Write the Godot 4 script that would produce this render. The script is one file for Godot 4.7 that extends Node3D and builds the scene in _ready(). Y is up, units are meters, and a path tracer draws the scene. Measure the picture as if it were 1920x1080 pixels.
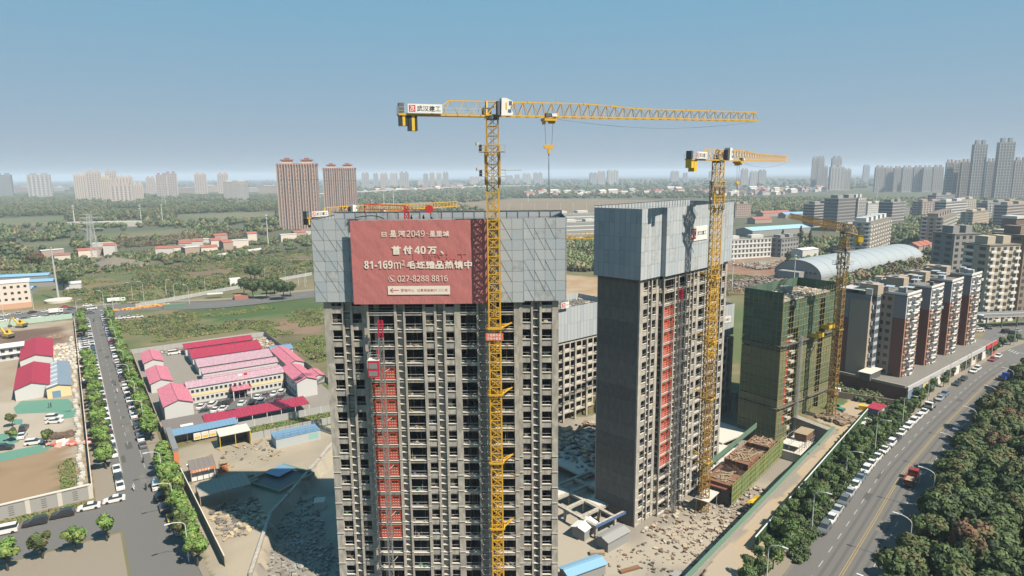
extends Node3D

# ---------------------------------------------------------------- mesh builder
class MB:
	var v := PackedVector3Array()
	var n := PackedVector3Array()
	var c := PackedColorArray()
	var ix := PackedInt32Array()
	var col := Color(1, 1, 1)
	func quad(a: Vector3, b: Vector3, d: Vector3, e: Vector3) -> void:
		var nn := (b - a).cross(e - a).normalized()
		var k := v.size()
		v.push_back(a); v.push_back(b); v.push_back(d); v.push_back(e)
		for q in 4:
			n.push_back(nn); c.push_back(col)
		ix.push_back(k); ix.push_back(k + 2); ix.push_back(k + 1)
		ix.push_back(k); ix.push_back(k + 3); ix.push_back(k + 2)
	func tri(a: Vector3, b: Vector3, d: Vector3) -> void:
		var nn := (b - a).cross(d - a).normalized()
		var k := v.size()
		v.push_back(a); v.push_back(b); v.push_back(d)
		for q in 3:
			n.push_back(nn); c.push_back(col)
		ix.push_back(k); ix.push_back(k + 2); ix.push_back(k + 1)
	func hexa(p: Array) -> void:   # 0-3 bottom ring, 4-7 top ring, counter-clockwise from above
		quad(p[3], p[2], p[1], p[0]); quad(p[4], p[5], p[6], p[7])
		for k in 4:
			var m := (k + 1) % 4
			quad(p[k], p[m], p[m + 4], p[k + 4])
	func box(at: Vector3, s: Vector3, b := Basis.IDENTITY) -> void:
		var h := s * 0.5
		var p := []
		for y in [-1, 1]:
			for q in [[-1, 1], [1, 1], [1, -1], [-1, -1]]:
				p.push_back(at + b * Vector3(q[0] * h.x, y * h.y, q[1] * h.z))
		hexa(p)
	func bar(a: Vector3, b: Vector3, w: float) -> void:
		var d := (b - a).normalized()
		var u := Vector3.UP if absf(d.y) < 0.9 else Vector3.RIGHT
		var x := u.cross(d).normalized() * w * 0.5
		var y := d.cross(x).normalized() * w * 0.5
		var p := [a - x - y, a + x - y, a + x + y, a - x + y, b - x - y, b + x - y, b + x + y, b - x + y]
		for k in 4:
			var m := (k + 1) % 4
			quad(p[k], p[m], p[m + 4], p[k + 4])
	func tube(a: Vector3, b: Vector3, r1: float, r2: float, seg := 8, caps := true) -> void:
		var d := (b - a).normalized()
		var u := Vector3.UP if absf(d.y) < 0.9 else Vector3.RIGHT
		var x := u.cross(d).normalized()
		var y := d.cross(x).normalized()
		var k := v.size()
		for q in seg:
			var w := x * cos(TAU * q / seg) + y * sin(TAU * q / seg)
			v.push_back(a + w * r1); v.push_back(b + w * r2)
			n.push_back(w); n.push_back(w); c.push_back(col); c.push_back(col)
		for q in seg:
			var i0 := k + q * 2
			var i1 := k + ((q + 1) % seg) * 2
			for t in [i0, i1 + 1, i1, i0, i0 + 1, i1 + 1]:
				ix.push_back(t)
		if caps:
			for q in seg:
				var w1 := x * cos(TAU * q / seg) + y * sin(TAU * q / seg)
				var w2 := x * cos(TAU * (q + 1) / seg) + y * sin(TAU * (q + 1) / seg)
				tri(b, b + w1 * r2, b + w2 * r2)
				tri(a, a + w2 * r1, a + w1 * r1)
	func mesh() -> ArrayMesh:
		var m := ArrayMesh.new()
		if v.is_empty():
			return m
		var a := []
		a.resize(Mesh.ARRAY_MAX)
		a[Mesh.ARRAY_VERTEX] = v; a[Mesh.ARRAY_NORMAL] = n; a[Mesh.ARRAY_COLOR] = c; a[Mesh.ARRAY_INDEX] = ix
		m.add_surface_from_arrays(Mesh.PRIMITIVE_TRIANGLES, a)
		return m

# ---------------------------------------------------------------- naming
var taken = {}
var rng = RandomNumberGenerator.new()

func numbered(s: String) -> String:
	var k: int = taken.get(s, 0)
	taken[s] = k + 1
	return s if k == 0 else "%s_%03d" % [s, k]

func tag(o: Node, label: String, category: String, group := "", kind := "") -> void:
	if label: o.set_meta("label", label)
	if category: o.set_meta("category", category)
	if group: o.set_meta("group", group)
	if kind: o.set_meta("kind", kind)

func thing(called: String, label: String, category: String, at := Vector3.ZERO, turn := 0.0, group := "") -> Node3D:
	var o = Node3D.new()
	o.name = numbered(called)
	add_child(o)
	o.position = at
	o.rotation.y = turn
	tag(o, label, category, group)
	return o

func part(parent: Node, called: String, mesh: Mesh, m: Material, at := Vector3.ZERO, turn := 0.0, kind := "") -> MeshInstance3D:
	var o = MeshInstance3D.new()
	o.name = called if parent != self else numbered(called)
	o.mesh = mesh
	o.material_override = m
	o.position = at
	if turn != 0.0: o.rotation.y = turn
	if kind: o.set_meta("kind", kind)
	parent.add_child(o, true)
	return o

func struct(called: String, mesh: Mesh, m: Material, kind := "structure", label := "") -> MeshInstance3D:
	var o = part(self, called, mesh, m)
	o.set_meta("kind", kind)
	if label: o.set_meta("label", label)
	return o

func copy_thing(o: Node3D, at: Vector3, turn: float, label: String, stem: String) -> Node3D:
	var r: Node3D = o.duplicate()
	r.name = numbered(stem)
	add_child(r)
	r.position = at
	r.rotation = Vector3(0, turn, 0)
	r.set_meta("label", label)
	return r

var boxes = {}
func cbox(x: float, y: float, z: float) -> BoxMesh:
	var key = "%.3f_%.3f_%.3f" % [x, y, z]
	if not boxes.has(key):
		var b = BoxMesh.new()
		b.size = Vector3(x, y, z)
		boxes[key] = b
	return boxes[key]

const ORD := ["first", "second", "third", "fourth", "fifth", "sixth", "seventh", "eighth", "ninth", "tenth", "eleventh", "twelfth", "thirteenth", "fourteenth", "fifteenth", "sixteenth", "seventeenth", "eighteenth", "nineteenth"]
const TENS := ["", "", "twent", "thirt", "fort", "fift", "sixt", "sevent", "eight", "ninet"]
func nth(k: int) -> String:   # from 0
	if k < 19: return ORD[k]
	var d = (k + 1) / 10
	var r = (k + 1) % 10
	if d >= 10: return "%dth" % (k + 1)
	return TENS[d] + ("ieth" if r == 0 else "y-" + ORD[r - 1])

# ---------------------------------------------------------------- materials
var grey_fine: ImageTexture
var grey_blot: ImageTexture
var grey_speck: ImageTexture
var grey_streak: ImageTexture
var grey_stain: ImageTexture

func grey(freq: float, octaves: int, lo: float, hi: float, seed_: int, size := 512, pw := 1.0) -> ImageTexture:
	var f = FastNoiseLite.new()
	f.seed = seed_
	f.frequency = freq
	f.fractal_octaves = octaves
	f.noise_type = FastNoiseLite.TYPE_SIMPLEX_SMOOTH
	var im = f.get_seamless_image(size, size, false, false, 0.15, true)
	im.convert(Image.FORMAT_L8)
	var d = im.get_data()
	var lut = PackedByteArray()
	for k in 256:
		lut.push_back(clampi(int(255.0 * (lo + (hi - lo) * pow(k / 255.0, pw))), 0, 255))
	for k in d.size():
		d[k] = lut[d[k]]
	im = Image.create_from_data(size, size, false, Image.FORMAT_L8, d)
	im.convert(Image.FORMAT_RGB8)
	return ImageTexture.create_from_image(im)

func lin(r: float, g: float, b: float) -> Color:
	return Color(r * 0.62, g * 0.62, b * 0.62).linear_to_srgb()

func mat(c: Color, rough := 0.85, tex: Texture2D = null, scale := Vector3.ONE, metal := 0.0) -> StandardMaterial3D:
	var m = StandardMaterial3D.new()
	m.albedo_color = c
	m.roughness = rough
	m.metallic = metal
	if tex:
		m.albedo_texture = tex
		m.uv1_triplanar = true
		m.uv1_world_triplanar = true
		m.uv1_scale = scale
	return m

func vmat(rough := 0.9, tex: Texture2D = null, scale := Vector3.ONE) -> StandardMaterial3D:
	var m = mat(Color(1, 1, 1), rough, tex, scale)
	m.vertex_color_use_as_albedo = true
	return m

var M = {}

func make_materials() -> void:
	grey_fine = grey(0.05, 5, 0.82, 1.0, 3)
	grey_blot = grey(0.012, 6, 0.78, 1.0, 5)
	grey_speck = grey(0.12, 3, 0.6, 1.0, 7)
	grey_stain = grey(0.02, 6, 0.68, 1.0, 13)
	grey_streak = grey(0.03, 5, 0.86, 1.0, 9)
	M.concrete = mat(lin(0.62, 0.585, 0.52), 0.9, grey_stain, Vector3(0.09, 0.04, 0.09))
	M.concrete_b = mat(lin(0.53, 0.495, 0.445), 0.9, grey_blot, Vector3(0.15, 0.06, 0.15))
	M.concrete_pale = mat(lin(0.74, 0.70, 0.64), 0.9, grey_fine, Vector3(0.2, 0.2, 0.2))
	M.concrete_c = mat(lin(0.46, 0.435, 0.40), 0.9, grey_blot, Vector3(0.13, 0.05, 0.13))
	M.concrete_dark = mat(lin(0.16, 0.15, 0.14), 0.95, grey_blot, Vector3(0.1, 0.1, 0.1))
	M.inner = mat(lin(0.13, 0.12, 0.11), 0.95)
	M.panel = mat(lin(0.54, 0.585, 0.63), 0.75, grey_fine, Vector3(0.25, 0.25, 0.25))
	M.panel_c = mat(lin(0.50, 0.54, 0.575), 0.8, grey_blot, Vector3(0.12, 0.12, 0.12))
	M.panel_b = mat(lin(0.48, 0.545, 0.605), 0.75, grey_fine, Vector3(0.25, 0.25, 0.25))
	M.frame_dark = mat(lin(0.10, 0.11, 0.12), 0.6)
	M.screen_frame = mat(lin(0.24, 0.26, 0.28), 0.6)
	M.steel = mat(lin(0.30, 0.31, 0.31), 0.5, null, Vector3.ONE, 0.3)
	M.galv = mat(lin(0.5, 0.52, 0.52), 0.5, null, Vector3.ONE, 0.2)
	M.crane = mat(lin(0.82, 0.47, 0.04), 0.5, grey_fine, Vector3(0.5, 0.2, 0.5))
	M.crane_rust = mat(lin(0.58, 0.34, 0.08), 0.6, grey_speck, Vector3(0.4, 0.15, 0.4))
	M.yellow = mat(lin(0.72, 0.48, 0.03), 0.5)
	M.black = mat(lin(0.025, 0.025, 0.028), 0.5)
	M.white = mat(lin(0.78, 0.78, 0.77), 0.5)
	M.cream = mat(lin(0.7, 0.62, 0.55), 0.8)
	M.red = mat(lin(0.55, 0.035, 0.03), 0.5)
	M.door_red = mat(lin(0.62, 0.075, 0.03), 0.55, grey_fine, Vector3(0.3, 0.3, 0.3))
	M.hoist_red = mat(lin(0.50, 0.02, 0.06), 0.4)
	M.banner = mat(lin(0.60, 0.20, 0.195), 0.75, grey_streak, Vector3(0.5, 0.02, 0.5))
	M.banner_dark = mat(lin(0.54, 0.155, 0.155), 0.75)
	M.ink = mat(lin(0.85, 0.76, 0.68), 0.75)
	M.glass = mat(lin(0.03, 0.04, 0.05), 0.08)
	M.glass_blue = mat(lin(0.10, 0.15, 0.20), 0.1)
	M.wire = mat(lin(0.08, 0.08, 0.08), 0.6)
	M.rust = mat(lin(0.22, 0.11, 0.06), 0.8)
	M.truck_red = mat(lin(0.24, 0.025, 0.025), 0.5)
	M.bright_blue = mat(lin(0.03, 0.11, 0.5), 0.5)
	M.roof_tile = mat(lin(0.36, 0.12, 0.085), 0.8)
	M.roof_tile_b = mat(lin(0.27, 0.14, 0.11), 0.8)
	M.blue_pale = mat(lin(0.42, 0.5, 0.58), 0.4)
	M.roof_stripe = mat(lin(0.22, 0.28, 0.36), 0.4)
	M.roof_stripe_b = mat(lin(0.26, 0.32, 0.40), 0.4)
	M.net_yg = mat(lin(0.24, 0.34, 0.11), 0.8, grey_speck, Vector3(0.5, 0.5, 0.5))
	M.net_yg2 = mat(lin(0.20, 0.31, 0.12), 0.8, grey_speck, Vector3(0.5, 0.5, 0.5))
	M.roof_red = mat(lin(0.55, 0.042, 0.10), 0.55, grey_stain, Vector3(0.1, 0.1, 0.1))
	M.roof_pink = mat(lin(0.86, 0.285, 0.39), 0.5, grey_stain, Vector3(0.1, 0.1, 0.1))
	M.roof_lilac = mat(lin(0.68, 0.45, 0.54), 0.5, grey_stain, Vector3(0.1, 0.1, 0.1))

# ---------------------------------------------------------------- lettering built from strokes
const GLYPH := {
	"武": "12 18 60 18/8 38 92 38/66 8 70 40 80 75 92 90 96 78/80 12 90 22/38 38 38 84/38 60 58 60/18 55 18 90/8 92 62 80",
	"汉": "12 12 22 22/8 38 18 46/8 90 24 62/36 20 88 20 78 55 58 78 34 92/40 34 60 70 94 92",
	"建": "38 20 86 20 86 44 38 44/32 32 96 32/60 8 60 82/40 58 84 58/34 70 92 70/8 18 28 18 14 48 28 48 20 78 8 92/10 60 24 82 50 92 96 92",
	"工": "14 18 86 18/50 18 50 86/6 86 94 86",
	"首": "30 6 40 18/70 6 60 18/6 22 94 22/50 22 46 36/24 38 76 38 76 94 24 94 24 38/24 56 76 56/24 75 76 75",
	"付": "34 8 10 50/24 38 24 94/40 30 96 30/76 8 76 90 62 84/48 48 58 64",
	"万": "6 16 94 16/40 16 36 50 10 92/38 42 80 42 76 88 58 84",
	"毛": "80 8 20 22/14 42 88 36/8 64 94 56/46 16 46 88 90 90 94 76",
	"坯": "8 34 40 34/24 10 24 80/6 84 42 76/46 16 96 16/72 16 44 52/70 34 70 76/76 42 94 56/42 88 98 88",
	"臻": "8 14 44 14/26 14 12 34 42 32/10 52 44 52/26 38 26 86/6 90 46 84/54 18 94 18/52 32 96 32/48 46 98 46/74 6 54 60/76 46 96 62/60 66 92 66/52 80 98 80/76 66 76 96/74 80 56 94/78 80 96 94",
	"品": "28 8 72 8 72 42 28 42 28 8/8 56 44 56 44 94 8 94 8 56/56 56 92 56 92 94 56 94 56 56",
	"热": "8 22 42 22/26 6 26 60 16 56/8 46 42 38/50 20 84 20 84 56 96 60/66 6 62 40 46 62/54 36 68 48/14 76 8 94/36 76 40 92/60 76 66 92/84 74 94 92",
	"销": "22 6 8 34/14 26 40 26/10 46 40 46/24 26 24 88 42 78/70 6 70 36/50 14 58 28/92 12 84 28/52 40 90 40 90 94 80 90/52 40 52 94/52 56 90 56/52 72 90 72",
	"中": "12 26 88 26 88 62 12 62 12 26/50 6 50 96",
	"星": "26 6 74 6 74 40 26 40 26 6/26 23 74 23/26 46 12 66/20 56 86 56/22 74 80 74/50 44 50 92/8 93 92 93",
	"河": "12 12 22 22/8 38 18 46/8 90 24 62/34 16 96 16/42 36 66 36 66 66 42 66 42 36/84 16 84 90 70 86",
	"里": "18 8 82 8 82 52 18 52 18 8/18 30 82 30/50 8 50 90/16 72 84 72/6 91 94 91",
	"城": "6 34 36 34/20 10 20 76/4 82 38 72/44 26 96 26/46 26 44 60 36 90/46 48 64 48 62 76 54 72/72 8 76 50 92 88 96 74/92 40 70 80 62 92/82 10 90 18",
	"营": "8 14 92 14/30 4 30 24/70 4 70 24/10 40 10 30 90 30 90 40/32 42 68 42 68 58 32 58 32 42/22 68 78 68 78 94 22 94 22 68",
	"心": "12 46 8 74/30 36 30 84 40 92 74 92 78 74/44 24 58 40/78 36 92 62",
	"沿": "12 12 22 22/8 38 18 46/8 90 24 62/50 10 36 46/74 10 92 44/40 54 84 54 84 92 40 92 40 54",
	"景": "24 4 76 4 76 32 24 32 24 4/24 18 76 18/6 42 94 42/26 52 74 52 74 68 26 68 26 52/50 68 50 94/28 78 14 92/72 78 88 92",
	"秀": "76 4 24 14/6 28 94 28/50 10 50 52/46 30 10 54/54 30 90 54/18 60 76 60 60 74 88 74 80 94 62 90/40 60 36 78 12 96",
	"街": "24 6 8 28/28 32 6 58/18 46 18 94/36 20 66 20/50 8 50 40/32 42 70 42/36 62 66 62/50 48 50 86/32 90 72 84/74 18 96 18/72 44 98 44/86 44 86 94",
	"前": "28 4 36 18/72 4 64 18/6 22 94 22/14 38 14 94/14 38 46 38 46 92 38 88/14 54 46 54/14 70 46 70/62 38 62 76/86 34 86 92 74 88",
	"行": "26 6 8 28/30 32 6 60/18 46 18 94/44 18 92 18/38 42 98 42/74 42 74 92 58 88",
	"米": "24 10 34 30/78 8 66 30/6 44 94 44/50 4 50 96/46 46 8 88/54 46 94 88",
	"为": "24 10 36 24/8 36 84 36 78 90 60 84/50 6 46 44 10 94/50 54 60 70",
	"、": "40 70 62 90",
	"标": "8 10 92 10 92 90 8 90 8 10/30 10 30 90/70 10 70 90/8 50 92 50",
}
# "标" above is the small grid-like seal before the name on the banner

func strokes(s: String, size: float, w: float, gap := 0.12) -> MB:   # lies in the xy plane, left end at x = 0, baseline y = 0
	var mb = MB.new()
	var x0 = 0.0
	for ch in s:
		if ch == " ":
			x0 += size * 0.5
			continue
		var lift = 0.0
		for st: String in GLYPH[ch].split("/"):
			var q = st.split_floats(" ")
			for k in range(0, q.size() - 2, 2):
				var a = Vector3(x0 + q[k] * size / 100.0, (100.0 - q[k + 1]) * size / 100.0, lift)
				var b = Vector3(x0 + q[k + 2] * size / 100.0, (100.0 - q[k + 3]) * size / 100.0, lift)
				var d = (b - a).normalized()
				var p = Vector3(-d.y, d.x, 0) * w * 0.5
				a -= d * w * 0.4
				b += d * w * 0.4
				mb.quad(a - p, b - p, b + p, a + p)
				lift += 0.0004
		x0 += size * (1.0 + gap)
	return mb

var font: SystemFont
func print_text(parent: Node, s: String, w: float, h: float, at: Vector3, m: Material, bold := false) -> MeshInstance3D:   # at: lower left corner of the printed characters
	var t = TextMesh.new()
	var f = SystemFont.new()
	f.font_names = PackedStringArray(["Droid Sans"])
	f.font_weight = 700 if bold else 400
	t.font = f
	t.text = s
	t.font_size = 64
	t.pixel_size = 0.02
	t.depth = 0.02
	var o = part(parent, "lettering", t, m, at)
	var bb = t.get_aabb()
	o.scale = Vector3(w / bb.size.x, h / bb.size.y, 1)
	o.position = at - Vector3(bb.position.x * o.scale.x, bb.position.y * o.scale.y, 0)
	return o

func sign_board(parent: Node, w: float, h: float, at: Vector3, turn := 0.0) -> MeshInstance3D:   # white board, red logo square, four black characters
	var b = part(parent, "sign_board", cbox(w, h, 0.08), M.white, at, turn)
	var e = h * 0.74
	part(b, "logo", cbox(e, e, 0.02), M.red, Vector3(-w * 0.5 + h * 0.13 + e * 0.5, 0, 0.052))
	var lg = MB.new()
	var q = e * 0.33
	for seg in [[-1, 1, 0, 1], [0, 1, -1, -1], [-1, -1, 0.1, -1], [0.3, -1, 0.3, 1], [0.3, 1, 0.9, 0.7], [0.9, 0.7, 0.4, 0.1], [0.4, 0.1, 1, -1]]:
		var a = Vector3(seg[0] * q, seg[1] * q, 0)
		var c = Vector3(seg[2] * q, seg[3] * q, 0)
		var d = (c - a).normalized()
		var p = Vector3(-d.y, d.x, 0) * e * 0.05
		lg.quad(a - p, c - p, c + p, a + p)
	part(b, "logo_mark", lg.mesh(), M.white, Vector3(-w * 0.5 + h * 0.13 + e * 0.5, 0, 0.068))
	var sz = minf(h * 0.72, (w - h * 1.1) / 4.3)
	part(b, "lettering", strokes("武汉建工", sz, sz * 0.11, 0.06).mesh(), M.black, Vector3(-w * 0.5 + h * 1.02, -sz * 0.5, 0.045))
	return b

# ---------------------------------------------------------------- the scene
func _ready() -> void:
	rng.seed = 2049
	var cam = Camera3D.new()
	cam.name = "camera"
	add_child(cam)
	cam.position = Vector3(0, 75, 0)
	cam.rotation = Vector3(deg_to_rad(-9.97), 0, -0.0096)
	cam.fov = 47.65
	cam.near = 0.5
	cam.far = 30000.0
	cam.current = true
	var we = WorldEnvironment.new()
	we.name = "world"
	var env = Environment.new()
	env.background_mode = Environment.BG_SKY
	var sky = Sky.new()
	var sm = ProceduralSkyMaterial.new()
	sm.sky_top_color = Color(0.247, 0.458, 0.562)
	sm.sky_horizon_color = Color(0.462, 0.497, 0.53)
	sm.sky_curve = 0.15
	sm.ground_bottom_color = Color(0.22, 0.23, 0.22)
	sm.ground_horizon_color = Color(0.40, 0.43, 0.46)
	sm.sun_angle_max = 5.0
	sky.sky_material = sm
	env.sky = sky
	env.background_energy_multiplier = 1.0
	env.tonemap_mode = Environment.TONE_MAPPER_LINEAR
	env.tonemap_exposure = 2.2
	env.sdfgi_enabled = true
	env.ssao_enabled = true
	env.ssil_enabled = true
	env.fog_enabled = true
	env.fog_density = 0.00013
	env.fog_light_color = Color(0.70, 0.755, 0.82)
	we.environment = env
	add_child(we)
	var sun = DirectionalLight3D.new()
	sun.name = "sun"
	sun.light_energy = 1.6
	sun.light_color = Color(1.0, 0.95, 0.87)
	sun.light_angular_distance = 0.5
	sun.shadow_enabled = true
	add_child(sun)
	sun.look_at_from_position(Vector3(1.35, 2.16, 1.0) * 100.0, Vector3.ZERO, Vector3.UP)
	make_materials()
	build_ground()
	build_roads()
	build_towers()
	build_cranes()
	build_site()
	build_camp()
	build_left_lot()
	build_right_blocks()
	build_middle()
	build_skyline()
	build_trees()
	build_cars()
	build_poles()
	build_people()

# ---------------------------------------------------------------- the ground
func S(a: float, b: float, y := 0.0) -> Vector3:   # along the left street: a metres to the right of its left kerb, b metres away from the junction
	return Vector3(-101.3 + 0.8261 * a - 0.5635 * b, y, -154.3 - 0.5635 * a - 0.8261 * b)
const STREET_TURN := 0.5986      # turns +x to the street's right
var pit: PackedVector2Array
var clearings = []
var regions = []   # [polygon, colour, colour, roughness of the mix]
var nz = FastNoiseLite.new()
var nz2 = FastNoiseLite.new()

func poly(a: Array) -> PackedVector2Array:
	var p = PackedVector2Array()
	for q in a:
		p.push_back(q)
	return p

func region(a: Array, c1: Color, c2: Color, mixed := 0.5, edge := 3.0) -> void:
	var p = poly(a)
	var lo = p[0]
	var hi = p[0]
	for q in p:
		lo = lo.min(q); hi = hi.max(q)
	regions.push_back([p, c1, c2, mixed, Rect2(lo, hi - lo).grow(edge), edge])

func in_pit(x: float, z: float) -> bool:
	return z > -225.0 and Geometry2D.is_point_in_polygon(Vector2(x, z), pit)

func ground_at(x: float, z: float) -> Color:
	var a = nz.get_noise_2d(x, z)
	var b = nz2.get_noise_2d(x, z)
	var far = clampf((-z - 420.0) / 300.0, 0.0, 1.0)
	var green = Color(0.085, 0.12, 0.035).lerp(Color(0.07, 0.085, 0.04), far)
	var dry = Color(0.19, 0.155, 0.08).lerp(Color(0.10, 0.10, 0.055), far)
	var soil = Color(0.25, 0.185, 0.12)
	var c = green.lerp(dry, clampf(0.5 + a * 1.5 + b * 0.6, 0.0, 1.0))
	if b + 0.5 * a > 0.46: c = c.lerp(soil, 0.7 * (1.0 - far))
	var p = Vector2(x + b * 3.0, z + a * 3.0)
	for r in regions:
		if r[4].has_point(p):
			var q = p + Vector2(a, b) * r[5]
			if Geometry2D.is_point_in_polygon(q, r[0]):
				c = r[1].lerp(r[2], clampf(0.5 + (a + b) * r[3] * 2.0, 0.0, 1.0)) * 0.74
	return c

func ground_height(x: float, z: float) -> float:
	if in_pit(x, z): return -7.0 if x > -33.0 else -2.6
	var d = -z
	if d > 330.0 and d < 1400.0:
		return -0.15 + nz.get_noise_2d(x * 0.35, z * 0.35) * 0.9 * clampf((d - 330.0) / 80.0, 0.0, 1.0)
	return 0.0

func grid(x0: float, x1: float, z0: float, z1: float, step: float, mb: MB) -> void:
	var nx = int(round((x1 - x0) / step))
	var nzz = int(round((z1 - z0) / step))
	var base = mb.v.size()
	var hs = PackedFloat32Array()
	for j in nzz + 1:
		for i in nx + 1:
			var x = x0 + i * step
			var z = z0 + j * step
			var h = ground_height(x, z)
			mb.v.push_back(Vector3(x, h, z))
			hs.push_back(h)
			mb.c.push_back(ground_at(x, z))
	for j in nzz + 1:
		for i in nx + 1:
			var hx = hs[j * (nx + 1) + mini(i + 1, nx)] - hs[j * (nx + 1) + maxi(i - 1, 0)]
			var hz = hs[mini(j + 1, nzz) * (nx + 1) + i] - hs[maxi(j - 1, 0) * (nx + 1) + i]
			mb.n.push_back(Vector3(-hx, 2.0 * step, -hz).normalized())
	for j in nzz:
		for i in nx:
			var k = base + j * (nx + 1) + i
			for t in [k, k + 1, k + nx + 1, k + 1, k + nx + 2, k + nx + 1]:
				mb.ix.push_back(t)

func build_ground() -> void:
	nz.seed = 11; nz.frequency = 0.011; nz.fractal_octaves = 5
	nz2.seed = 23; nz2.frequency = 0.05; nz2.fractal_octaves = 4
	pit = poly([Vector2(-50.32, -113.02), Vector2(-54.76, -135.58), Vector2(-53.69, -144.17), Vector2(-51.82, -164.05), Vector2(-50.46, -181.02), Vector2(-45.12, -200.52), Vector2(15.21, -211.53), Vector2(27.42, -216.65), Vector2(76.54, -215.23), Vector2(86.65, -194.65), Vector2(93.35, -179.89), Vector2(83.23, -167.8), Vector2(77.65, -161.83), Vector2(52.45, -132.9), Vector2(37.64, -114.86), Vector2(16.38, -74.59), Vector2(-26.17, -75.07)])
	var soil1 = Color(0.30, 0.19, 0.11)
	var soil2 = Color(0.37, 0.27, 0.17)
	var pale = Color(0.47, 0.41, 0.33)
	var lawn = Color(0.06, 0.125, 0.022)
	var inner = Geometry2D.offset_polygon(pit, -1.1)
	if inner.size() > 0: pit = inner[0]
	# the lot on the left
	region([Vector2(-286.46, -248.08), Vector2(-265.27, -329.71), Vector2(-233.92, -340.82), Vector2(-101.76, -146.44), Vector2(-112.83, -132.12), Vector2(-138.26, -112.58)], Color(0.40, 0.31, 0.22), pale, 0.5)
	region([Vector2(-321.96, -280.55), Vector2(-254.23, -315.41), Vector2(-230.07, -325.86), Vector2(-200.11, -285.11), Vector2(-208.99, -274.81), Vector2(-219.3, -270.13), Vector2(-271.5, -234.4)], Color(0.17, 0.10, 0.07), Color(0.27, 0.18, 0.12), 0.7)
	region([Vector2(-174, -157.85), Vector2(-138.96, -165.99), Vector2(-125.89, -174.07), Vector2(-101.95, -145.12), Vector2(-112.83, -132.12), Vector2(-133.25, -117.63)], Color(0.27, 0.15, 0.075), Color(0.38, 0.26, 0.16), 0.8)
	region([Vector2(-227.26, -210.42), Vector2(-172.88, -209.96), Vector2(-151.21, -212.49), Vector2(-134.08, -189.25), Vector2(-133.29, -176.46), Vector2(-141.63, -169.45), Vector2(-177.19, -161)], Color(0.48, 0.42, 0.34), Color(0.55, 0.48, 0.40), 0.5, 1.0)
	region([Vector2(-118.54, -159.74), Vector2(-119.64, -166.23), Vector2(-110.3, -153.55), Vector2(-109.46, -147.93)], lawn, Color(0.2, 0.17, 0.08), 0.9)
	# the field behind the camp
	region([Vector2(-189.04, -359.19), Vector2(-134.73, -404.95), Vector2(-116.46, -395.12), Vector2(-107.26, -362.67), Vector2(-139.45, -347.21), Vector2(-161.21, -337.67)], lawn, Color(0.10, 0.13, 0.04), 0.6, 6.0)
	region([Vector2(-214.89, -340), Vector2(-202.62, -346), Vector2(-176.49, -323.63), Vector2(-175.52, -316.7), Vector2(-191.74, -326.63), Vector2(-205.71, -324.85)], pale, soil2, 0.5)
	region([Vector2(-149.26, -329.67), Vector2(-104.17, -345.64), Vector2(-91.1, -305.64), Vector2(-119.93, -310.02), Vector2(-138.65, -317.45)], Color(0.30, 0.20, 0.13), Color(0.17, 0.14, 0.06), 0.7, 6.0)
	region([Vector2(-123.95, -306.95), Vector2(-91.1, -305.64), Vector2(-72.03, -241.27), Vector2(-76.13, -248.37), Vector2(-108.05, -291.1)], Color(0.10, 0.11, 0.04), Color(0.25, 0.19, 0.11), 0.7, 4.0)
	# beyond the cross street
	region([Vector2(-275.65, -530.44), Vector2(-251.23, -544.31), Vector2(-226.72, -518.34), Vector2(-247.9, -500.09), Vector2(-252.95, -462.82), Vector2(-266.32, -488.05)], pale, soil2, 0.4, 5.0)
	region([Vector2(-297.24, -563.94), Vector2(-260.33, -586.03), Vector2(-171.09, -469.84), Vector2(-196.94, -448.31), Vector2(-256.82, -470.12)], Color(0.22, 0.15, 0.09), Color(0.14, 0.12, 0.05), 0.8, 6.0)
	region([Vector2(-288.57, -627.4), Vector2(-228.32, -696.98), Vector2(-202.7, -655.69), Vector2(-153.94, -494.19), Vector2(-193.86, -510.48), Vector2(-249.3, -560.58)], Color(0.085, 0.10, 0.035), Color(0.20, 0.16, 0.09), 0.5, 8.0)
	region([Vector2(-248.81, -659.48), Vector2(-214.81, -695.81), Vector2(-167.34, -538.6), Vector2(-198.47, -574.29)], Color(0.22, 0.17, 0.10), Color(0.13, 0.12, 0.05), 0.5, 8.0)
	region([Vector2(-309.11, -443.79), Vector2(-312.47, -490.87), Vector2(-272.78, -463.97), Vector2(-228.58, -392.19), Vector2(-264.52, -382.43)], Color(0.24, 0.18, 0.085), Color(0.09, 0.115, 0.035), 0.6, 4.0)
	region([Vector2(-418.67, -629.14), Vector2(-369.55, -633.71), Vector2(-309.76, -532.7), Vector2(-358, -535.9)], Color(0.33, 0.26, 0.20), Color(0.2, 0.16, 0.10), 0.5, 5.0)
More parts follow.
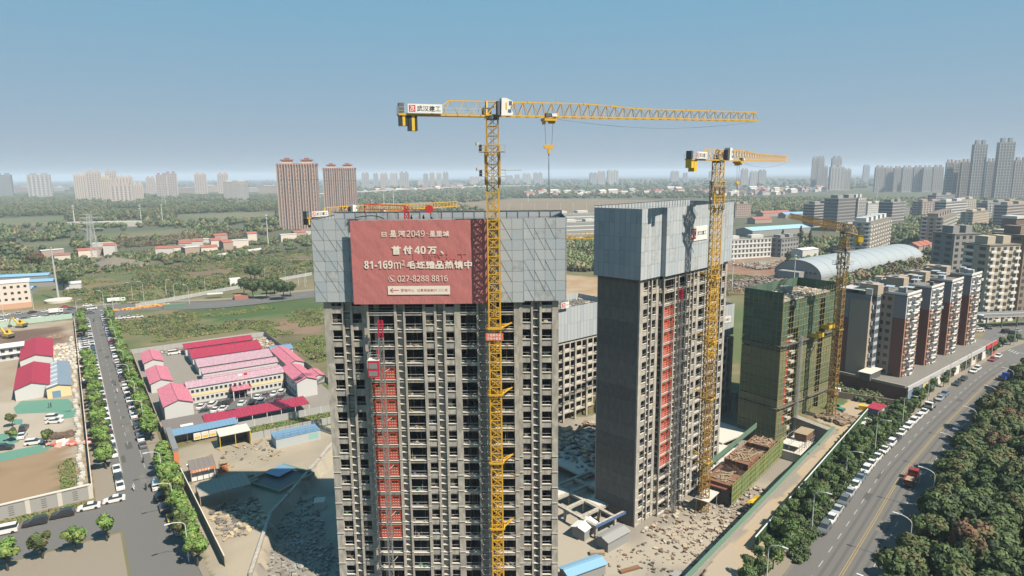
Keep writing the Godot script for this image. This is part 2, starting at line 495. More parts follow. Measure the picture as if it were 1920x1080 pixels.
	# clearings in the woods
	for q in [[Vector2(-596.83, -902.94), Vector2(-494, -962.21), Vector2(-413.48, -822.97), Vector2(-510.03, -779.36)], [Vector2(-674.76, -1319.65), Vector2(-500.21, -1403), Vector2(-413.64, -1157.54), Vector2(-541.37, -1073.19)], [Vector2(-1004.85, -1211.65), Vector2(-900.37, -1319.95), Vector2(-725.24, -1073.39), Vector2(-815, -980.08)], [Vector2(-967.58, -1570.76), Vector2(-884.39, -1629.53), Vector2(-752.39, -1405.38), Vector2(-822.84, -1342.58)], [Vector2(-577.69, -767.27), Vector2(-539.51, -794.85), Vector2(-475.78, -707.99), Vector2(-514.13, -681.29)], [Vector2(-964.73, -1988.7), Vector2(-821.15, -2074.62), Vector2(-711.33, -1795.14), Vector2(-817.51, -1697.28)], [Vector2(604.74, -1373.75), Vector2(791.99, -1429.97), Vector2(725.02, -1288.96), Vector2(550.46, -1226.55)], [Vector2(-342.35, -1631.36), Vector2(-234.46, -1824.38), Vector2(-183.75, -1523), Vector2(-275.99, -1365.35)]]:
		region(q, Color(0.13, 0.17, 0.06), Color(0.23, 0.20, 0.11), 0.5, 12.0)
		clearings.push_back(poly(q))
	# brown flats in the far middle
	region([Vector2(-186.15, -1655.97), Vector2(2.61, -1998.91), Vector2(292.86, -1884.86), Vector2(500.34, -1659.04), Vector2(389.83, -1290.25), Vector2(102.97, -1248.38), Vector2(-63.39, -1329.64)], Color(0.30, 0.21, 0.13), Color(0.25, 0.20, 0.11), 0.6, 20.0)
	region([Vector2(32.55, -490.44), Vector2(65.91, -467.74), Vector2(53.5, -378.17), Vector2(25.78, -387.91)], Color(0.46, 0.30, 0.16), Color(0.55, 0.43, 0.30), 0.6, 2.0)
	region([Vector2(174.14, -540.66), Vector2(208.09, -573.36), Vector2(226.48, -527.21), Vector2(222.2, -497.47), Vector2(181.37, -455.87), Vector2(157.47, -487.84)], Color(0.30, 0.145, 0.085), Color(0.38, 0.25, 0.16), 0.5, 4.0)
	region([Vector2(187.36, -582.52), Vector2(251.15, -609.77), Vector2(241.84, -542.48), Vector2(195.89, -539.1)], Color(0.44, 0.37, 0.29), Color(0.30, 0.22, 0.15), 0.6, 4.0)
	region([Vector2(149.53, -475.15), Vector2(186.92, -460.34), Vector2(172.67, -407.3), Vector2(122.76, -382.99)], Color(0.27, 0.20, 0.17), Color(0.12, 0.12, 0.05), 0.9, 3.0)
	# ground round the towers
	region([Vector2(-92.89, -165.63), Vector2(-92.42, -172.57), Vector2(-64.38, -185.41), Vector2(-53.15, -191.53), Vector2(-46.25, -164.59), Vector2(-51.14, -144.12), Vector2(-45.21, -112.94), Vector2(-57.49, -113.13)], Color(0.50, 0.43, 0.33), Color(0.40, 0.35, 0.28), 0.6, 1.0)
	region([Vector2(19.91, -74.56), Vector2(37.64, -114.86), Vector2(51.55, -132.02), Vector2(74.99, -158.68), Vector2(93.35, -179.89), Vector2(93.47, -187.77), Vector2(112.25, -208.77), Vector2(123.12, -205.86), Vector2(119.62, -193.78), Vector2(104.02, -183.28), Vector2(62.57, -134.55), Vector2(43.67, -111.53), Vector2(26.95, -74.48)], Color(0.55, 0.42, 0.27), Color(0.50, 0.42, 0.33), 0.7, 1.0)
	region([Vector2(-50.32, -113.02), Vector2(-54.76, -135.58), Vector2(-50.46, -181.02), Vector2(15.21, -211.53), Vector2(76.54, -215.23), Vector2(93.35, -179.89), Vector2(52.45, -132.9), Vector2(37.64, -114.86), Vector2(16.38, -74.59), Vector2(-26.17, -75.07)], Color(0.34, 0.31, 0.27), Color(0.50, 0.45, 0.37), 0.9, 2.0)
	var near = MB.new()
	grid(-420, 420, -630, -225, 3.0, near)
	grid(-420, -75, -225, -60, 3.0, near)
	grid(-75, 132, -225, -60, 1.0, near)
	grid(132, 420, -225, -60, 3.0, near)
	var m = vmat(0.95, grey_speck, Vector3(0.11, 0.11, 0.11))
	struct("ground", near.mesh(), m)
	var far = MB.new()
	grid(-4200, 4200, -4830, -630, 60.0, far)
	grid(-4200, -420, -630, 630, 60.0, far)
	grid(420, 4200, -630, 630, 60.0, far)
	grid(-420, 420, -60, 600, 60.0, far)
	struct("ground", far.mesh(), m)
	var rim = MB.new()
	grid(-9000, 9000, -9030, -4830, 600.0, rim)
	grid(-9000, -4200, -4830, 630, 600.0, rim)
	grid(4200, 9000, -4830, 630, 600.0, rim)
	struct("ground", rim.mesh(), m)

func sheet(called: String, a: Array, y: float, m: Material, thick := 0.0) -> MeshInstance3D:
	var p = poly(a)
	var t = Geometry2D.triangulate_polygon(p)
	var mb = MB.new()
	for k in range(0, t.size(), 3):
		var q = [p[t[k]], p[t[k + 1]], p[t[k + 2]]]
		if (q[1] - q[0]).cross(q[2] - q[0]) > 0.0: q.reverse()
		mb.tri(Vector3(q[0].x, y, q[0].y), Vector3(q[1].x, y, q[1].y), Vector3(q[2].x, y, q[2].y))
	if thick > 0.0:
		var n = p.size()
		var cw = 0.0
		for k in n: cw += p[k].cross(p[(k + 1) % n])
		for k in n:
			var a0 = p[k]
			var b0 = p[(k + 1) % n]
			if cw > 0.0:
				var s = a0; a0 = b0; b0 = s
			mb.quad(Vector3(a0.x, y - thick, a0.y), Vector3(b0.x, y - thick, b0.y), Vector3(b0.x, y, b0.y), Vector3(a0.x, y, a0.y))
	return struct(called, mb.mesh(), m)

func street_poly(pts: Array) -> Array:
	var r = []
	for q in pts:
		var w = S(q[0], q[1])
		r.push_back(Vector2(w.x, w.z))
	return r

func smooth_line(a: Array, n: int) -> PackedVector2Array:
	var c = Curve2D.new()
	for k in a.size():
		var t: Vector2 = (a[mini(k + 1, a.size() - 1)] - a[maxi(k - 1, 0)]) / 6.0
		c.add_point(a[k], -t, t)
	var out = PackedVector2Array()
	var l = c.get_baked_length()
	for k in n + 1:
		out.push_back(c.sample_baked(l * k / n, true))
	return out

func offset_line(p: PackedVector2Array, d: float) -> PackedVector2Array:   # to the right of the way it runs
	var out = PackedVector2Array()
	for k in p.size():
		var t = (p[mini(k + 1, p.size() - 1)] - p[maxi(k - 1, 0)]).normalized()
		out.push_back(p[k] + Vector2(-t.y, t.x) * d)
	return out

func ribbon(mb: MB, p: PackedVector2Array, d0: float, d1: float, y: float, skirt := 0.0) -> void:
	var a = offset_line(p, d0)
	var b = offset_line(p, d1)
	for k in p.size() - 1:
		mb.quad(Vector3(a[k].x, y, a[k].y), Vector3(b[k].x, y, b[k].y), Vector3(b[k + 1].x, y, b[k + 1].y), Vector3(a[k + 1].x, y, a[k + 1].y))
		if skirt > 0.0:
			mb.quad(Vector3(a[k + 1].x, y - skirt, a[k + 1].y), Vector3(a[k].x, y - skirt, a[k].y), Vector3(a[k].x, y, a[k].y), Vector3(a[k + 1].x, y, a[k + 1].y))
			mb.quad(Vector3(b[k].x, y - skirt, b[k].y), Vector3(b[k + 1].x, y - skirt, b[k + 1].y), Vector3(b[k + 1].x, y, b[k + 1].y), Vector3(b[k].x, y, b[k].y))

func dashes(called: String, p: PackedVector2Array, d: float, w: float, y: float, on: float, off: float, m: Material) -> void:
	var mb = MB.new()
	var c = Curve2D.new()
	for q in p: c.add_point(q)
	var l = c.get_baked_length()
	var s = 2.0
	while s < l - on:
		var seg = PackedVector2Array([c.sample_baked(s), c.sample_baked(s + on * 0.5), c.sample_baked(s + on)])
		ribbon(mb, seg, d - w * 0.5, d + w * 0.5, y)
		s += on + off
	struct(called, mb.mesh(), m)

var avenue: PackedVector2Array    # centre line of the right-hand avenue, from near to far

func build_roads() -> void:
	M.asphalt = mat(lin(0.165, 0.16, 0.158), 0.9, grey_fine, Vector3(0.16, 0.16, 0.16))
	M.asphalt_b = mat(lin(0.155, 0.155, 0.155), 0.9, grey_fine, Vector3(0.16, 0.16, 0.16))
	M.pave = mat(lin(0.40, 0.35, 0.28), 0.95, grey_speck, Vector3(0.3, 0.3, 0.3))
	M.kerb = mat(lin(0.5, 0.49, 0.46), 0.9)
	M.paint = mat(lin(0.62, 0.62, 0.6), 0.8, grey_speck, Vector3(0.4, 0.4, 0.4))
	M.paint_y = mat(lin(0.55, 0.40, 0.16), 0.8, grey_speck, Vector3(0.4, 0.4, 0.4))
	# left street, its two pavements, the side street at its near end
	sheet("road", street_poly([[0, -80], [12.5, -80], [9.3, -20], [9.3, 240], [0, 236], [-0.2, -14], [-40, -12], [-40, -30], [0, -30]]), 0.02, M.asphalt)
	sheet("pavement", street_poly([[-4.2, -12], [0, -12], [0, 234], [-4.2, 232]]), 0.13, M.pave, 0.13)
	sheet("pavement", street_poly([[9.3, 19], [12.6, 19], [12.6, 236], [9.3, 236]]), 0.13, M.pave, 0.13)
	sheet("pavement", street_poly([[9.3, -20], [9.3, 3], [12.4, 3], [12.4, -70], [12.4, -80]]), 0.13, M.pave, 0.13)
	sheet("pavement", street_poly([[9.3, 3.5], [9.3, 18.5], [15.5, 18.5], [15.5, 3.5]]), 0.06, M.pave, 0.05)
	sheet("pavement", street_poly([[-60, -31], [-0.5, -31], [-0.5, -80], [-60, -80]]), 0.1, M.pave, 0.1)
	var mid = PackedVector2Array()
	for k in 9:
		var q = S(4.8, 20 + k * 25)
		mid.push_back(Vector2(q.x, q.z))
	dashes("road_marking", mid, 0.0, 0.14, 0.026, 3.0, 5.0, M.paint)
	var edge = MB.new()
	for e in [2.15, 7.25]:
		var ln = PackedVector2Array()
		for k in 10:
			var q = S(e, 2 + k * 24)
			ln.push_back(Vector2(q.x, q.z))
		ribbon(edge, ln, -0.07, 0.07, 0.026)
	struct("road_marking", edge.mesh(), M.paint)
	var zebra = MB.new()
	for k in 9:
		var ln = PackedVector2Array()
		for j in 2:
			var q = S(0.8 + k, 228 + j * 3.4)
			ln.push_back(Vector2(q.x, q.z))
		ribbon(zebra, ln, -0.25, 0.25, 0.026)
	struct("road_marking", zebra.mesh(), M.paint)
	# cross street beyond the field
	var cross = smooth_line([Vector2(-357.77, -290.9), Vector2(-311.39, -319.95), Vector2(-277.3, -345.31), Vector2(-247.8, -361.88), Vector2(-221.53, -374.08), Vector2(-171.56, -381.14), Vector2(-123.78, -413.66), Vector2(-60.43, -456.2)], 60)
	var cb = MB.new()
	ribbon(cb, cross, -11, 11, 0.03)
	struct("road", cb.mesh(), M.asphalt_b)
	dashes("road_marking", cross, 0.0, 0.25, 0.04, 6.0, 8.0, M.paint)
	sheet("road", [Vector2(-251.32, -349.49), Vector2(-254.85, -372.59), Vector2(-227.09, -383.84), Vector2(-215.92, -370.76), Vector2(-211.97, -339.87)], 0.036, M.asphalt_b)
	# green strip and pavement behind it
	var cw = MB.new()
	ribbon(cw, cross, -19, -13, 0.12, 0.12)
	struct("pavement", cw.mesh(), M.pave)
	# the avenue on the right
	avenue = smooth_line([Vector2(42.96, -90.73), Vector2(59.74, -109.49), Vector2(79.71, -132.4), Vector2(91.2, -145.78), Vector2(99.05, -154.46), Vector2(110.26, -165.79), Vector2(122.7, -178.37), Vector2(145.53, -200.21), Vector2(166.61, -220), Vector2(189.5, -239.7), Vector2(222.9, -265.31), Vector2(269.52, -291.31)], 90)
	var ab = MB.new()
	ribbon(ab, avenue, -8.3, 8.0, 0.02)
	struct("road", ab.mesh(), M.asphalt)
	var kb = MB.new()
	ribbon(kb, avenue, -11.6, -8.3, 0.14, 0.14)
	ribbon(kb, avenue, 8.0, 10.4, 0.14, 0.14)
	struct("pavement", kb.mesh(), M.pave)
	var yl = MB.new()
	ribbon(yl, avenue, -0.28, -0.12, 0.026)
	ribbon(yl, avenue, 0.12, 0.28, 0.026)
	struct("road_marking", yl.mesh(), M.paint_y)
	dashes("road_marking", avenue, -4.0, 0.16, 0.026, 2.8, 3.6, M.paint)
	dashes("road_marking", avenue, 4.0, 0.16, 0.026, 2.8, 3.6, M.paint)
	# junction at the far end of the avenue
	sheet("road", [Vector2(199.61, -270.45), Vector2(226.83, -303.57), Vector2(258.36, -319.48), Vector2(314.47, -329.51), Vector2(250.69, -260.17), Vector2(202.99, -239.26), Vector2(194.32, -246.66)], 0.028, M.asphalt)
	var zb = MB.new()
	var za = Vector2(207.84, -270.15)
	var zc = Vector2(206.48, -258.5)
	for k in 8:
		var q0 = za.lerp(zc, k / 7.0)
		var ln = PackedVector2Array([q0, q0 + (Vector2(210.45, -265.76) - Vector2(201.15, -258.68)).normalized() * 3.6])
		ribbon(zb, ln, -0.25, 0.25, 0.034)
	struct("road_marking", zb.mesh(), M.paint)
	# repairs and stains in the asphalt
	M.patch = mat(lin(0.125, 0.125, 0.125), 0.95, grey_speck, Vector3(0.3, 0.3, 0.3))
	M.dust = mat(lin(0.27, 0.25, 0.22), 0.95, grey_speck, Vector3(0.3, 0.3, 0.3))
	for k in 16:
		var a0 = rng.randf_range(2.6, 6.4)
		var b0 = -10.0 + k * 14.0 + rng.randf() * 6.0
		var w0 = rng.randf_range(0.6, 1.6)
		var l0 = rng.randf_range(1.0, 7.0)
		sheet("asphalt_patch", street_poly([[a0, b0], [a0 + w0, b0 + 0.2], [a0 + w0, b0 + l0], [a0 - 0.1, b0 + l0 * 0.95]]), 0.0235, M.patch if k % 3 else M.dust)
	var ac = Curve2D.new()
	for q in avenue: ac.add_point(q)
	for k in 14:
		var s0 = 10.0 + k * 13.0
		var seg = PackedVector2Array()
		for j in 4: seg.push_back(ac.sample_baked(s0 + j * rng.randf_range(0.8, 2.6)))
		var off = rng.randf_range(-7.0, 7.0)
		var pb = MB.new()
		ribbon(pb, seg, off, off + rng.randf_range(0.5, 1.5), 0.0235)
		struct("asphalt_patch", pb.mesh(), M.patch if k % 3 else M.dust)
	var tr = MB.new()
	for off in [-3.0, -1.4, 1.4, 3.0]: ribbon(tr, avenue, off - 0.3, off + 0.3, 0.0218)
	struct("tyre_track", tr.mesh(), mat(lin(0.165, 0.16, 0.158), 0.9, grey_speck, Vector3(0.2, 0.2, 0.2)))
	var dr = MB.new()
	ribbon(dr, avenue, -8.3, -7.7, 0.0222)
	ribbon(dr, avenue, 7.4, 8.0, 0.0222)
	struct("kerb_dust", dr.mesh(), M.dust)

# ---------------------------------------------------------------- concrete towers under construction
const BAYS := [[0, 1.35, "P"], [1.35, 3.15, "W"], [3.15, 3.5, "P"], [3.5, 4.6, "S"], [4.6, 5.0, "P"], [5.0, 6.6, "W"], [6.6, 7.85, "P"],
	[7.85, 8.15, "Q"], [8.15, 12.6, "B"], [12.6, 13.05, "P"], [13.05, 14.2, "S"], [14.2, 14.5, "P"], [14.5, 17.6, "B"], [17.6, 18.1, "P"], [18.1, 19.6, "W"], [19.6, 20.0, "P"], [20.0, 21.2, "S"], [21.2, 21.6, "P"],
	[21.6, 23.1, "W"], [23.1, 24.2, "P"], [24.2, 27.0, "B"], [27.0, 27.4, "P"], [27.4, 28.5, "S"], [28.5, 29.1, "P"], [29.1, 33.5, "B"], [33.5, 34.3, "P"],
	[34.3, 35.0, "P"], [35.0, 36.5, "W"], [36.5, 36.85, "P"], [36.85, 38.0, "S"], [38.0, 38.4, "P"], [38.4, 40.2, "W"], [40.2, 41.3, "P"]]
const STEP := 1.2
const FH := 3.05

func front_z(x: float) -> float:
	return STEP if x > 7.84 and x < 34.29 else 0.0

func concrete_tower(called: String, label: String, at: Vector3, turn: float, floors: int, depth: float, red_from: int, red_to: int, bands_to: int) -> Node3D:
	# local axes: x along the front, z out of it, y up from the pit floor
	var t = thing(called, label, "building", at, turn, "concrete towers under construction")
	var w = 41.3
	var hh = floors * FH
	var snow = MB.new()
	var rails = MB.new()
	var band = MB.new()
	for b in BAYS:
		var x0: float = b[0]
		var x1: float = b[1]
		var cx = (x0 + x1) * 0.5
		var bw = x1 - x0
		var z0 = front_z(cx)
		if b[2] == "P" or b[2] == "Q":
			var zz = z0 + 0.06 if bw < 0.6 else z0
			for k2 in floors / 2:
				part(t, "pier", cbox(bw, FH * 2.0, 0.45), [M.concrete, M.concrete, M.concrete_b, M.concrete, M.concrete_c][(k2 * 3 + int(x0 * 2.0)) % 5] if bw > 0.6 else M.concrete_b, Vector3(cx, FH * (k2 * 2 + 1), zz - 0.225))
		for k in floors:
			var y = k * FH
			match b[2]:
				"W":
					part(t, "spandrel", cbox(bw, 1.22, 0.22), [M.concrete, M.concrete_b, M.concrete_c][(k * 5 + int(x0 * 3.0)) % 3], Vector3(cx, y + 0.61, z0 - 0.2))
					snow.box(Vector3(cx, y + 1.25, z0 - 0.12), Vector3(bw, 0.07, 0.4))
					rails.bar(Vector3(x0, y + 1.85, z0 - 0.22), Vector3(x1, y + 1.85, z0 - 0.22), 0.05)
					if (k * 7 + int(x0 * 3.0)) % 5 == 0:
						part(t, "window_panel", cbox(bw * 0.4, 1.2, 0.05), M.inner, Vector3(x0 + bw * 0.25, y + 2.0, z0 - 0.6))
				"S":
					part(t, "niche_wall", cbox(bw, FH, 0.15), M.concrete_b, Vector3(cx, y + FH * 0.5, z0 - 0.75))
					part(t, "ledge", cbox(bw, 0.10, 0.5), M.concrete_pale, Vector3(cx, y + 0.35, z0 - 0.42))
					part(t, "ledge", cbox(bw, 0.10, 0.5), M.concrete_pale, Vector3(cx, y + 1.85, z0 - 0.42))
				"B":
					part(t, "balcony_edge", cbox(bw, 0.52, 0.3), M.concrete if (k + int(x0)) % 3 else M.concrete_c, Vector3(cx, y + 0.05, z0 - 0.25))
					snow.box(Vector3(cx, y + 0.34, z0 - 0.3), Vector3(bw, 0.06, 0.7))
					for r in [0.75, 1.3]:
						rails.bar(Vector3(x0, y + r, z0 - 0.16), Vector3(x1, y + r, z0 - 0.16), 0.05)
					if bw > 3.5:
						part(t, "inner_pier", cbox(0.9, FH - 0.3, 0.3), M.concrete_b, Vector3(x0 + bw * 0.22, y + FH * 0.5, z0 - 1.9))
	# floors, inner walls, side and back walls
	for k in floors + 1:
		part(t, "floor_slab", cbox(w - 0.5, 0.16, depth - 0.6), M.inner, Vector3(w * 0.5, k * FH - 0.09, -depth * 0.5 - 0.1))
		part(t, "balcony_slab", cbox(26.2, 0.15, STEP + 0.3), M.concrete_b, Vector3(21.07, k * FH - 0.1, STEP * 0.5 - 0.3))
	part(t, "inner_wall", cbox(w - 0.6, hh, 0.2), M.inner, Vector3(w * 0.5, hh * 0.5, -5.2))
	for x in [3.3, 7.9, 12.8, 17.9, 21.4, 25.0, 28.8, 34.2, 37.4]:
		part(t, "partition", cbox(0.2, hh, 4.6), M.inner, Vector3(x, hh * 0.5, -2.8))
	part(t, "back_wall", cbox(w, hh, 0.25), M.concrete_b, Vector3(w * 0.5, hh * 0.5, -depth + 0.125))
	for side in [0, 1]:
		var x: float = 0.15 if side == 0 else w - 0.15
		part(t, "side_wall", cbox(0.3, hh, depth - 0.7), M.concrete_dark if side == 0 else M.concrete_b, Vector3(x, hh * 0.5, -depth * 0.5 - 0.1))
		var px: float = -0.03 if side == 0 else w + 0.03
		for k in floors:
			for j in 3:
				var dz = (depth - 0.9) / 3.0
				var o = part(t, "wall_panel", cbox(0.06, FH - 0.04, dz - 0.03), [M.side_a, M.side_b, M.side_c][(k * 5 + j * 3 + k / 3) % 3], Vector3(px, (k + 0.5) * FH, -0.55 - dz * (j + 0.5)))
	# props, boards and odds and ends left in the open floors
	var odd = MB.new()
	var tones = [Color(0.30, 0.28, 0.25), Color(0.22, 0.15, 0.08), Color(0.34, 0.30, 0.22), Color(0.4, 0.24, 0.04), Color(0.05, 0.16, 0.10), Color(0.06, 0.10, 0.2)]
	for b in BAYS:
		if b[2] != "B" and b[2] != "W": continue
		var z0 = front_z((b[0] + b[1]) * 0.5)
		for k in floors:
			for q in (5 if b[2] == "B" else 2):
				var x = rng.randf_range(b[0] + 0.15, b[1] - 0.15)
				var y = k * FH + (0.33 if b[2] == "B" else 1.3)
				odd.col = tones[rng.randi() % 6]
				if rng.randf() < 0.45: odd.bar(Vector3(x, k * FH + 0.1, z0 - rng.randf_range(0.5, 1.6)), Vector3(x + rng.randf_range(-0.1, 0.1), (k + 1) * FH - 0.1, z0 - rng.randf_range(0.5, 1.6)), 0.06)
				else: odd.box(Vector3(x, y + 0.1, z0 - rng.randf_range(0.35, 1.4)), Vector3(rng.randf_range(0.2, 0.9), rng.randf_range(0.1, 0.6), rng.randf_range(0.1, 0.5)), Basis(Vector3.UP, rng.randf() * 3.0))
	part(t, "props_and_boards", odd.mesh(), M.vc, Vector3.ZERO, 0.0, "stuff")
	# formwork joint bands on the lower storeys
	for k in bands_to:
		for b in BAYS:
			if b[2] == "P" or b[2] == "Q":
				var cx: float = (b[0] + b[1]) * 0.5
				band.box(Vector3(cx, k * FH + 0.6, front_z(cx) + 0.08), Vector3(b[1] - b[0] + 0.02, 0.13, 0.1))
	part(t, "sill", snow.mesh(), M.concrete_pale, Vector3.ZERO, 0.0, "stuff")
	part(t, "railing", rails.mesh(), M.galv, Vector3.ZERO, 0.0, "stuff")
	if bands_to > 0: part(t, "joint_band", band.mesh(), M.concrete_pale, Vector3.ZERO, 0.0, "stuff")
	# red safety doors in the hoist bay
	var marks = MB.new()
	for row in 3:
		for cc in 3:
			marks.box(Vector3(-0.45 + cc * 0.45, 0.45 - row * 0.5, 0.055), Vector3(0.22, 0.09, 0.02))
	var mm = marks.mesh()
	for k in range(red_from, red_to):
		for q in 2:
			var d = part(t, "safety_door", cbox(2.05, 2.3, 0.08), M.door_red, Vector3(9.3 + q * 2.2, k * FH + 1.45, STEP - 0.2))
			part(d, "door_marks", mm, M.cream)
			part(d, "opening", cbox(1.2, 0.42, 0.05), M.black, Vector3(0.05, 0.8, 0.03))
	return t

func climbing_screen(called: String, label: String, at: Vector3, turn: float, x0: float, x1: float, h0: float, depth: float, pw: float, ph: float, braces: bool, holes: Array) -> Node3D:
	# at: as the tower's, lifted; a wall of sheet-metal panels round the top of the tower
	var t = thing(called, label, "safety screen", at, turn, "climbing screens round the tower tops")
	var faces = []     # origin, direction, length, normal offset turn
	faces.push_back([Vector3(x0, 0, 0.55), Vector3(1, 0, 0), 7.3 - x0, 0.0])
	faces.push_back([Vector3(7.3, 0, 0.55 + STEP), Vector3(1, 0, 0), 28.0, 0.0])
	faces.push_back([Vector3(35.3, 0, 0.55), Vector3(1, 0, 0), x1 - 35.3, 0.0])
	faces.push_back([Vector3(7.3, 0, 0.55), Vector3(0, 0, 1), STEP, -PI / 2])
	faces.push_back([Vector3(35.3, 0, 0.55 + STEP), Vector3(0, 0, -1), STEP, PI / 2])
	faces.push_back([Vector3(x1, 0, 0.55), Vector3(0, 0, -1), depth, PI / 2])
	faces.push_back([Vector3(x1, 0, 0.55 - depth), Vector3(-1, 0, 0), x1 - x0, PI])
	faces.push_back([Vector3(x0, 0, 0.55 - depth), Vector3(0, 0, 1), depth, -PI / 2])
	var frame = MB.new()
	var brace = MB.new()
	for fi in faces.size():
		var f = faces[fi]
		var h = h0 + (0.5 if fi == 6 else 0.0)
		var n = maxi(1, int(round(f[2] / pw)))
		var rows = int(round(h / ph))
		var dx: float = f[2] / n
		var dy = h / rows
		var d: Vector3 = f[1]
		var out = Vector3(sin(f[3]), 0, cos(f[3]))
		for i in n:
			var c0: Vector3 = f[0] + d * dx * (i + 0.5)
			for k in rows:
				part(t, "panel", cbox(dx - 0.05, dy - 0.05, 0.05), [M.panel, M.panel, M.panel_b, M.panel_b, M.panel_c][rng.randi() % 5], c0 + Vector3(0, (k + 0.5) * dy, 0) + out * 0.015 * rng.randf(), f[3] + rng.randf_range(-0.012, 0.012))
			frame.bar(f[0] + d * dx * i - out * 0.07, f[0] + d * dx * i - out * 0.07 + Vector3(0, h + 0.05, 0), 0.1)
			if braces and i + 1 < n:
				for k in range(i % 2, rows - 1, 2):
					brace.bar(f[0] + d * dx * i + out * 0.05 + Vector3(0, (k + 2) * dy, 0), f[0] + d * dx * (i + 1) + out * 0.05 + Vector3(0, k * dy, 0), 0.04)
		for k in rows + 1:
			frame.bar(f[0] - out * 0.07 + Vector3(0, k * dy, 0), f[0] + d * f[2] - out * 0.07 + Vector3(0, k * dy, 0), 0.09)
		frame.bar(f[0] - out * 0.8 + Vector3(0, h - 1.2, 0), f[0] + d * f[2] - out * 0.8 + Vector3(0, h - 1.2, 0), 0.08)
	part(t, "frame", frame.mesh(), M.screen_frame, Vector3.ZERO, 0.0, "stuff")
	if braces: part(t, "brace", brace.mesh(), M.steel, Vector3.ZERO, 0.0, "stuff")
	var deck = MB.new()
	deck.box(Vector3((x0 + x1) * 0.5, h0 - 2.6, 0.55 - depth * 0.5), Vector3(x1 - x0 - 0.6, 0.2, depth - 0.6))
	part(t, "deck", deck.mesh(), M.concrete_dark)
	return t

var T1 = Vector3(-33.2, -7, -112.6)
const T1_TURN := -0.0175
var T2 = Vector3(28.1, -7, -140.6)
const T2_TURN := 0.80

func lattice(mb: MB, w: float, h: float, y0: float, r: float, two_x := true) -> void:
	var k = w * 0.5
	var c = [Vector3(-k, y0, -k), Vector3(k, y0, -k), Vector3(k, y0, k), Vector3(-k, y0, k)]
	var up = Vector3(0, h, 0)
	for i in 4:
		var a: Vector3 = c[i]
		var b: Vector3 = c[(i + 1) % 4]
		mb.bar(a, a + up, r)
		mb.bar(a + up, b + up, r * 0.7)
		mb.bar(a, b + up, r * 0.5)
		if two_x: mb.bar(b, a + up, r * 0.5)

func hoist(label: String, at: Vector3, turn: float, top: float, cabin_y: float) -> void:
	var t = thing("hoist_mast", label, "construction hoist", at, turn, "hoist masts on the tower fronts")
	var sec = MB.new()
	lattice(sec, 0.75, 1.508, 0.0, 0.09)
	var m = sec.mesh()
	var n = int(top / 1.508)
	for k in n:
		part(t, "mast_section", m, M.steel if k < n - 2 else M.hoist_red, Vector3(0, k * 1.508, 0))
	for k in range(2, n, 6):
		var tie = MB.new()
		tie.bar(Vector3(-0.4, 0, 0), Vector3(-0.9, 0, -1.6), 0.09)
		tie.bar(Vector3(0.4, 0, 0), Vector3(0.9, 0, -1.6), 0.09)
		part(t, "wall_tie", tie.mesh(), M.galv, Vector3(0, k * 1.508, 0))
	if cabin_y > 0.0:
		var c = thing("hoist_cabin", "red hoist cabin with two windows halfway up the tower with the banner", "hoist cabin", at + Vector3(-1.35, cabin_y, 0.2), turn)
		part(c, "body", cbox(1.9, 2.9, 1.5), M.hoist_red)
		part(c, "window", cbox(1.5, 0.95, 0.05), M.steel, Vector3(-0.05, 0.55, 0.76))
		part(c, "window", cbox(1.5, 0.85, 0.05), M.steel, Vector3(-0.05, -0.8, 0.76))
		part(c, "roof", cbox(2.0, 0.12, 1.6), M.white, Vector3(0, 1.53, 0))
		var g = MB.new()
		for q in [[-1, -1], [1, -1], [1, 1], [-1, 1]]:
			g.bar(Vector3(q[0] * 0.9, 1.6, q[1] * 0.7), Vector3(q[0] * 0.9, 2.6, q[1] * 0.7), 0.05)
		for y in [2.1, 2.6]:
			g.bar(Vector3(-0.9, y, -0.7), Vector3(0.9, y, -0.7), 0.05); g.bar(Vector3(-0.9, y, 0.7), Vector3(0.9, y, 0.7), 0.05)
			g.bar(Vector3(-0.9, y, -0.7), Vector3(-0.9, y, 0.7), 0.05); g.bar(Vector3(0.9, y, -0.7), Vector3(0.9, y, 0.7), 0.05)
		part(c, "roof_railing", g.mesh(), M.galv)
		part(c, "drive_unit", cbox(0.25, 2.0, 0.4), M.hoist_red, Vector3(0.8, 2.4, 0.3))

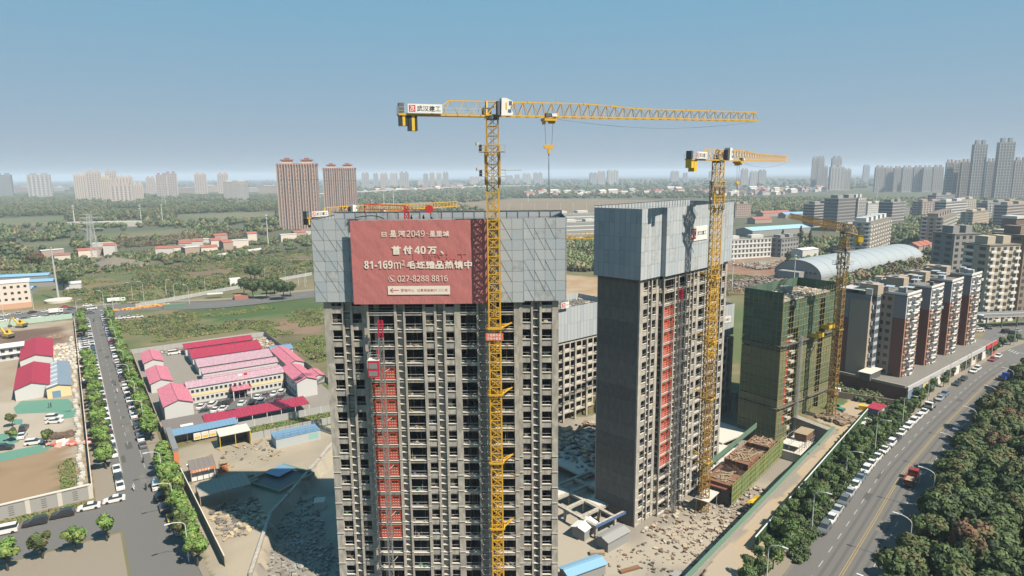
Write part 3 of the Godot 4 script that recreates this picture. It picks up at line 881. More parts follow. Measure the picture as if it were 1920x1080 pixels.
func build_towers() -> void:
	M.vc = vmat(0.9)
	M.vc.albedo_color = lin(1.1, 1.1, 1.1)
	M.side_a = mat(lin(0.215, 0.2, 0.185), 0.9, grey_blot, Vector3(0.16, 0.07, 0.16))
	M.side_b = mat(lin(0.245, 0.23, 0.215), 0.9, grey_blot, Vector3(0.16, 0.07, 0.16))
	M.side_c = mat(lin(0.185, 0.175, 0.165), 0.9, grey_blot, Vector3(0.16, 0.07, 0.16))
	concrete_tower("concrete_tower", "bare concrete tower behind the big red banner, nearest to the viewer", T1, T1_TURN, 20, 13.0, 5, 16, 11)
	concrete_tower("concrete_tower", "bare concrete tower with a dark blank end wall, right of the banner tower", T2, T2_TURN, 20, 11.6, 4, 17, 3)
	var s1 = climbing_screen("climbing_screen", "pale metal panel screen round the top of the tower with the red banner", T1 + Vector3(0, 60.1, 0), T1_TURN, -1.2, 42.6, 14.4, 14.2, 2.06, 1.72, true, [])
	var s2 = climbing_screen("climbing_screen", "blue-grey metal panel screen round the top of the tower with the blank dark end wall", T2 + Vector3(0, 58.8, 0), T2_TURN, -0.9, 42.2, 15.4, 12.6, 1.36, 3.08, false, [])
	var sb = thing("company_sign", "white company sign with red logo on the screen of the tower right of the banner", "sign", T2 + Vector3(0, 67.6, 0), T2_TURN)
	sign_board(sb, 8.4, 3.4, Vector3(21.5, 0, 0.7 + STEP))
	# the banner
	var bn = thing("banner", "huge faded red sales banner with white lettering and a phone number", "banner", T1 + Vector3(0, 60.1, 0), T1_TURN)
	bn.scale = Vector3(1, 0.93, 1)
	var B0 = Vector3(6.5, -0.15, STEP + 0.72)
	var cm = MB.new()
	var wave = func(x: float, y: float) -> Vector3:
		var sag = 0.05 * sin(x * 0.9 + y * 0.35) * nz2.get_noise_2d(x * 4.0, y * 3.0) + 0.03 * nz.get_noise_2d(x * 30.0 + y * 22.0, y * 12.0)
		return Vector3(x, y - 0.06 * absf(sin(x * 0.67)) * (1.0 if y > 15.0 else 0.3), clampf(sag, -0.05, 0.04))
	for i in 58:
		for j in 38:
			var x0 = -0.6 + i * 0.4
			var y0 = j * 15.55 / 38.0
			cm.quad(wave.call(x0, y0), wave.call(x0 + 0.4, y0), wave.call(x0 + 0.4, y0 + 15.55 / 38.0), wave.call(x0, y0 + 15.55 / 38.0))
	part(bn, "cloth", cm.mesh(), M.banner, B0)
	var F = B0 + Vector3(0, 0, 0.10)
	part(bn, "ghost_lettering", strokes("武汉建工", 1.75, 0.24, 0.1).mesh(), M.banner_dark, F + Vector3(11.7, 7.9, -0.005))
	part(bn, "ghost_logo", cbox(1.5, 1.6, 0.004), M.banner_dark, F + Vector3(10.7, 8.8, -0.004))
	part(bn, "lettering", strokes("标", 0.95, 0.09).mesh(), M.ink, F + Vector3(4.67, 12.5, 0.003))
	part(bn, "lettering", strokes("星河", 1.2, 0.15, 0.2).mesh(), M.ink, F + Vector3(6.1, 12.5, 0.003))
	print_text(bn, "2049", 3.05, 1.15, F + Vector3(9.0, 12.5, 0), M.ink)
	part(bn, "lettering", cbox(0.16, 0.16, 0.01), M.ink, F + Vector3(12.45, 13.1, 0.005))
	part(bn, "lettering", strokes("星里城", 1.05, 0.13, 0.08).mesh(), M.ink, F + Vector3(12.85, 12.5, 0.003))
	part(bn, "lettering", strokes("首付", 1.55, 0.26, 0.25).mesh(), M.ink, F + Vector3(6.35, 9.3, 0.003))
	print_text(bn, "40", 1.95, 1.42, F + Vector3(10.2, 9.35, 0), M.ink, true)
	part(bn, "lettering", strokes("万、", 1.5, 0.26, 0.1).mesh(), M.ink, F + Vector3(12.5, 9.3, 0.003))
	print_text(bn, "81-169", 4.85, 1.5, F + Vector3(1.55, 6.65, 0), M.ink, true)
	print_text(bn, "m²", 1.85, 1.55, F + Vector3(6.62, 6.65, 0), M.ink)
	part(bn, "lettering", strokes("毛坯臻品热销中", 1.45, 0.22, 0.124).mesh(), M.ink, F + Vector3(8.8, 6.6, 0.003))
	print_text(bn, "027-8288 8816", 8.6, 1.1, F + Vector3(7.15, 4.25, 0), M.ink)
	var ph = MB.new()
	for k in 10:
		var a0 = TAU * k / 12.0 + 0.6
		ph.quad(Vector3(cos(a0), sin(a0), 0) * 0.6, Vector3(cos(a0 + 0.53), sin(a0 + 0.53), 0) * 0.6, Vector3(cos(a0 + 0.53), sin(a0 + 0.53), 0) * 0.53, Vector3(cos(a0), sin(a0), 0) * 0.53)
	for seg in [[-0.28, 0.28, -0.12, -0.1], [-0.12, -0.1, 0.26, -0.32]]:
		var a1 = Vector3(seg[0], seg[1], 0.001)
		var b1 = Vector3(seg[2], seg[3], 0.001)
		var pp = Vector3(-(b1 - a1).y, (b1 - a1).x, 0).normalized() * 0.1
		ph.quad(a1 - pp, b1 - pp, b1 + pp, a1 + pp)
	part(bn, "phone_symbol", ph.mesh(), M.ink, F + Vector3(6.2, 4.8, 0.004))
	part(bn, "plate", cbox(10.7, 1.62, 0.02), M.ink, F + Vector3(10.75, 2.6, 0.0))
	var arrow = MB.new()
	for seg in [[0.0, 0.0, 1.5, 0.0], [0.0, 0.0, 0.5, 0.4], [0.0, 0.0, 0.5, -0.4]]:
		var a2 = Vector3(seg[0], seg[1], 0)
		var b2 = Vector3(seg[2], seg[3], 0)
		var p2 = Vector3(-(b2 - a2).y, (b2 - a2).x, 0).normalized() * 0.09
		arrow.quad(a2 - p2, b2 - p2, b2 + p2, a2 + p2)
	part(bn, "arrow", arrow.mesh(), M.banner, F + Vector3(5.8, 2.6, 0.02))
	part(bn, "small_lettering", strokes("营销中心", 0.57, 0.07, 0.06).mesh(), M.banner, F + Vector3(7.6, 2.3, 0.014))
	part(bn, "small_lettering", strokes("沿景秀街前行", 0.55, 0.07, 0.06).mesh(), M.banner, F + Vector3(10.4, 2.3, 0.014))
	print_text(bn, "300", 1.0, 0.5, F + Vector3(14.0, 2.32, 0.0), M.banner)
	part(bn, "small_lettering", strokes("米", 0.57, 0.07).mesh(), M.banner, F + Vector3(15.15, 2.3, 0.014))
	# hoists
	var b1 = Basis(Vector3.UP, T1_TURN)
	var b2 = Basis(Vector3.UP, T2_TURN)
	hoist("grey lattice hoist mast with red doors behind it on the banner tower", T1 + b1 * Vector3(10.6, 0, STEP + 2.0), T1_TURN, 57.6, 49.0)
	hoist("grey lattice hoist mast on the front of the tower with the blank dark end wall", T2 + b2 * Vector3(12.0, 0, STEP + 2.0), T2_TURN, 56.0, -1.0)

# ---------------------------------------------------------------- tower cranes
func crane(label: String, base: Vector3, slew_y: float, mast_turn: float, jib_turn: float, jib_len: float, cj_len: float, m: Material, opt := {}) -> Node3D:
	var t = thing("tower_crane", label, "tower crane", base, 0.0, "tower cranes")
	var w: float = opt.get("w", 1.9)
	var h = slew_y - base.y
	var lean: float = mast_turn
	# mast
	var sh = 3.0
	var n = int(h / sh)
	sh = h / n
	var sec = MB.new()
	lattice(sec, w, sh * 0.5, 0.0, 0.19)
	lattice(sec, w, sh * 0.5, sh * 0.5, 0.19, false)
	sec.bar(Vector3(-0.2, 0, -0.5), Vector3(-0.2, sh, -0.5), 0.07)
	sec.bar(Vector3(0.2, 0, -0.5), Vector3(0.2, sh, -0.5), 0.07)
	for k in 6:
		sec.bar(Vector3(-0.2, k * sh / 6.0, -0.5), Vector3(0.2, k * sh / 6.0, -0.5), 0.05)
	var sm = sec.mesh()
	var lower: Material = opt.get("lower", m)
	for k in n:
		part(t, "mast_section", sm, m if k > n * 0.45 else lower, Vector3(0, k * sh, 0), lean)
	# climbing frame with two decks
	if opt.get("cage", true):
		var cg = MB.new()
		lattice(cg, w + 0.5, 3.2, 0.0, 0.15, false)
		lattice(cg, w + 0.5, 3.2, 3.2, 0.15, false)
		part(t, "climbing_frame", cg.mesh(), m, Vector3(0, h - 11.0, 0), lean)
		for y in [h - 9.6, h - 5.6]:
			var deck = MB.new()
			for q in [[0, 1.7, 4.0, 0.8], [0, -1.7, 4.0, 0.8], [1.75, 0, 0.8, 2.6], [-1.75, 0, 0.8, 2.6]]:
				deck.box(Vector3(q[0], 0, q[1]), Vector3(q[2], 0.1, q[3]))
			var d = part(t, "deck", deck.mesh(), M.galv, Vector3(0, y, 0), lean)
			var rl = MB.new()
			for yy in [0.55, 1.1]:
				var c4 = [Vector3(-2.1, yy, -2.1), Vector3(2.1, yy, -2.1), Vector3(2.1, yy, 2.1), Vector3(-2.1, yy, 2.1)]
				for q in 4: rl.bar(c4[q], c4[(q + 1) % 4], 0.05)
			for q in [[-2.1, -2.1], [2.1, -2.1], [2.1, 2.1], [-2.1, 2.1], [0, 2.1], [0, -2.1]]:
				rl.bar(Vector3(q[0], 0, q[1]), Vector3(q[0], 1.1, q[1]), 0.05)
			part(d, "railing", rl.mesh(), M.galv)
			part(d, "lamp", cbox(0.5, 0.5, 0.3), M.galv, Vector3(-2.3, 1.2, 1.9), 0.6)
			part(d, "pump_unit", cbox(0.5, 1.0, 0.5), M.black, Vector3(-1.9, 0.6, 1.4))
		part(t, "spout_beam", cbox(3.6, 0.12, 0.12), M.galv, Vector3(3.0, h - 8.6, 0.6), lean)
	# slewing ring and head
	var top = Node3D.new()
	top.name = "slewing_unit"
	t.add_child(top)
	top.position = Vector3(0, h, 0)
	top.rotation.y = jib_turn
	var ring = MB.new()
	ring.tube(Vector3(0, -0.5, 0), Vector3(0, 0.15, 0), w * 0.62, w * 0.62, 16)
	part(top, "slewing_ring", ring.mesh(), M.frame_dark)
	var rh = 2.35
	var head = MB.new()
	for q in [[-1.1, -0.75], [1.1, -0.75], [1.1, 0.75], [-1.1, 0.75]]:
		head.bar(Vector3(q[0], 0.1, q[1]), Vector3(q[0] * 0.8, rh, q[1] * 0.25), 0.2)
	head.box(Vector3(0, 0.18, 0), Vector3(2.6, 0.25, 1.8))
	head.bar(Vector3(-1.1, 0.1, 0.75), Vector3(0.9, rh, 0.2), 0.14)
	head.bar(Vector3(-1.1, 0.1, -0.75), Vector3(0.9, rh, -0.2), 0.14)
	head.box(Vector3(0, rh, 0), Vector3(2.2, 0.25, 0.5))
	part(top, "tower_head", head.mesh(), m)
	part(top, "winch", cbox(1.3, 1.1, 1.2), M.frame_dark, Vector3(-0.9, 0.8, 0))
	# jib
	var nj = int(round(jib_len / 5.0))
	var ls = jib_len / nj
	for k in nj:
		var mb = MB.new()
		var hA = _jib_h(k * ls / jib_len, rh)
		var hB = _jib_h((k + 1) * ls / jib_len, rh)
		for s in [-0.75, 0.75]:
			mb.bar(Vector3(0, 0.12, s), Vector3(ls, 0.12, s), 0.22)
		mb.bar(Vector3(0, hA, 0), Vector3(ls, hB, 0), 0.20)
		for j in 3:
			var x0 = ls * j / 3.0
			var x1 = ls * (j + 1) / 3.0
			var xm = (x0 + x1) * 0.5
			var hm = lerpf(hA, hB, xm / ls)
			for s in [-0.75, 0.75]:
				mb.bar(Vector3(x0, 0.12, s), Vector3(xm, hm, 0), 0.085)
				mb.bar(Vector3(xm, hm, 0), Vector3(x1, 0.12, s), 0.085)
			mb.bar(Vector3(x0, 0.12, -0.75), Vector3(x1, 0.12, 0.75), 0.07)
			mb.bar(Vector3(x1, 0.12, -0.75), Vector3(x1, 0.12, 0.75), 0.07)
		mb.box(Vector3(0.15, hA, 0), Vector3(0.4, 0.3, 0.3))
		part(top, "jib_section", mb.mesh(), m, Vector3(1.2 + k * ls, 0, 0))
	# counter jib
	var cj = MB.new()
	for s in [-0.7, 0.7]:
		cj.box(Vector3(-cj_len * 0.5, 0.05, s), Vector3(cj_len, 0.3, 0.18))
	cj.box(Vector3(-cj_len * 0.5 - 1.0, 0.1, 0), Vector3(cj_len - 2.0, 0.08, 1.5))
	cj.bar(Vector3(0, rh, 0), Vector3(-cj_len * 0.47, rh, 0), 0.18)
	cj.bar(Vector3(-cj_len * 0.47, rh, 0), Vector3(-cj_len * 0.66, 0.2, 0.6), 0.14)
	cj.bar(Vector3(-cj_len * 0.47, rh, 0), Vector3(-cj_len * 0.66, 0.2, -0.6), 0.14)
	for k in 3:
		cj.bar(Vector3(-1.2 - k * 2.3, 0.2, 0.7), Vector3(-2.4 - k * 2.3, rh, 0), 0.09)
		cj.bar(Vector3(-2.4 - k * 2.3, rh, 0), Vector3(-3.5 - k * 2.3, 0.2, 0.7), 0.09)
	part(top, "counter_jib", cj.mesh(), m)
	var rr = MB.new()
	for s in [-0.95, 0.95]:
		for y in [0.6, 1.15]:
			rr.bar(Vector3(-2.0, y, s), Vector3(-cj_len, y, s), 0.05)
		for k in 8:
			var x = -2.0 - (cj_len - 2.0) * k / 7.0
			rr.bar(Vector3(x, 0.1, s), Vector3(x, 1.15, s), 0.05)
	part(top, "railing", rr.mesh(), M.galv)
	for q in [[-cj_len + 0.75, 1.9, 1.3, -0.7], [-cj_len + 2.2, 2.6, 1.4, -1.1]]:
		var cwb = part(top, "counterweight", cbox(q[2], q[1], 1.3), M.black if opt.get("striped", true) else M.yellow, Vector3(q[0], q[3], 0))
		if opt.get("striped", true):
			part(cwb, "stripe", cbox(q[2] * 0.32, q[1] + 0.01, 1.34), M.yellow, Vector3(0.05, 0, 0))
	part(top, "winch_frame", cbox(0.8, 1.7, 1.2), M.frame_dark, Vector3(-cj_len + 0.5, 0.95, 0))
	if opt.get("sign", true):
		sign_board(top, 5.4, 1.35, Vector3(-cj_len + 4.1, 0.95, 1.08))
	# cab
	var cab = MB.new()
	var prof = [Vector2(0, 0), Vector2(1.9, 0.05), Vector2(2.0, 0.5), Vector2(1.5, 1.2), Vector2(2.0, 1.9), Vector2(1.9, 2.3), Vector2(0.9, 2.75), Vector2(0.1, 2.75)]
	for k in prof.size():
		var a: Vector2 = prof[k]
		var b: Vector2 = prof[(k + 1) % prof.size()]
		cab.quad(Vector3(b.x, b.y, -0.65), Vector3(a.x, a.y, -0.65), Vector3(a.x, a.y, 0.65), Vector3(b.x, b.y, 0.65))
	for k in range(1, prof.size() - 1):
		cab.tri(Vector3(prof[0].x, prof[0].y, 0.65), Vector3(prof[k].x, prof[k].y, 0.65), Vector3(prof[k + 1].x, prof[k + 1].y, 0.65))
		cab.tri(Vector3(prof[0].x, prof[0].y, -0.65), Vector3(prof[k + 1].x, prof[k + 1].y, -0.65), Vector3(prof[k].x, prof[k].y, -0.65))
	var cb = part(top, "cab", cab.mesh(), M.white, Vector3(0.95, 0.0, 1.5))
	part(cb, "window", cbox(0.5, 0.65, 0.04), M.glass_blue, Vector3(1.55, 1.95, 0.66))
	part(cb, "window", cbox(0.55, 0.5, 0.04), M.glass_blue, Vector3(1.4, 0.75, 0.66))
	part(cb, "stripe", cbox(0.22, 1.1, 0.03), M.crane, Vector3(0.85, 1.5, 0.66))
	part(cb, "door_frame", cbox(0.5, 2.2, 1.0), M.frame_dark, Vector3(-0.28, 1.2, -0.1))
	# trolley, hook and ropes
	var tx: float = opt.get("trolley", 12.0)
	var drop: float = opt.get("drop", 5.0)
	var tr = MB.new()
	tr.box(Vector3(0, -0.35, 0), Vector3(2.2, 0.45, 1.9))
	tr.box(Vector3(-0.9, -0.8, 0), Vector3(0.2, 0.6, 1.2))
	tr.box(Vector3(0.5, -0.75, 0), Vector3(0.9, 0.4, 1.0))
	var to = part(top, "trolley", tr.mesh(), m, Vector3(tx, 0, 0))
	part(to, "winch_box", cbox(0.9, 0.5, 0.7), M.white, Vector3(0.6, 0.35, 0.8))
	part(to, "winch_drum", cbox(0.8, 0.6, 0.6), M.frame_dark, Vector3(-0.5, 0.35, 0.8))
	var rp = MB.new()
	for s in [-0.75, 0.75]:
		rp.bar(Vector3(s, -0.6, 0), Vector3(s * 0.7, -drop, 0), 0.045)
	part(top, "hoist_rope", rp.mesh(), M.wire, Vector3(tx, 0, 0))
	var hk = MB.new()
	hk.box(Vector3(0, -drop - 0.3, 0), Vector3(1.3, 0.35, 0.3))
	for s in [-0.55, 0.0, 0.55]:
		hk.tube(Vector3(s, -drop - 0.15, -0.12), Vector3(s, -drop - 0.15, 0.12), 0.36, 0.36, 8)
	hk.box(Vector3(0, -drop - 0.9, 0), Vector3(0.35, 0.9, 0.25))
	var ho = part(top, "hook_block", hk.mesh(), m, Vector3(tx, 0, 0))
	var sl = MB.new()
	var lng: float = opt.get("sling", 7.0)
	sl.tube(Vector3(0, -drop - 1.3, 0), Vector3(0, -drop - 1.7, 0), 0.16, 0.05, 6)
	sl.bar(Vector3(0, -drop - 1.5, 0), Vector3(0.12, -drop - 1.5 - lng, 0), 0.06)
	sl.bar(Vector3(0, -drop - 1.5, 0), Vector3(-0.18, -drop - 1.2 - lng, 0.1), 0.05)
	part(ho, "sling", sl.mesh(), M.wire)
	# slack trolley rope below the jib
	var sk = MB.new()
	var pr = Vector3(tx + 1, -0.2, 0)
	for k in 12:
		var f = (k + 1) / 12.0
		var q = Vector3(lerpf(tx + 1, jib_len + 0.5, f), -0.2 - sin(PI * f) * 1.3, 0)
		sk.bar(pr, q, 0.035)
		pr = q
	part(top, "trolley_rope", sk.mesh(), M.wire)
	# ties to the building
	for y in opt.get("ties", []):
		var ti = MB.new()
		var c4 = [Vector3(-1.25, 0, -1.25), Vector3(1.25, 0, -1.25), Vector3(1.25, 0, 1.25), Vector3(-1.25, 0, 1.25)]
		for q in 4:
			ti.box((c4[q] + c4[(q + 1) % 4]) * 0.5, Vector3(2.3 if q % 2 == 0 else 0.2, 0.3, 0.2 if q % 2 == 0 else 2.3))
		var reach: float = opt.get("reach", 2.2)
		ti.bar(Vector3(1.2, 0, 0.3), Vector3(3.2, 0.4, -reach), 0.17)
		ti.bar(Vector3(1.2, 0.3, -0.4), Vector3(2.7, 0.1, -reach), 0.13)
		ti.bar(Vector3(-1.2, 0, -0.3), Vector3(-2.0, 0.2, -reach), 0.15)
		part(t, "wall_tie", ti.mesh(), m, Vector3(0, y - base.y, 0), opt.get("tie_turn", 0.0))
	return t

func _jib_h(f: float, rh: float) -> float:
	return rh if f < 0.34 else lerpf(rh, 1.75, minf(1.0, (f - 0.34) / 0.16)) if f < 0.5 else lerpf(1.75, 1.6, (f - 0.5) * 2.0)

func build_cranes() -> void:
	var c1 = crane("yellow tower crane before the red banner tower, its jib the highest", Vector3(-3.0, -7, -109.15), 84.1, T1_TURN, 0.311, 50.0, 15.2, M.crane, {"trolley": 9.9, "drop": 4.6, "sling": 7.0, "ties": [49.0, 37.2, 24.6, 12.0], "tie_turn": T1_TURN, "reach": 2.6})
	var plate = thing("slogan_plate", "small red plate with white characters on the crane mast below the banner", "sign", Vector3(-3.05, 47.6, -107.95), T1_TURN)
	part(plate, "board", cbox(3.0, 1.25, 0.06), mat(lin(0.75, 0.16, 0.08), 0.6))
	part(plate, "lettering", strokes("工里前为品", 0.42, 0.06, 0.15).mesh(), M.white, Vector3(-1.25, 0.1, 0.035))
	part(plate, "lettering", strokes("万首中星里", 0.42, 0.06, 0.15).mesh(), M.white, Vector3(-1.25, -0.5, 0.035))
	crane("yellow tower crane with rusty mast in front of the right concrete tower", Vector3(46.3, -7.5, -148), 77.4, 0.15, 0.88, 47.0, 15.6, M.crane, {"lower": M.crane_rust, "trolley": 12.0, "drop": 5.0, "sling": 5.0, "striped": false, "ties": [51.0, 36.0, 22.0, 6.0], "tie_turn": 0.8, "reach": 5.0})
	crane("yellow tower crane beside the green netted building, its jib pointing away", Vector3(97.6, -7, -190.5), 57.2, 0.66, PI - 1.73, 62.0, 13.0, M.crane_rust, {"sign": false, "striped": false, "trolley": 20.0, "drop": 3.0, "sling": 2.0, "ties": [28.0, 8.0], "tie_turn": 0.66, "reach": 2.0})
	crane("yellow crane whose jib shows above the roof of the red banner tower", Vector3(-44.9, -7, -176.6), 64.3, 0.2, 1.017, 50.0, 13.6, M.crane, {"cage": false, "trolley": 14.0, "drop": 1.0, "sling": 0.5})
	crane("yellow crane seen only in the gap between the two concrete towers", Vector3(47, -7, -250), 50.0, 0.3, PI + 0.02, 50.0, 12.0, M.crane, {"cage": false, "sign": false, "trolley": 30.0, "drop": 4.0, "sling": 2.0})
	crane("low yellow crane between the right concrete tower and the green netted building", Vector3(86, -7, -262), 26.0, 0.3, PI - 0.25, 46.0, 12.0, M.crane, {"cage": false, "sign": false, "trolley": 18.0, "drop": 3.0, "sling": 2.0})
	# concrete placing boom on the roof of the banner tower
	var pb = thing("placing_boom", "red concrete placing boom on the roof behind the banner", "concrete pump", Vector3(-19.3, 65.4, -120.5), 0.06)
	var post = MB.new()
	lattice(post, 0.7, 1.3, 0, 0.14); lattice(post, 0.7, 1.3, 1.3, 0.14); lattice(post, 0.7, 1.2, 2.6, 0.14)
	part(pb, "post", post.mesh(), M.red)
	var ar = MB.new()
	for z in [-0.3, 0.3]:
		ar.bar(Vector3(0, 3.9, z), Vector3(-7.6, 4.3, z), 0.16)
		ar.bar(Vector3(0, 3.1, z), Vector3(-7.6, 3.4, z), 0.14)
	for k in 6:
		ar.bar(Vector3(-k * 1.25, 3.1, 0.3), Vector3(-k * 1.25 - 0.6, 4.1, 0.3), 0.07)
	ar.bar(Vector3(-7.6, 4.3, 0), Vector3(-7.6, 2.6, 0), 0.14)
	part(pb, "arm", ar.mesh(), M.red)
	var ba = MB.new()
	ba.bar(Vector3(0, 3.2, 0), Vector3(4.2, 3.2, 0), 0.16)
	part(pb, "rear_arm", ba.mesh(), M.red)
	var cwt = MB.new()
	cwt.tube(Vector3(4.2, 3.3, -0.5), Vector3(4.2, 3.3, 0.5), 0.75, 0.75, 12)
	part(pb, "counterweight", cwt.mesh(), M.red)
	var hose = MB.new()
	var h0 = Vector3(-9.0, 2.0, 1.6)
	for k in 8:
		var f = (k + 1) / 8.0
		var h1 = Vector3(-9.0 + 6.2 * f, 2.0 + 0.3 * sin(f * 3.0) - 1.6 * pow(f, 6.0), 1.6)
		hose.bar(h0, h1, 0.16)
		h0 = h1
	part(pb, "hose", hose.mesh(), M.black)

# ---------------------------------------------------------------- the building site
func slab_box(called: String, label: String, category: String, at: Vector3, size: Vector3, turn: float, m: Material, group := "") -> MeshInstance3D:
	var o = part(self, called, cbox(size.x, size.y, size.z), m, at, turn)
	tag(o, label, category, group)
	return o

func fence(called: String, label: String, category: String, a: Vector3, b: Vector3, h: float, step: float, m: Material, post: Material, top: Material = null) -> Node3D:
	var d = b - a
	var turn = atan2(-d.z, d.x)
	var t = thing(called, label, category, a, turn)
	var l = Vector2(d.x, d.z).length()
	var n = maxi(1, int(round(l / step)))
	var s = l / n
	for k in n:
		part(t, "panel", cbox(s - 0.06, h, 0.06), m, Vector3((k + 0.5) * s, h * 0.5, 0))
		part(t, "post", cbox(0.12, h + 0.12, 0.14), post, Vector3(k * s, h * 0.5 + 0.06, 0))
	if top: part(t, "coping", cbox(l, 0.18, 0.2), top, Vector3(l * 0.5, h + 0.08, 0))
	return t

func lowrise(called: String, label: String, at: Vector3, turn: float, bays: int, bw: float, floors: int, depth: float) -> Node3D:
	var t = thing(called, label, "building", at, turn, "concrete frames behind the towers")
	var w = bays * bw
	var fh = 3.0
	for k in floors + 1:
		part(t, "floor_slab", cbox(w, 0.35, depth), M.concrete, Vector3(w * 0.5, k * fh + 3.0, -depth * 0.5))
	for k in bays + 1:
		part(t, "column", cbox(0.7, floors * fh + 3.0, 0.6), M.concrete, Vector3(k * bw, (floors * fh + 3.0) * 0.5, 0.05))
	for k in floors:
		for j in bays:
			part(t, "spandrel", cbox(bw * 0.45, 1.0, 0.2), M.concrete_pale, Vector3((j + 0.28) * bw, k * fh + 3.7, -0.1))
			part(t, "pier", cbox(0.4, fh, 0.3), M.concrete_pale, Vector3((j + 0.55) * bw, k * fh + 4.5, -0.05))
	part(t, "inner_wall", cbox(w - 0.4, floors * fh + 3.0, 0.2), M.inner, Vector3(w * 0.5, (floors * fh + 3.0) * 0.5, -3.5))
	part(t, "side_wall", cbox(0.3, floors * fh + 3.0, depth - 0.4), M.concrete_b, Vector3(-0.1, (floors * fh + 3.0) * 0.5, -depth * 0.5))
	part(t, "side_wall", cbox(0.3, floors * fh + 3.0, depth - 0.4), M.concrete_b, Vector3(w + 0.1, (floors * fh + 3.0) * 0.5, -depth * 0.5))
	return t

func low_screen(label: String, at: Vector3, turn: float, w: float, h: float, depth: float) -> void:
	var t = thing("climbing_screen", label, "safety screen", at, turn, "climbing screens round the tower tops")
	for f in [[Vector3(0, 0, 0), 0.0, w], [Vector3(w, 0, 0), PI / 2, depth], [Vector3(w, 0, -depth), PI, w], [Vector3(0, 0, -depth), -PI / 2, depth]]:
		var d = Vector3(cos(f[1]), 0, -sin(f[1]))
		var n = int(round(f[2] / 1.5))
		for k in n:
			for r in 2:
				part(t, "panel", cbox(f[2] / n - 0.06, h * 0.5 - 0.05, 0.06), M.panel if (k * 3 + r) % 4 else M.panel_b, f[0] + d * (f[2] * (k + 0.5) / n) + Vector3(0, h * (0.25 + 0.5 * r), 0), f[1])
	var dk = MB.new()
	dk.box(Vector3(w * 0.5, h - 2.0, -depth * 0.5), Vector3(w - 0.4, 0.3, depth - 0.4))
	part(t, "deck", dk.mesh(), M.concrete_dark)
	var cl = MB.new()
	for k in 170:
		var p = Vector3(rng.randf_range(0.8, w - 0.8), h - 1.75, -rng.randf_range(0.8, depth - 0.8))
		cl.col = [Color(0.5, 0.46, 0.4), Color(0.3, 0.26, 0.22), Color(0.18, 0.16, 0.15), Color(0.55, 0.5, 0.45)][rng.randi() % 4]
		cl.box(p, Vector3(rng.randf_range(0.3, 2.6), rng.randf_range(0.1, 0.6), rng.randf_range(0.1, 0.5)), Basis(Vector3.UP, rng.randf() * TAU))
	part(t, "rubble", cl.mesh(), M.vc, Vector3.ZERO, 0.0, "stuff")

func rubble(called: String, label: String, c: Vector3, turn: float, sx: float, sz: float, n: int, smin: float, smax: float, cols: Array, hmax := 0.8) -> void:
	var mb = MB.new()
	var b = Basis(Vector3.UP, turn)
	for k in n:
		var p = c + b * Vector3(rng.randf_range(-sx, sx), 0, rng.randf_range(-sz, sz))
		var s = rng.randf_range(smin, smax)
		mb.col = cols[rng.randi() % cols.size()]
		mb.box(p + Vector3(0, s * 0.2, 0), Vector3(s * rng.randf_range(0.5, 1.6), minf(hmax, s * rng.randf_range(0.2, 0.7)), s * rng.randf_range(0.4, 1.0)), Basis.from_euler(Vector3(rng.randf_range(-0.25, 0.25), rng.randf() * TAU, rng.randf_range(-0.25, 0.25))))
	var o = part(self, called, mb.mesh(), M.vc)
	tag(o, label, "rubble", "", "stuff")

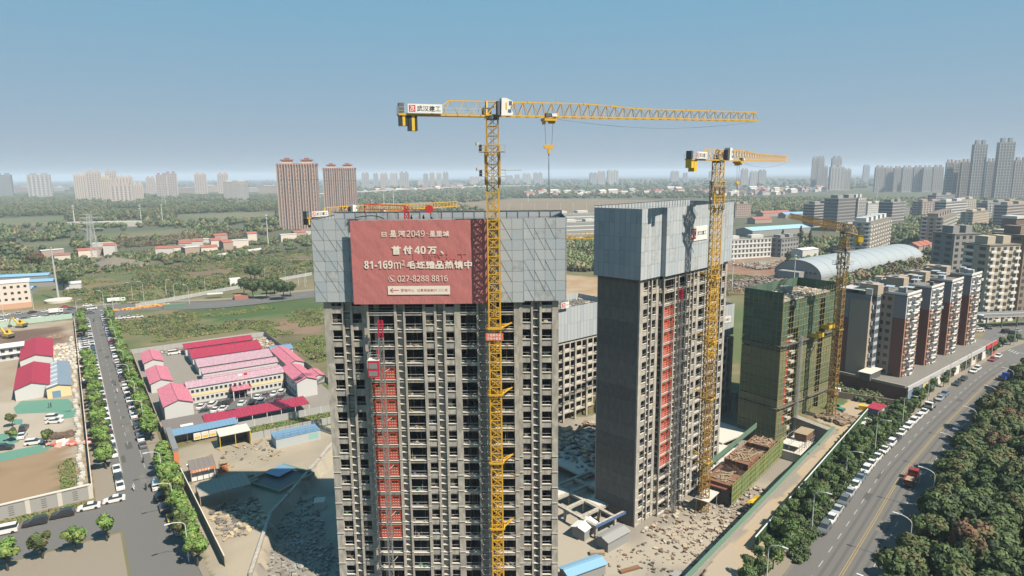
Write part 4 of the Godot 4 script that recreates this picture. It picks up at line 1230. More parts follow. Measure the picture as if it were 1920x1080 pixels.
func netted_building() -> void:
	var t = thing("netted_building", "green netted high-rise under scaffolding between the concrete tower and the apartment slabs", "building", Vector3(78.7, -7, -185.3), 0.657)
	var W = 30.4
	var D = 12.7
	var H = 45.0
	var ns = 15
	for k in ns + 1:
		part(t, "floor_slab", cbox(W - 2.2, 0.3, D - 2.2), M.concrete_b, Vector3(W * 0.5, k * 3.0 - (0.15 if k < ns else 0.9), -D * 0.5))
	part(t, "inner_wall", cbox(W - 3.0, H - 1.2, D - 3.0), M.concrete_dark, Vector3(W * 0.5, H * 0.5 - 0.6, -D * 0.5))
	var nets = [M.net_a, M.net_b, M.net_c, M.net_low_a, M.net_low_b]
	var sp = MB.new()
	var faces = [[Vector3(0, 0, 0), 0.0, W], [Vector3(W, 0, 0), PI / 2, D], [Vector3(W, 0, -D), PI, W], [Vector3(0, 0, -D), -PI / 2, D]]
	for fi in 4:
		var f = faces[fi]
		var d = Vector3(cos(f[1]), 0, -sin(f[1]))
		var out = Vector3(sin(f[1]), 0, cos(f[1]))
		var n = int(round(f[2] / 1.5))
		var st: float = f[2] / n
		for k in n + 1:
			var foot: Vector3 = f[0] + d * st * k + out * 0.12
			sp.bar(foot, foot + Vector3(0, H + 1.6, 0), 0.07)
		for r in 26:
			sp.bar(f[0] + out * 0.14 + Vector3(0, r * 1.8, 0), f[0] + d * f[2] + out * 0.14 + Vector3(0, r * 1.8, 0), 0.06)
		for k in n / 2:
			for r in (15 if fi == 0 else 16):
				var fr = (k + 0.5) * 2.0 * st / f[2]
				var y = r * 2.95
				if fi == 0 and ((fr > 0.13 and fr < 0.21 and y > 3) or (fr > 0.71 and fr < 0.79) or (fr > 0.21 and fr < 0.30 and y < 33)):
					continue
				var mm: Material
				if y > 31.0: mm = nets[(k + r) % 3]
				else: mm = [M.net_low_a, M.net_low_b, M.net_low_c][(k * 3 + r * 2 + r / 3) % 3]
				part(t, "net", cbox(st * 2.0 - 0.04, 2.85 + (0.0 if r != 10 and r != 4 else -0.5), 0.04), mm, f[0] + d * (st * (k * 2 + 1)) + Vector3(0, y + 1.5, 0) + out * rng.randf_range(-0.05, 0.06), f[1])
	part(t, "scaffold", sp.mesh(), M.scaffold, Vector3.ZERO, 0.0, "stuff")
	# the two stripes of open bays with red doors and white slab ends
	for r in 11:
		part(t, "safety_door", cbox(1.5, 2.0, 0.08), M.door_red, Vector3(5.0, r * 3.0 + 1.3, -0.9))
		part(t, "slab_end", cbox(2.6, 0.9, 1.2), M.concrete_pale, Vector3(7.9, r * 3.0 + 1.0, -0.9))
	var hm = MB.new()
	for k in 22: lattice(hm, 0.7, 1.5, k * 1.5, 0.09)
	part(t, "hoist_mast", hm.mesh(), M.galv, Vector3(9.6, 0, 0.9))
	var edge = MB.new()
	for y in [31.2, 12.0]:
		edge.box(Vector3(W * 0.5, y, 0.25), Vector3(W, 0.25, 0.9))
		edge.box(Vector3(-0.25, y, -D * 0.5), Vector3(0.9, 0.25, D))
	part(t, "catch_deck", edge.mesh(), M.concrete_dark)
	var cl = MB.new()
	for k in 260:
		cl.col = [Color(0.55, 0.5, 0.42), Color(0.42, 0.3, 0.2), Color(0.62, 0.58, 0.52), Color(0.2, 0.16, 0.14)][rng.randi() % 4]
		cl.box(Vector3(rng.randf_range(2, W - 2), H - 0.65, -rng.randf_range(1.8, D - 1.8)), Vector3(rng.randf_range(0.3, 3.0), rng.randf_range(0.1, 0.9), rng.randf_range(0.1, 0.6)), Basis(Vector3.UP, rng.randf() * TAU))
	part(t, "roof_clutter", cl.mesh(), M.vc, Vector3.ZERO, 0.0, "stuff")
	part(t, "lift_shaft", cbox(3.0, 2.2, 3.0), M.concrete, Vector3(16, H + 0.2, -8.5))
	var k2 = 0
	for p in [Vector3(17.5, 31.6, 1.6), Vector3(24.0, 33.4, 1.6)]:
		var b = Basis(Vector3.UP, 0.657)
		var lp = thing("loading_platform", ["yellow loading platform on the green netted building, farther from the crane", "yellow loading platform on the green netted building, next to the crane mast"][k2], "loading platform", Vector3(78.7, -7, -185.3) + b * p, 0.657, "loading platforms")
		part(lp, "floor", cbox(3.6, 0.15, 2.6), M.crane_rust)
		part(lp, "front_board", cbox(3.6, 1.3, 0.08), M.yellow, Vector3(0, 0.65, 1.3))
		part(lp, "side_board", cbox(0.08, 1.3, 2.6), M.yellow, Vector3(-1.8, 0.65, 0))
		part(lp, "side_board", cbox(0.08, 1.3, 2.6), M.yellow, Vector3(1.8, 0.65, 0))
		k2 += 1

func build_site() -> void:
	M.net_a = mat(lin(0.11, 0.21, 0.14), 0.8, grey_speck, Vector3(0.5, 0.5, 0.5))
	M.net_b = mat(lin(0.13, 0.24, 0.16), 0.8, grey_speck, Vector3(0.5, 0.5, 0.5))
	M.net_c = mat(lin(0.09, 0.18, 0.12), 0.8, grey_speck, Vector3(0.5, 0.5, 0.5))
	M.net_low_a = mat(lin(0.30, 0.31, 0.17), 0.8, grey_speck, Vector3(0.5, 0.5, 0.5))
	M.net_low_b = mat(lin(0.24, 0.28, 0.15), 0.8, grey_speck, Vector3(0.5, 0.5, 0.5))
	M.net_low_c = mat(lin(0.19, 0.23, 0.13), 0.8, grey_speck, Vector3(0.5, 0.5, 0.5))
	M.scaffold = mat(lin(0.45, 0.38, 0.14), 0.6)
	M.formwork = mat(lin(0.30, 0.11, 0.065), 0.8, grey_speck, Vector3(0.4, 0.4, 0.4))
	M.formwork_b = mat(lin(0.36, 0.17, 0.10), 0.8, grey_speck, Vector3(0.4, 0.4, 0.4))
	M.timber = mat(lin(0.55, 0.44, 0.30), 0.8, grey_speck, Vector3(0.4, 0.4, 0.4))
	M.hoarding = mat(lin(0.035, 0.14, 0.035), 0.85, grey_speck, Vector3(0.5, 0.5, 0.5))
	M.green_sheet = mat(lin(0.15, 0.27, 0.19), 0.7, grey_fine, Vector3(0.4, 0.4, 0.4))
	M.pit_wall = mat(lin(0.40, 0.38, 0.34), 0.9, grey_blot, Vector3(0.2, 0.2, 0.2))
	M.fence_grey = mat(lin(0.48, 0.49, 0.50), 0.8, grey_speck, Vector3(0.3, 0.3, 0.3))
	M.roof_blue_dark = mat(lin(0.08, 0.14, 0.3), 0.6)
	M.blue = mat(lin(0.22, 0.42, 0.62), 0.5)
	netted_building()
	lowrise("concrete_building", "low concrete frame glimpsed in the gap between the two concrete towers", Vector3(4, -7, -196), 0.68, 7, 5.4, 8, 14.0)
	low_screen("grey panel screen on the low frame in the gap between the two towers", Vector3(3, 20.8, -195), 0.68, 40.0, 11.2, 16.0)
	lowrise("concrete_building", "low concrete frame showing right of the rusty crane mast", Vector3(52, -7, -199), 0.60, 5, 5.4, 8, 14.0)
	low_screen("grey panel screen with company sign on the low frame beside the rusty crane mast", Vector3(51, 20.8, -198), 0.60, 28.5, 10.6, 16.0)
	var s3 = thing("company_sign", "white company sign on the low frame beside the rusty crane mast", "sign", Vector3(51, 20.8, -198) + Basis(Vector3.UP, 0.6) * Vector3(23.6, 5.6, 0.12), 0.6)
	sign_board(s3, 6.4, 2.2, Vector3.ZERO)
	var s4 = thing("company_sign", "small white sign on the roof of the low frame in the gap between the towers", "sign", Vector3(17.0, 33.2, -205.0), 0.68)
	sign_board(s4, 3.4, 2.0, Vector3.ZERO)
	# walls of the pit
	var edge = [Vector3(52.5, 0, -132.9), Vector3(77.6, 0, -161.8), Vector3(83.2, 0, -167.8), Vector3(93.4, 0, -179.9)]
	for k in 3:
		var a: Vector3 = edge[k]
		var b: Vector3 = edge[k + 1]
		if k == 0: a = a + (a - b).normalized() * 40.0
		var d = b - a
		var l = d.length()
		var w = thing("retaining_wall", ["grey and green retaining wall along the sandy haul road, the long near stretch", "short middle stretch of the retaining wall beside the sandy haul road", "far stretch of the retaining wall near the yellow crane foot"][k], "wall", a, atan2(-d.z, d.x))
		part(w, "wall", cbox(l + 0.6, 8.4, 0.8), M.pit_wall, Vector3(l * 0.5, -2.9, 0))
		part(w, "cap", cbox(l + 0.4, 0.9, 0.9), M.green_sheet, Vector3(l * 0.5, 1.0, -0.12))
	var fe = Vector3(93.35, 0, -179.89)
	var fs = Vector3(82.4, 0, -200.95)
	var fw = thing("retaining_wall", "low concrete wall at the back of the pit near the green netted building", "wall", fs, atan2(-(fe - fs).z, (fe - fs).x))
	part(fw, "wall", cbox((fe - fs).length(), 8.0, 2.4), M.pit_wall, Vector3((fe - fs).length() * 0.5, -3.7, 0))
	var lw = [Vector3(-50.32, 0, -113.02), Vector3(-54.76, 0, -135.58), Vector3(-53.69, 0, -144.17), Vector3(-51.82, 0, -164.05), Vector3(-50.46, 0, -181.02)]
	for k in 4:
		var a: Vector3 = lw[k]
		var b: Vector3 = lw[k + 1]
		var d = b - a
		var w = thing("retaining_wall", ["pale concrete wall of the shaded pit, nearest stretch", "pale concrete wall of the shaded pit, short bend", "pale concrete wall of the shaded pit, beside the blue-lined basin", "pale concrete wall of the shaded pit, farthest stretch by the banner tower"][k], "wall", a, atan2(-d.z, d.x))
		part(w, "wall", cbox(d.length() + 0.5, 3.6, 0.7), M.concrete_b, Vector3(d.length() * 0.5, -1.1, 0))
	# right side: fences and formwork
	var hf = fence("green_hoarding", "dark green hoarding with white top rail between the haul road and the street trees", "fence", Vector3(48.34, 0, -120.12), Vector3(109.06, 0, -190.88), 2.6, 3.0, M.hoarding, M.hoarding, M.white)
	formwork_block()
	# platforms between and behind the towers
	slab_box("basement_roof", "pale concrete basement roof slab in the gap between the towers", "platform", Vector3(22, -4.6, -178), Vector3(26, 0.5, 22), 0.68, M.concrete_pale, "basement slabs")
	slab_box("basement_roof", "concrete deck with blue edge behind the two towers' gap", "platform", Vector3(24, -5.6, -160), Vector3(20, 0.5, 12), 0.68, M.concrete_b, "basement slabs")
	slab_box("basement_roof", "sunlit concrete deck right of the rusty crane foot", "platform", Vector3(58, -5.4, -172), Vector3(22, 0.5, 16), 0.75, M.concrete_pale, "basement slabs")
	slab_box("basement_roof", "pale deck at the foot of the green netted building", "platform", Vector3(64, -4.8, -192), Vector3(14, 0.4, 12), 0.65, M.concrete_pale, "basement slabs")
	# open basement frame in the gap: beams on columns over dark bays
	var bf = thing("basement_frame", "open grid of basement beams and columns in the gap between the towers", "concrete frame", Vector3(22, -7, -152), 0.68)
	for k in 5:
		part(bf, "beam", cbox(26.0, 0.6, 0.8), M.concrete, Vector3(0, 3.0, -10.0 + k * 5.0))
		part(bf, "cross_beam", cbox(0.8, 0.56, 20.0), M.concrete_b, Vector3(-12.6 + k * 6.3, 3.0, 0))
		for j in 5: part(bf, "column", cbox(0.6, 2.8, 0.6), M.concrete_b, Vector3(-12.6 + k * 6.3, 1.4, -10.0 + j * 5.0))
	for q in [[-9.5, -7.5], [3.1, -2.5], [-3.2, 2.5], [9.4, 7.5], [9.4, -7.5]]: part(bf, "slab_bay", cbox(5.4, 0.2, 4.1), M.concrete_pale, Vector3(q[0], 3.25, q[1]))
	part(bf, "blue_edge", cbox(26.2, 0.7, 0.1), M.roof_blue_dark, Vector3(0, 3.2, 10.5))
	for k in 3:
		gable("site_shed", ["white site shed with blue roof on the pit floor before the towers", "grey site shed on the pit floor, between the towers' feet", "small white site shed under the right tower's dark end wall"][k], "shed", [Vector3(14, -7, -122), Vector3(22, -7, -134), Vector3(16, -7, -138)][k], 0.5 + k * 0.2, [9.0, 7.0, 5.0][k], 3.4, 2.5, 0.5, M.fence_grey, [M.blue, M.fence_grey, M.white][k], null, "", false)
	var stone = [Color(0.30, 0.29, 0.27), Color(0.23, 0.22, 0.21), Color(0.34, 0.33, 0.31), Color(0.18, 0.16, 0.14)]
	rubble("rubble", "broken concrete and boulders strewn over the shaded pit floor", Vector3(-46, -2.5, -124), 0.45, 8, 24, 1100, 0.12, 0.75, stone, 1.0)
	rubble("rubble", "timber and concrete scraps round the foot of the right tower", Vector3(50, -6.9, -146), 0.8, 20, 10, 700, 0.15, 0.9, [Color(0.40, 0.34, 0.26), Color(0.3, 0.26, 0.21), Color(0.2, 0.13, 0.1), Color(0.42, 0.39, 0.34)], 0.5)
	rubble("rubble", "scraps on the decks between the towers", Vector3(25, -4.2, -178), 0.68, 13, 12, 160, 0.3, 1.8, [Color(0.5, 0.45, 0.38), Color(0.3, 0.27, 0.24), Color(0.25, 0.3, 0.4)], 0.5)
	rubble("rubble", "boards and bricks scattered before the retaining wall by the haul road", Vector3(71, -6.9, -158), 0.86, 17, 2.2, 320, 0.2, 1.3, [Color(0.6, 0.5, 0.38), Color(0.5, 0.42, 0.33), Color(0.42, 0.3, 0.22)], 0.4)
	for k in 4:
		var bx = thing("concrete_block", ["pale square concrete block in the shaded pit, nearest the corner of the wall", "pale concrete block in the shaded pit, second along the wall", "pale concrete block in the shaded pit near the basin", "pale concrete block in the shaded pit close to the tower"][k], "concrete block", [Vector3(-55.77, -2.6, -145.23), Vector3(-54.08, -2.6, -155.28), Vector3(-52.94, -2.6, -165.39), Vector3(-45.99, -2.6, -143.27)][k], 0.3 + k, "concrete blocks in the pit")
		part(bx, "body", cbox(2.2, 1.8, 2.2), M.concrete_pale, Vector3(0, 0.9, 0))
		part(bx, "cap", cbox(2.5, 0.25, 2.5), M.concrete_pale, Vector3(0, 1.9, 0))
	var junk = [Color(0.42, 0.33, 0.22), Color(0.2, 0.12, 0.08), Color(0.33, 0.3, 0.27), Color(0.1, 0.1, 0.1)]
	rubble("rubble", "pipes, boards and rebar lying on the pit floor before the two towers", Vector3(30, -6.95, -118), 0.5, 26, 15, 800, 0.1, 0.8, junk, 0.25)
	rubble("rubble", "boards and steel lying on the decks behind the tower gap", Vector3(26, -4.3, -184), 0.68, 13, 14, 300, 0.2, 2.2, junk, 0.4)
	for k in 12:
		var o = part(self, "material_stack", cbox([3.2, 4.6, 2.2][k % 3], [0.7, 0.4, 1.1][k % 3], [1.2, 0.9, 1.6][k % 3]), [M.timber, M.rust, M.fence_grey][k % 3], [Vector3(18, -6.6, -130), Vector3(24, -6.7, -124), Vector3(33, -6.4, -121), Vector3(40, -6.6, -118), Vector3(20, -6.7, -116), Vector3(47, -6.4, -126), Vector3(16, -4.0, -176), Vector3(22, -4.1, -182), Vector3(28, -3.9, -175), Vector3(60, -4.8, -170), Vector3(55, -4.9, -176), Vector3(64, -4.5, -175)][k], 0.4 * k)
		tag(o, "%s on the site floor near the tower gap, %s listed" % [["timber stack", "rusty rebar bundle", "grey block pallet"][k % 3], nth(k)], "stack", "material stacks on the site")
	# wall and cabins along the haul road
	slab_box("yard_wall", "long brick-coloured yard wall behind the haul road", "wall", (Vector3(112.26, 0, -214.19) + Vector3(115.97, 0, -196.2)) * 0.5 + Vector3(0, 1.1, 0), Vector3((Vector3(112.26, 0, -214.19) - Vector3(115.97, 0, -196.2)).length() + 8.0, 2.2, 0.3), -0.55, mat(lin(0.42, 0.32, 0.26), 0.9, grey_fine, Vector3(0.3, 0.3, 0.3)))
	var cabin = thing("site_cabin", "grey site cabin with crimson roof at the end of the haul road", "cabin", Vector3(112.63, 0, -192.59), 0.75)
	part(cabin, "body", cbox(6.0, 2.6, 3.0), mat(lin(0.25, 0.26, 0.32), 0.7), Vector3(0, 1.3, 0))
	part(cabin, "roof", cbox(6.6, 0.25, 3.8), M.roof_red, Vector3(0, 2.75, 0))
	part(cabin, "window", cbox(1.2, 0.9, 0.05), M.glass, Vector3(-1.2, 1.5, 1.52))
	part(cabin, "door", cbox(0.9, 2.0, 0.05), M.white, Vector3(1.4, 1.0, 1.52))
	slab_box("yellow_crate", "yellow steel bin on the haul road by the yard wall", "bin", Vector3(111.48, 0, -197.27) + Vector3(0, 0.7, 0), Vector3(3.2, 1.4, 1.8), -0.5, M.yellow)
	slab_box("white_panel_stack", "white board stack beside the haul road near the cabin", "stack", Vector3(104.81, 0, -185.35) + Vector3(0, 0.4, 0), Vector3(7.5, 0.8, 2.6), 0.75, M.white)
	var ex = digger("small green excavator digging by the foot of the crane beside the netted building", Vector3(102.53, 0, -195.62), 2.2, mat(lin(0.05, 0.3, 0.2), 0.5), 0.7)
	var truck = thing("site_truck", "small white-cabbed dump truck parked at the yard wall behind the crane foot", "truck", Vector3(108.71, 0, -209.94), 0.9)
	part(truck, "chassis", cbox(5.0, 0.5, 1.8), M.frame_dark, Vector3(0, 0.7, 0))
	part(truck, "cab", cbox(1.6, 1.6, 1.9), M.white, Vector3(1.7, 1.6, 0))
	part(truck, "load_bed", cbox(3.0, 1.0, 2.0), M.steel, Vector3(-0.8, 1.4, 0))
	part(truck, "windscreen", cbox(0.05, 0.7, 1.6), M.glass, Vector3(2.52, 1.9, 0))
	for q in [[1.6, 0.9], [1.6, -0.9], [-1.6, 0.9], [-1.6, -0.9]]:
		var wl = MB.new()
		wl.tube(Vector3(0, 0, -0.15), Vector3(0, 0, 0.15), 0.45, 0.45, 10)
		part(truck, "wheel", wl.mesh(), M.black, Vector3(q[0], 0.45, q[1]))
	rubble("rubble", "brown earth and stones heaped beside the small green excavator", Vector3(99.44, 0, -189.36) + Vector3(0, 0.2, 0), 0.5, 4, 4, 220, 0.5, 1.8, [Color(0.2, 0.15, 0.1), Color(0.27, 0.2, 0.14), Color(0.15, 0.12, 0.1)], 1.5)

func digger(label: String, at: Vector3, turn: float, m: Material, s := 1.0) -> Node3D:
	var t = thing("excavator", label, "excavator", at, turn, "excavators")
	for z in [-1.0, 1.0]:
		var tr = MB.new()
		tr.tube(Vector3(-1.4, 0.45, z - 0.3), Vector3(-1.4, 0.45, z + 0.3), 0.45, 0.45, 10)
		tr.tube(Vector3(1.4, 0.45, z - 0.3), Vector3(1.4, 0.45, z + 0.3), 0.45, 0.45, 10)
		tr.box(Vector3(0, 0.45, z), Vector3(2.8, 0.88, 0.58))
		part(t, "track", tr.mesh(), M.frame_dark)
	part(t, "body", cbox(3.0, 1.1, 2.6), m, Vector3(-0.5, 1.55, 0))
	part(t, "counterweight", cbox(0.7, 1.0, 2.6), M.frame_dark, Vector3(-2.1, 1.5, 0))
	var cb = part(t, "cab", cbox(1.4, 1.6, 1.1), m, Vector3(0.5, 2.5, 0.7))
	part(cb, "window", cbox(1.1, 0.9, 1.14), M.glass, Vector3(0.05, 0.2, 0))
	var bm = MB.new()
	bm.bar(Vector3(1.0, 1.7, -0.3), Vector3(3.4, 4.2, -0.3), 0.5)
	bm.bar(Vector3(3.4, 4.2, -0.3), Vector3(5.0, 3.4, -0.3), 0.45)
	part(t, "boom", bm.mesh(), m)
	var st = MB.new()
	st.bar(Vector3(5.0, 3.4, -0.3), Vector3(5.6, 1.2, -0.3), 0.35)
	part(t, "stick", st.mesh(), m)
	var bk = MB.new()
	bk.box(Vector3(5.4, 0.7, -0.3), Vector3(1.0, 0.9, 1.1), Basis(Vector3.BACK, 0.4))
	part(t, "bucket", bk.mesh(), M.frame_dark)
	t.scale = Vector3.ONE * s
	return t

func formwork_block() -> void:
	# two-storey podium being cast between the crane and the haul road
	var t = thing("formwork_building", "brown timber formwork of a low building with green net beside it", "building", Vector3(51.5, -7, -150.5), 0.87)
	var W = 38.0
	part(t, "lower_storey", cbox(W - 1, 4.2, 6.6), M.concrete_dark, Vector3(W * 0.5, 2.1, -1.6))
	part(t, "deck", cbox(W, 0.3, 8.0), M.formwork, Vector3(W * 0.5, 4.4, -1.6))
	for q in [[4.5, 7.0, 0.9], [17.0, 8.0, 2.0], [24.0, 3.0, 0.8], [32.0, 6.0, 1.3]]:
		part(t, "form_box", cbox(q[1], q[2], 6.4), M.formwork_b, Vector3(q[0], 4.55 + q[2] * 0.5, -1.6))
		for k in 22:
			part(t, "plank", cbox(rng.randf_range(1.5, 3.6), 0.1, 0.3), M.timber, Vector3(q[0] + rng.randf_range(-0.5, 0.5) * q[1], 4.62 + q[2] + k * 0.012, -1.6 + rng.randf_range(-2.4, 2.4)), rng.randf() * 3.0)
	for x in [10.9, 27.5, 37.2]: part(t, "void", cbox(3.4 if x < 20 else 1.8, 0.25, 6.0), M.black, Vector3(x, 4.5, -1.6))
	var bars = MB.new()
	for k in 26:
		for z in [-5.2, -3.4, 0.2, 2.0]:
			bars.bar(Vector3(k * 1.5, 0, z), Vector3(k * 1.5, 5.0 + 0.8 * ((k * 7 + int(z)) % 3), z), 0.06)
	for y in [1.6, 3.2, 5.0]:
		for z in [-5.2, 2.0]:
			bars.bar(Vector3(0, y, z), Vector3(W, y, z), 0.06)
	for k in 60:
		var x = rng.randf_range(9.5, 13.0) if k % 2 else rng.randf_range(22.5, 26.0)
		bars.bar(Vector3(x, 4.6, rng.randf_range(-4.5, 1.4)), Vector3(x + rng.randf_range(-0.4, 0.4), 6.2, rng.randf_range(-4.5, 1.4)), 0.05)
	part(t, "scaffold", bars.mesh(), M.rust, Vector3.ZERO, 0.0, "stuff")
	for k in 12:
		part(t, "net", cbox(W / 12.0 - 0.03, 5.4, 0.05), M.net_yg if k % 2 else M.net_yg2, Vector3((k + 0.5) * W / 12.0, 3.6, 2.5 + 0.06 * (k % 3)))
	var tb = MB.new()
	for k in 26: tb.bar(Vector3(k * 1.5, 0.6, 2.62), Vector3(k * 1.5, 6.8, 2.62), 0.07)
	for y in [1.2, 2.6, 4.0, 5.4, 6.4]: tb.bar(Vector3(0, y, 2.64), Vector3(W, y, 2.64), 0.06)
	part(t, "net_poles", tb.mesh(), M.scaffold, Vector3.ZERO, 0.0, "stuff")
	for k in 9:
		part(t, "back_sheet", cbox(W / 9.0 - 0.05, 1.7, 0.06), M.green_sheet, Vector3((k + 0.5) * W / 9.0 + 2.0, 7.2, -5.9))
	part(t, "entrance_canopy", cbox(6.5, 0.2, 3.6), M.concrete_pale, Vector3(-3.8, 3.6, -2.2))
	for q in [[-6.6, -3.6], [-6.6, -0.8], [-1.0, -0.8]]:
		part(t, "canopy_post", cbox(0.14, 3.6, 0.14), M.galv, Vector3(q[0], 1.8, q[1]))
	var tarp = MB.new()
	var p = []
	for i in 5:
		for j in 4:
			p.push_back(Vector3(i * 1.3, 0.9 + 0.35 * sin(i * 1.7 + j) + 0.2 * j, j * 1.1))
	for i in 4:
		for j in 3:
			tarp.quad(p[i * 4 + j + 1], p[(i + 1) * 4 + j + 1], p[(i + 1) * 4 + j], p[i * 4 + j])
	var o = thing("tarpaulin", "bright yellow tarpaulin at the near end of the retaining wall", "tarpaulin", Vector3(56.04, -5, -146.25), 0.8)
	part(o, "sheet", tarp.mesh(), M.yellow)
	# scaffold platform with a pink cabin near the far end
	var s = thing("scaffold_platform", "concrete platform with scaffold poles beyond the green net", "platform", Vector3(80.5, -7, -176.5), 0.8)
	part(s, "base", cbox(14.0, 2.6, 7.0), M.concrete_pale, Vector3(5.5, 1.3, -1.0))
	part(s, "upper_deck", cbox(5.0, 0.2, 5.0), M.concrete_pale, Vector3(2.0, 4.2, -1.0))
	var pl = MB.new()
	for i in 8:
		for j in 3:
			pl.bar(Vector3(-1.0 + i * 1.8, 2.6, -4.0 + j * 3.0), Vector3(-1.0 + i * 1.8, 5.6, -4.0 + j * 3.0), 0.07)
	for j in 3:
		pl.bar(Vector3(-1.0, 4.6, -4.0 + j * 3.0), Vector3(11.6, 4.6, -4.0 + j * 3.0), 0.06)
		pl.bar(Vector3(-1.0, 3.6, -4.0 + j * 3.0), Vector3(11.6, 3.6, -4.0 + j * 3.0), 0.06)
	part(s, "scaffold", pl.mesh(), M.galv, Vector3.ZERO, 0.0, "stuff")
	var pc = thing("formwork_box", "pinkish timber formwork box on poles at the foot of the green netted building", "formwork", Vector3(85.5, -2.4, -181.5), 0.8)
	part(pc, "body", cbox(5.6, 1.9, 3.4), M.formwork_b, Vector3(0, 0.95, 0))
	part(pc, "lid", cbox(6.0, 0.15, 3.8), M.timber, Vector3(0, 1.98, 0))
	for q in [[-2.6, -1.5], [2.6, -1.5], [2.6, 1.5], [-2.6, 1.5]]:
		part(pc, "post", cbox(0.15, 4.6, 0.15), M.galv, Vector3(q[0], -2.3, q[1]))

# ---------------------------------------------------------------- sheds and houses
func prism(l: float, w: float, h: float, over: float) -> MB:   # gable end triangles
	var mb = MB.new()
	for s in [-1, 1]:
		var x: float = s * l * 0.5
		var a = Vector3(x, 0, -w * 0.5)
		var b = Vector3(x, 0, w * 0.5)
		var c = Vector3(x, h, 0)
		if s > 0: mb.tri(b, a, c)
		else: mb.tri(a, b, c)
	return mb

func gable(called: String, label: String, category: String, at: Vector3, turn: float, l: float, w: float, h: float, rise: float, wall: Material, roof: Material, roof_b: Material = null, group := "", ribs := true, over := 0.35) -> Node3D:
	var t = thing(called, label, category, at, turn, group)
	part(t, "wall", cbox(l, h, w), wall, Vector3(0, h * 0.5, 0))
	part(t, "gable", prism(l, w, rise, 0).mesh(), wall, Vector3(0, h, 0))
	for s in [1, -1]:
		var mb = MB.new()
		var run = w * 0.5 + over
		var drop = rise * run / (w * 0.5)
		var lx = l * 0.5 + over
		var z: float = s * run
		var y0 = h + rise + 0.06
		var y1 = h + rise - drop + 0.06
		var p = [Vector3(-lx, y1, z), Vector3(lx, y1, z), Vector3(lx, y0, 0), Vector3(-lx, y0, 0)]
		if s < 0: p = [Vector3(lx, y1, z), Vector3(-lx, y1, z), Vector3(-lx, y0, 0), Vector3(lx, y0, 0)]
		var q = []
		for v in p: q.push_back(v + Vector3(0, 0.12, 0))
		mb.hexa([p[0], p[1], p[2], p[3], q[0], q[1], q[2], q[3]])
		if ribs:
			var n = int(l / 1.0)
			for k in n + 1:
				var x = -lx + 2.0 * lx * k / n
				mb.bar(Vector3(x, y1 + 0.14, z), Vector3(x, y0 + 0.14, 0), 0.07)
		part(t, "roof", mb.mesh(), roof if s > 0 or roof_b == null else roof_b)
	var rg = MB.new()
	rg.bar(Vector3(-l * 0.5 - over, h + rise + 0.2, 0), Vector3(l * 0.5 + over, h + rise + 0.2, 0), 0.28)
	part(t, "ridge", rg.mesh(), roof)
	return t

func windows_on(t: Node3D, x0: float, x1: float, n: int, y: float, z: float, w: float, h: float, m: Material, frame: Material, turn := 0.0, face_x := false) -> void:
	for k in n:
		var c = lerpf(x0, x1, (k + 0.5) / n)
		var p = Vector3(c, y, z) if not face_x else Vector3(z, y, c)
		var o = part(t, "window", cbox(w, h, 0.08), frame, p, turn)
		part(o, "pane", cbox(w - 0.16, h - 0.16, 0.1), m)

func CF(a: float, b: float, y := 0.0) -> Vector3:   # the camp's own axes: a along its long roofs, b towards the viewer
	return Vector3(-107.2 + 0.8387 * a + 0.5446 * b, y, -206.9 - 0.5446 * a + 0.8387 * b)
const CAMP_TURN := 0.576

func flat_roof_shed(called: String, label: String, category: String, at: Vector3, turn: float, l: float, w: float, h: float, pitch: float, post: Material, roof: Material, ribs := true) -> Node3D:
	# open shed: posts under a single-pitch roof
	var t = thing(called, label, category, at, turn)
	var n = maxi(1, int(l / 4.0))
	for k in n + 1:
		for z in [-w * 0.5 + 0.2, w * 0.5 - 0.2]:
			var hh: float = h + pitch * (0.5 - z / w)
			part(t, "post", cbox(0.16, hh, 0.16), post, Vector3(-l * 0.5 + 0.1 + (l - 0.2) * k / n, hh * 0.5, z))
	var mb = MB.new()
	var p = [Vector3(-l * 0.5, h, w * 0.5), Vector3(l * 0.5, h, w * 0.5), Vector3(l * 0.5, h + pitch, -w * 0.5), Vector3(-l * 0.5, h + pitch, -w * 0.5)]
	var q = []
	for v in p: q.push_back(v + Vector3(0, 0.14, 0))
	mb.hexa([p[0], p[1], p[2], p[3], q[0], q[1], q[2], q[3]])
	if ribs:
		for k in int(l) + 1:
			mb.bar(q[0].lerp(q[1], k / floorf(l)) + Vector3(0, 0.03, 0), q[3].lerp(q[2], k / floorf(l)) + Vector3(0, 0.03, 0), 0.07)
	part(t, "roof", mb.mesh(), roof)
	return t

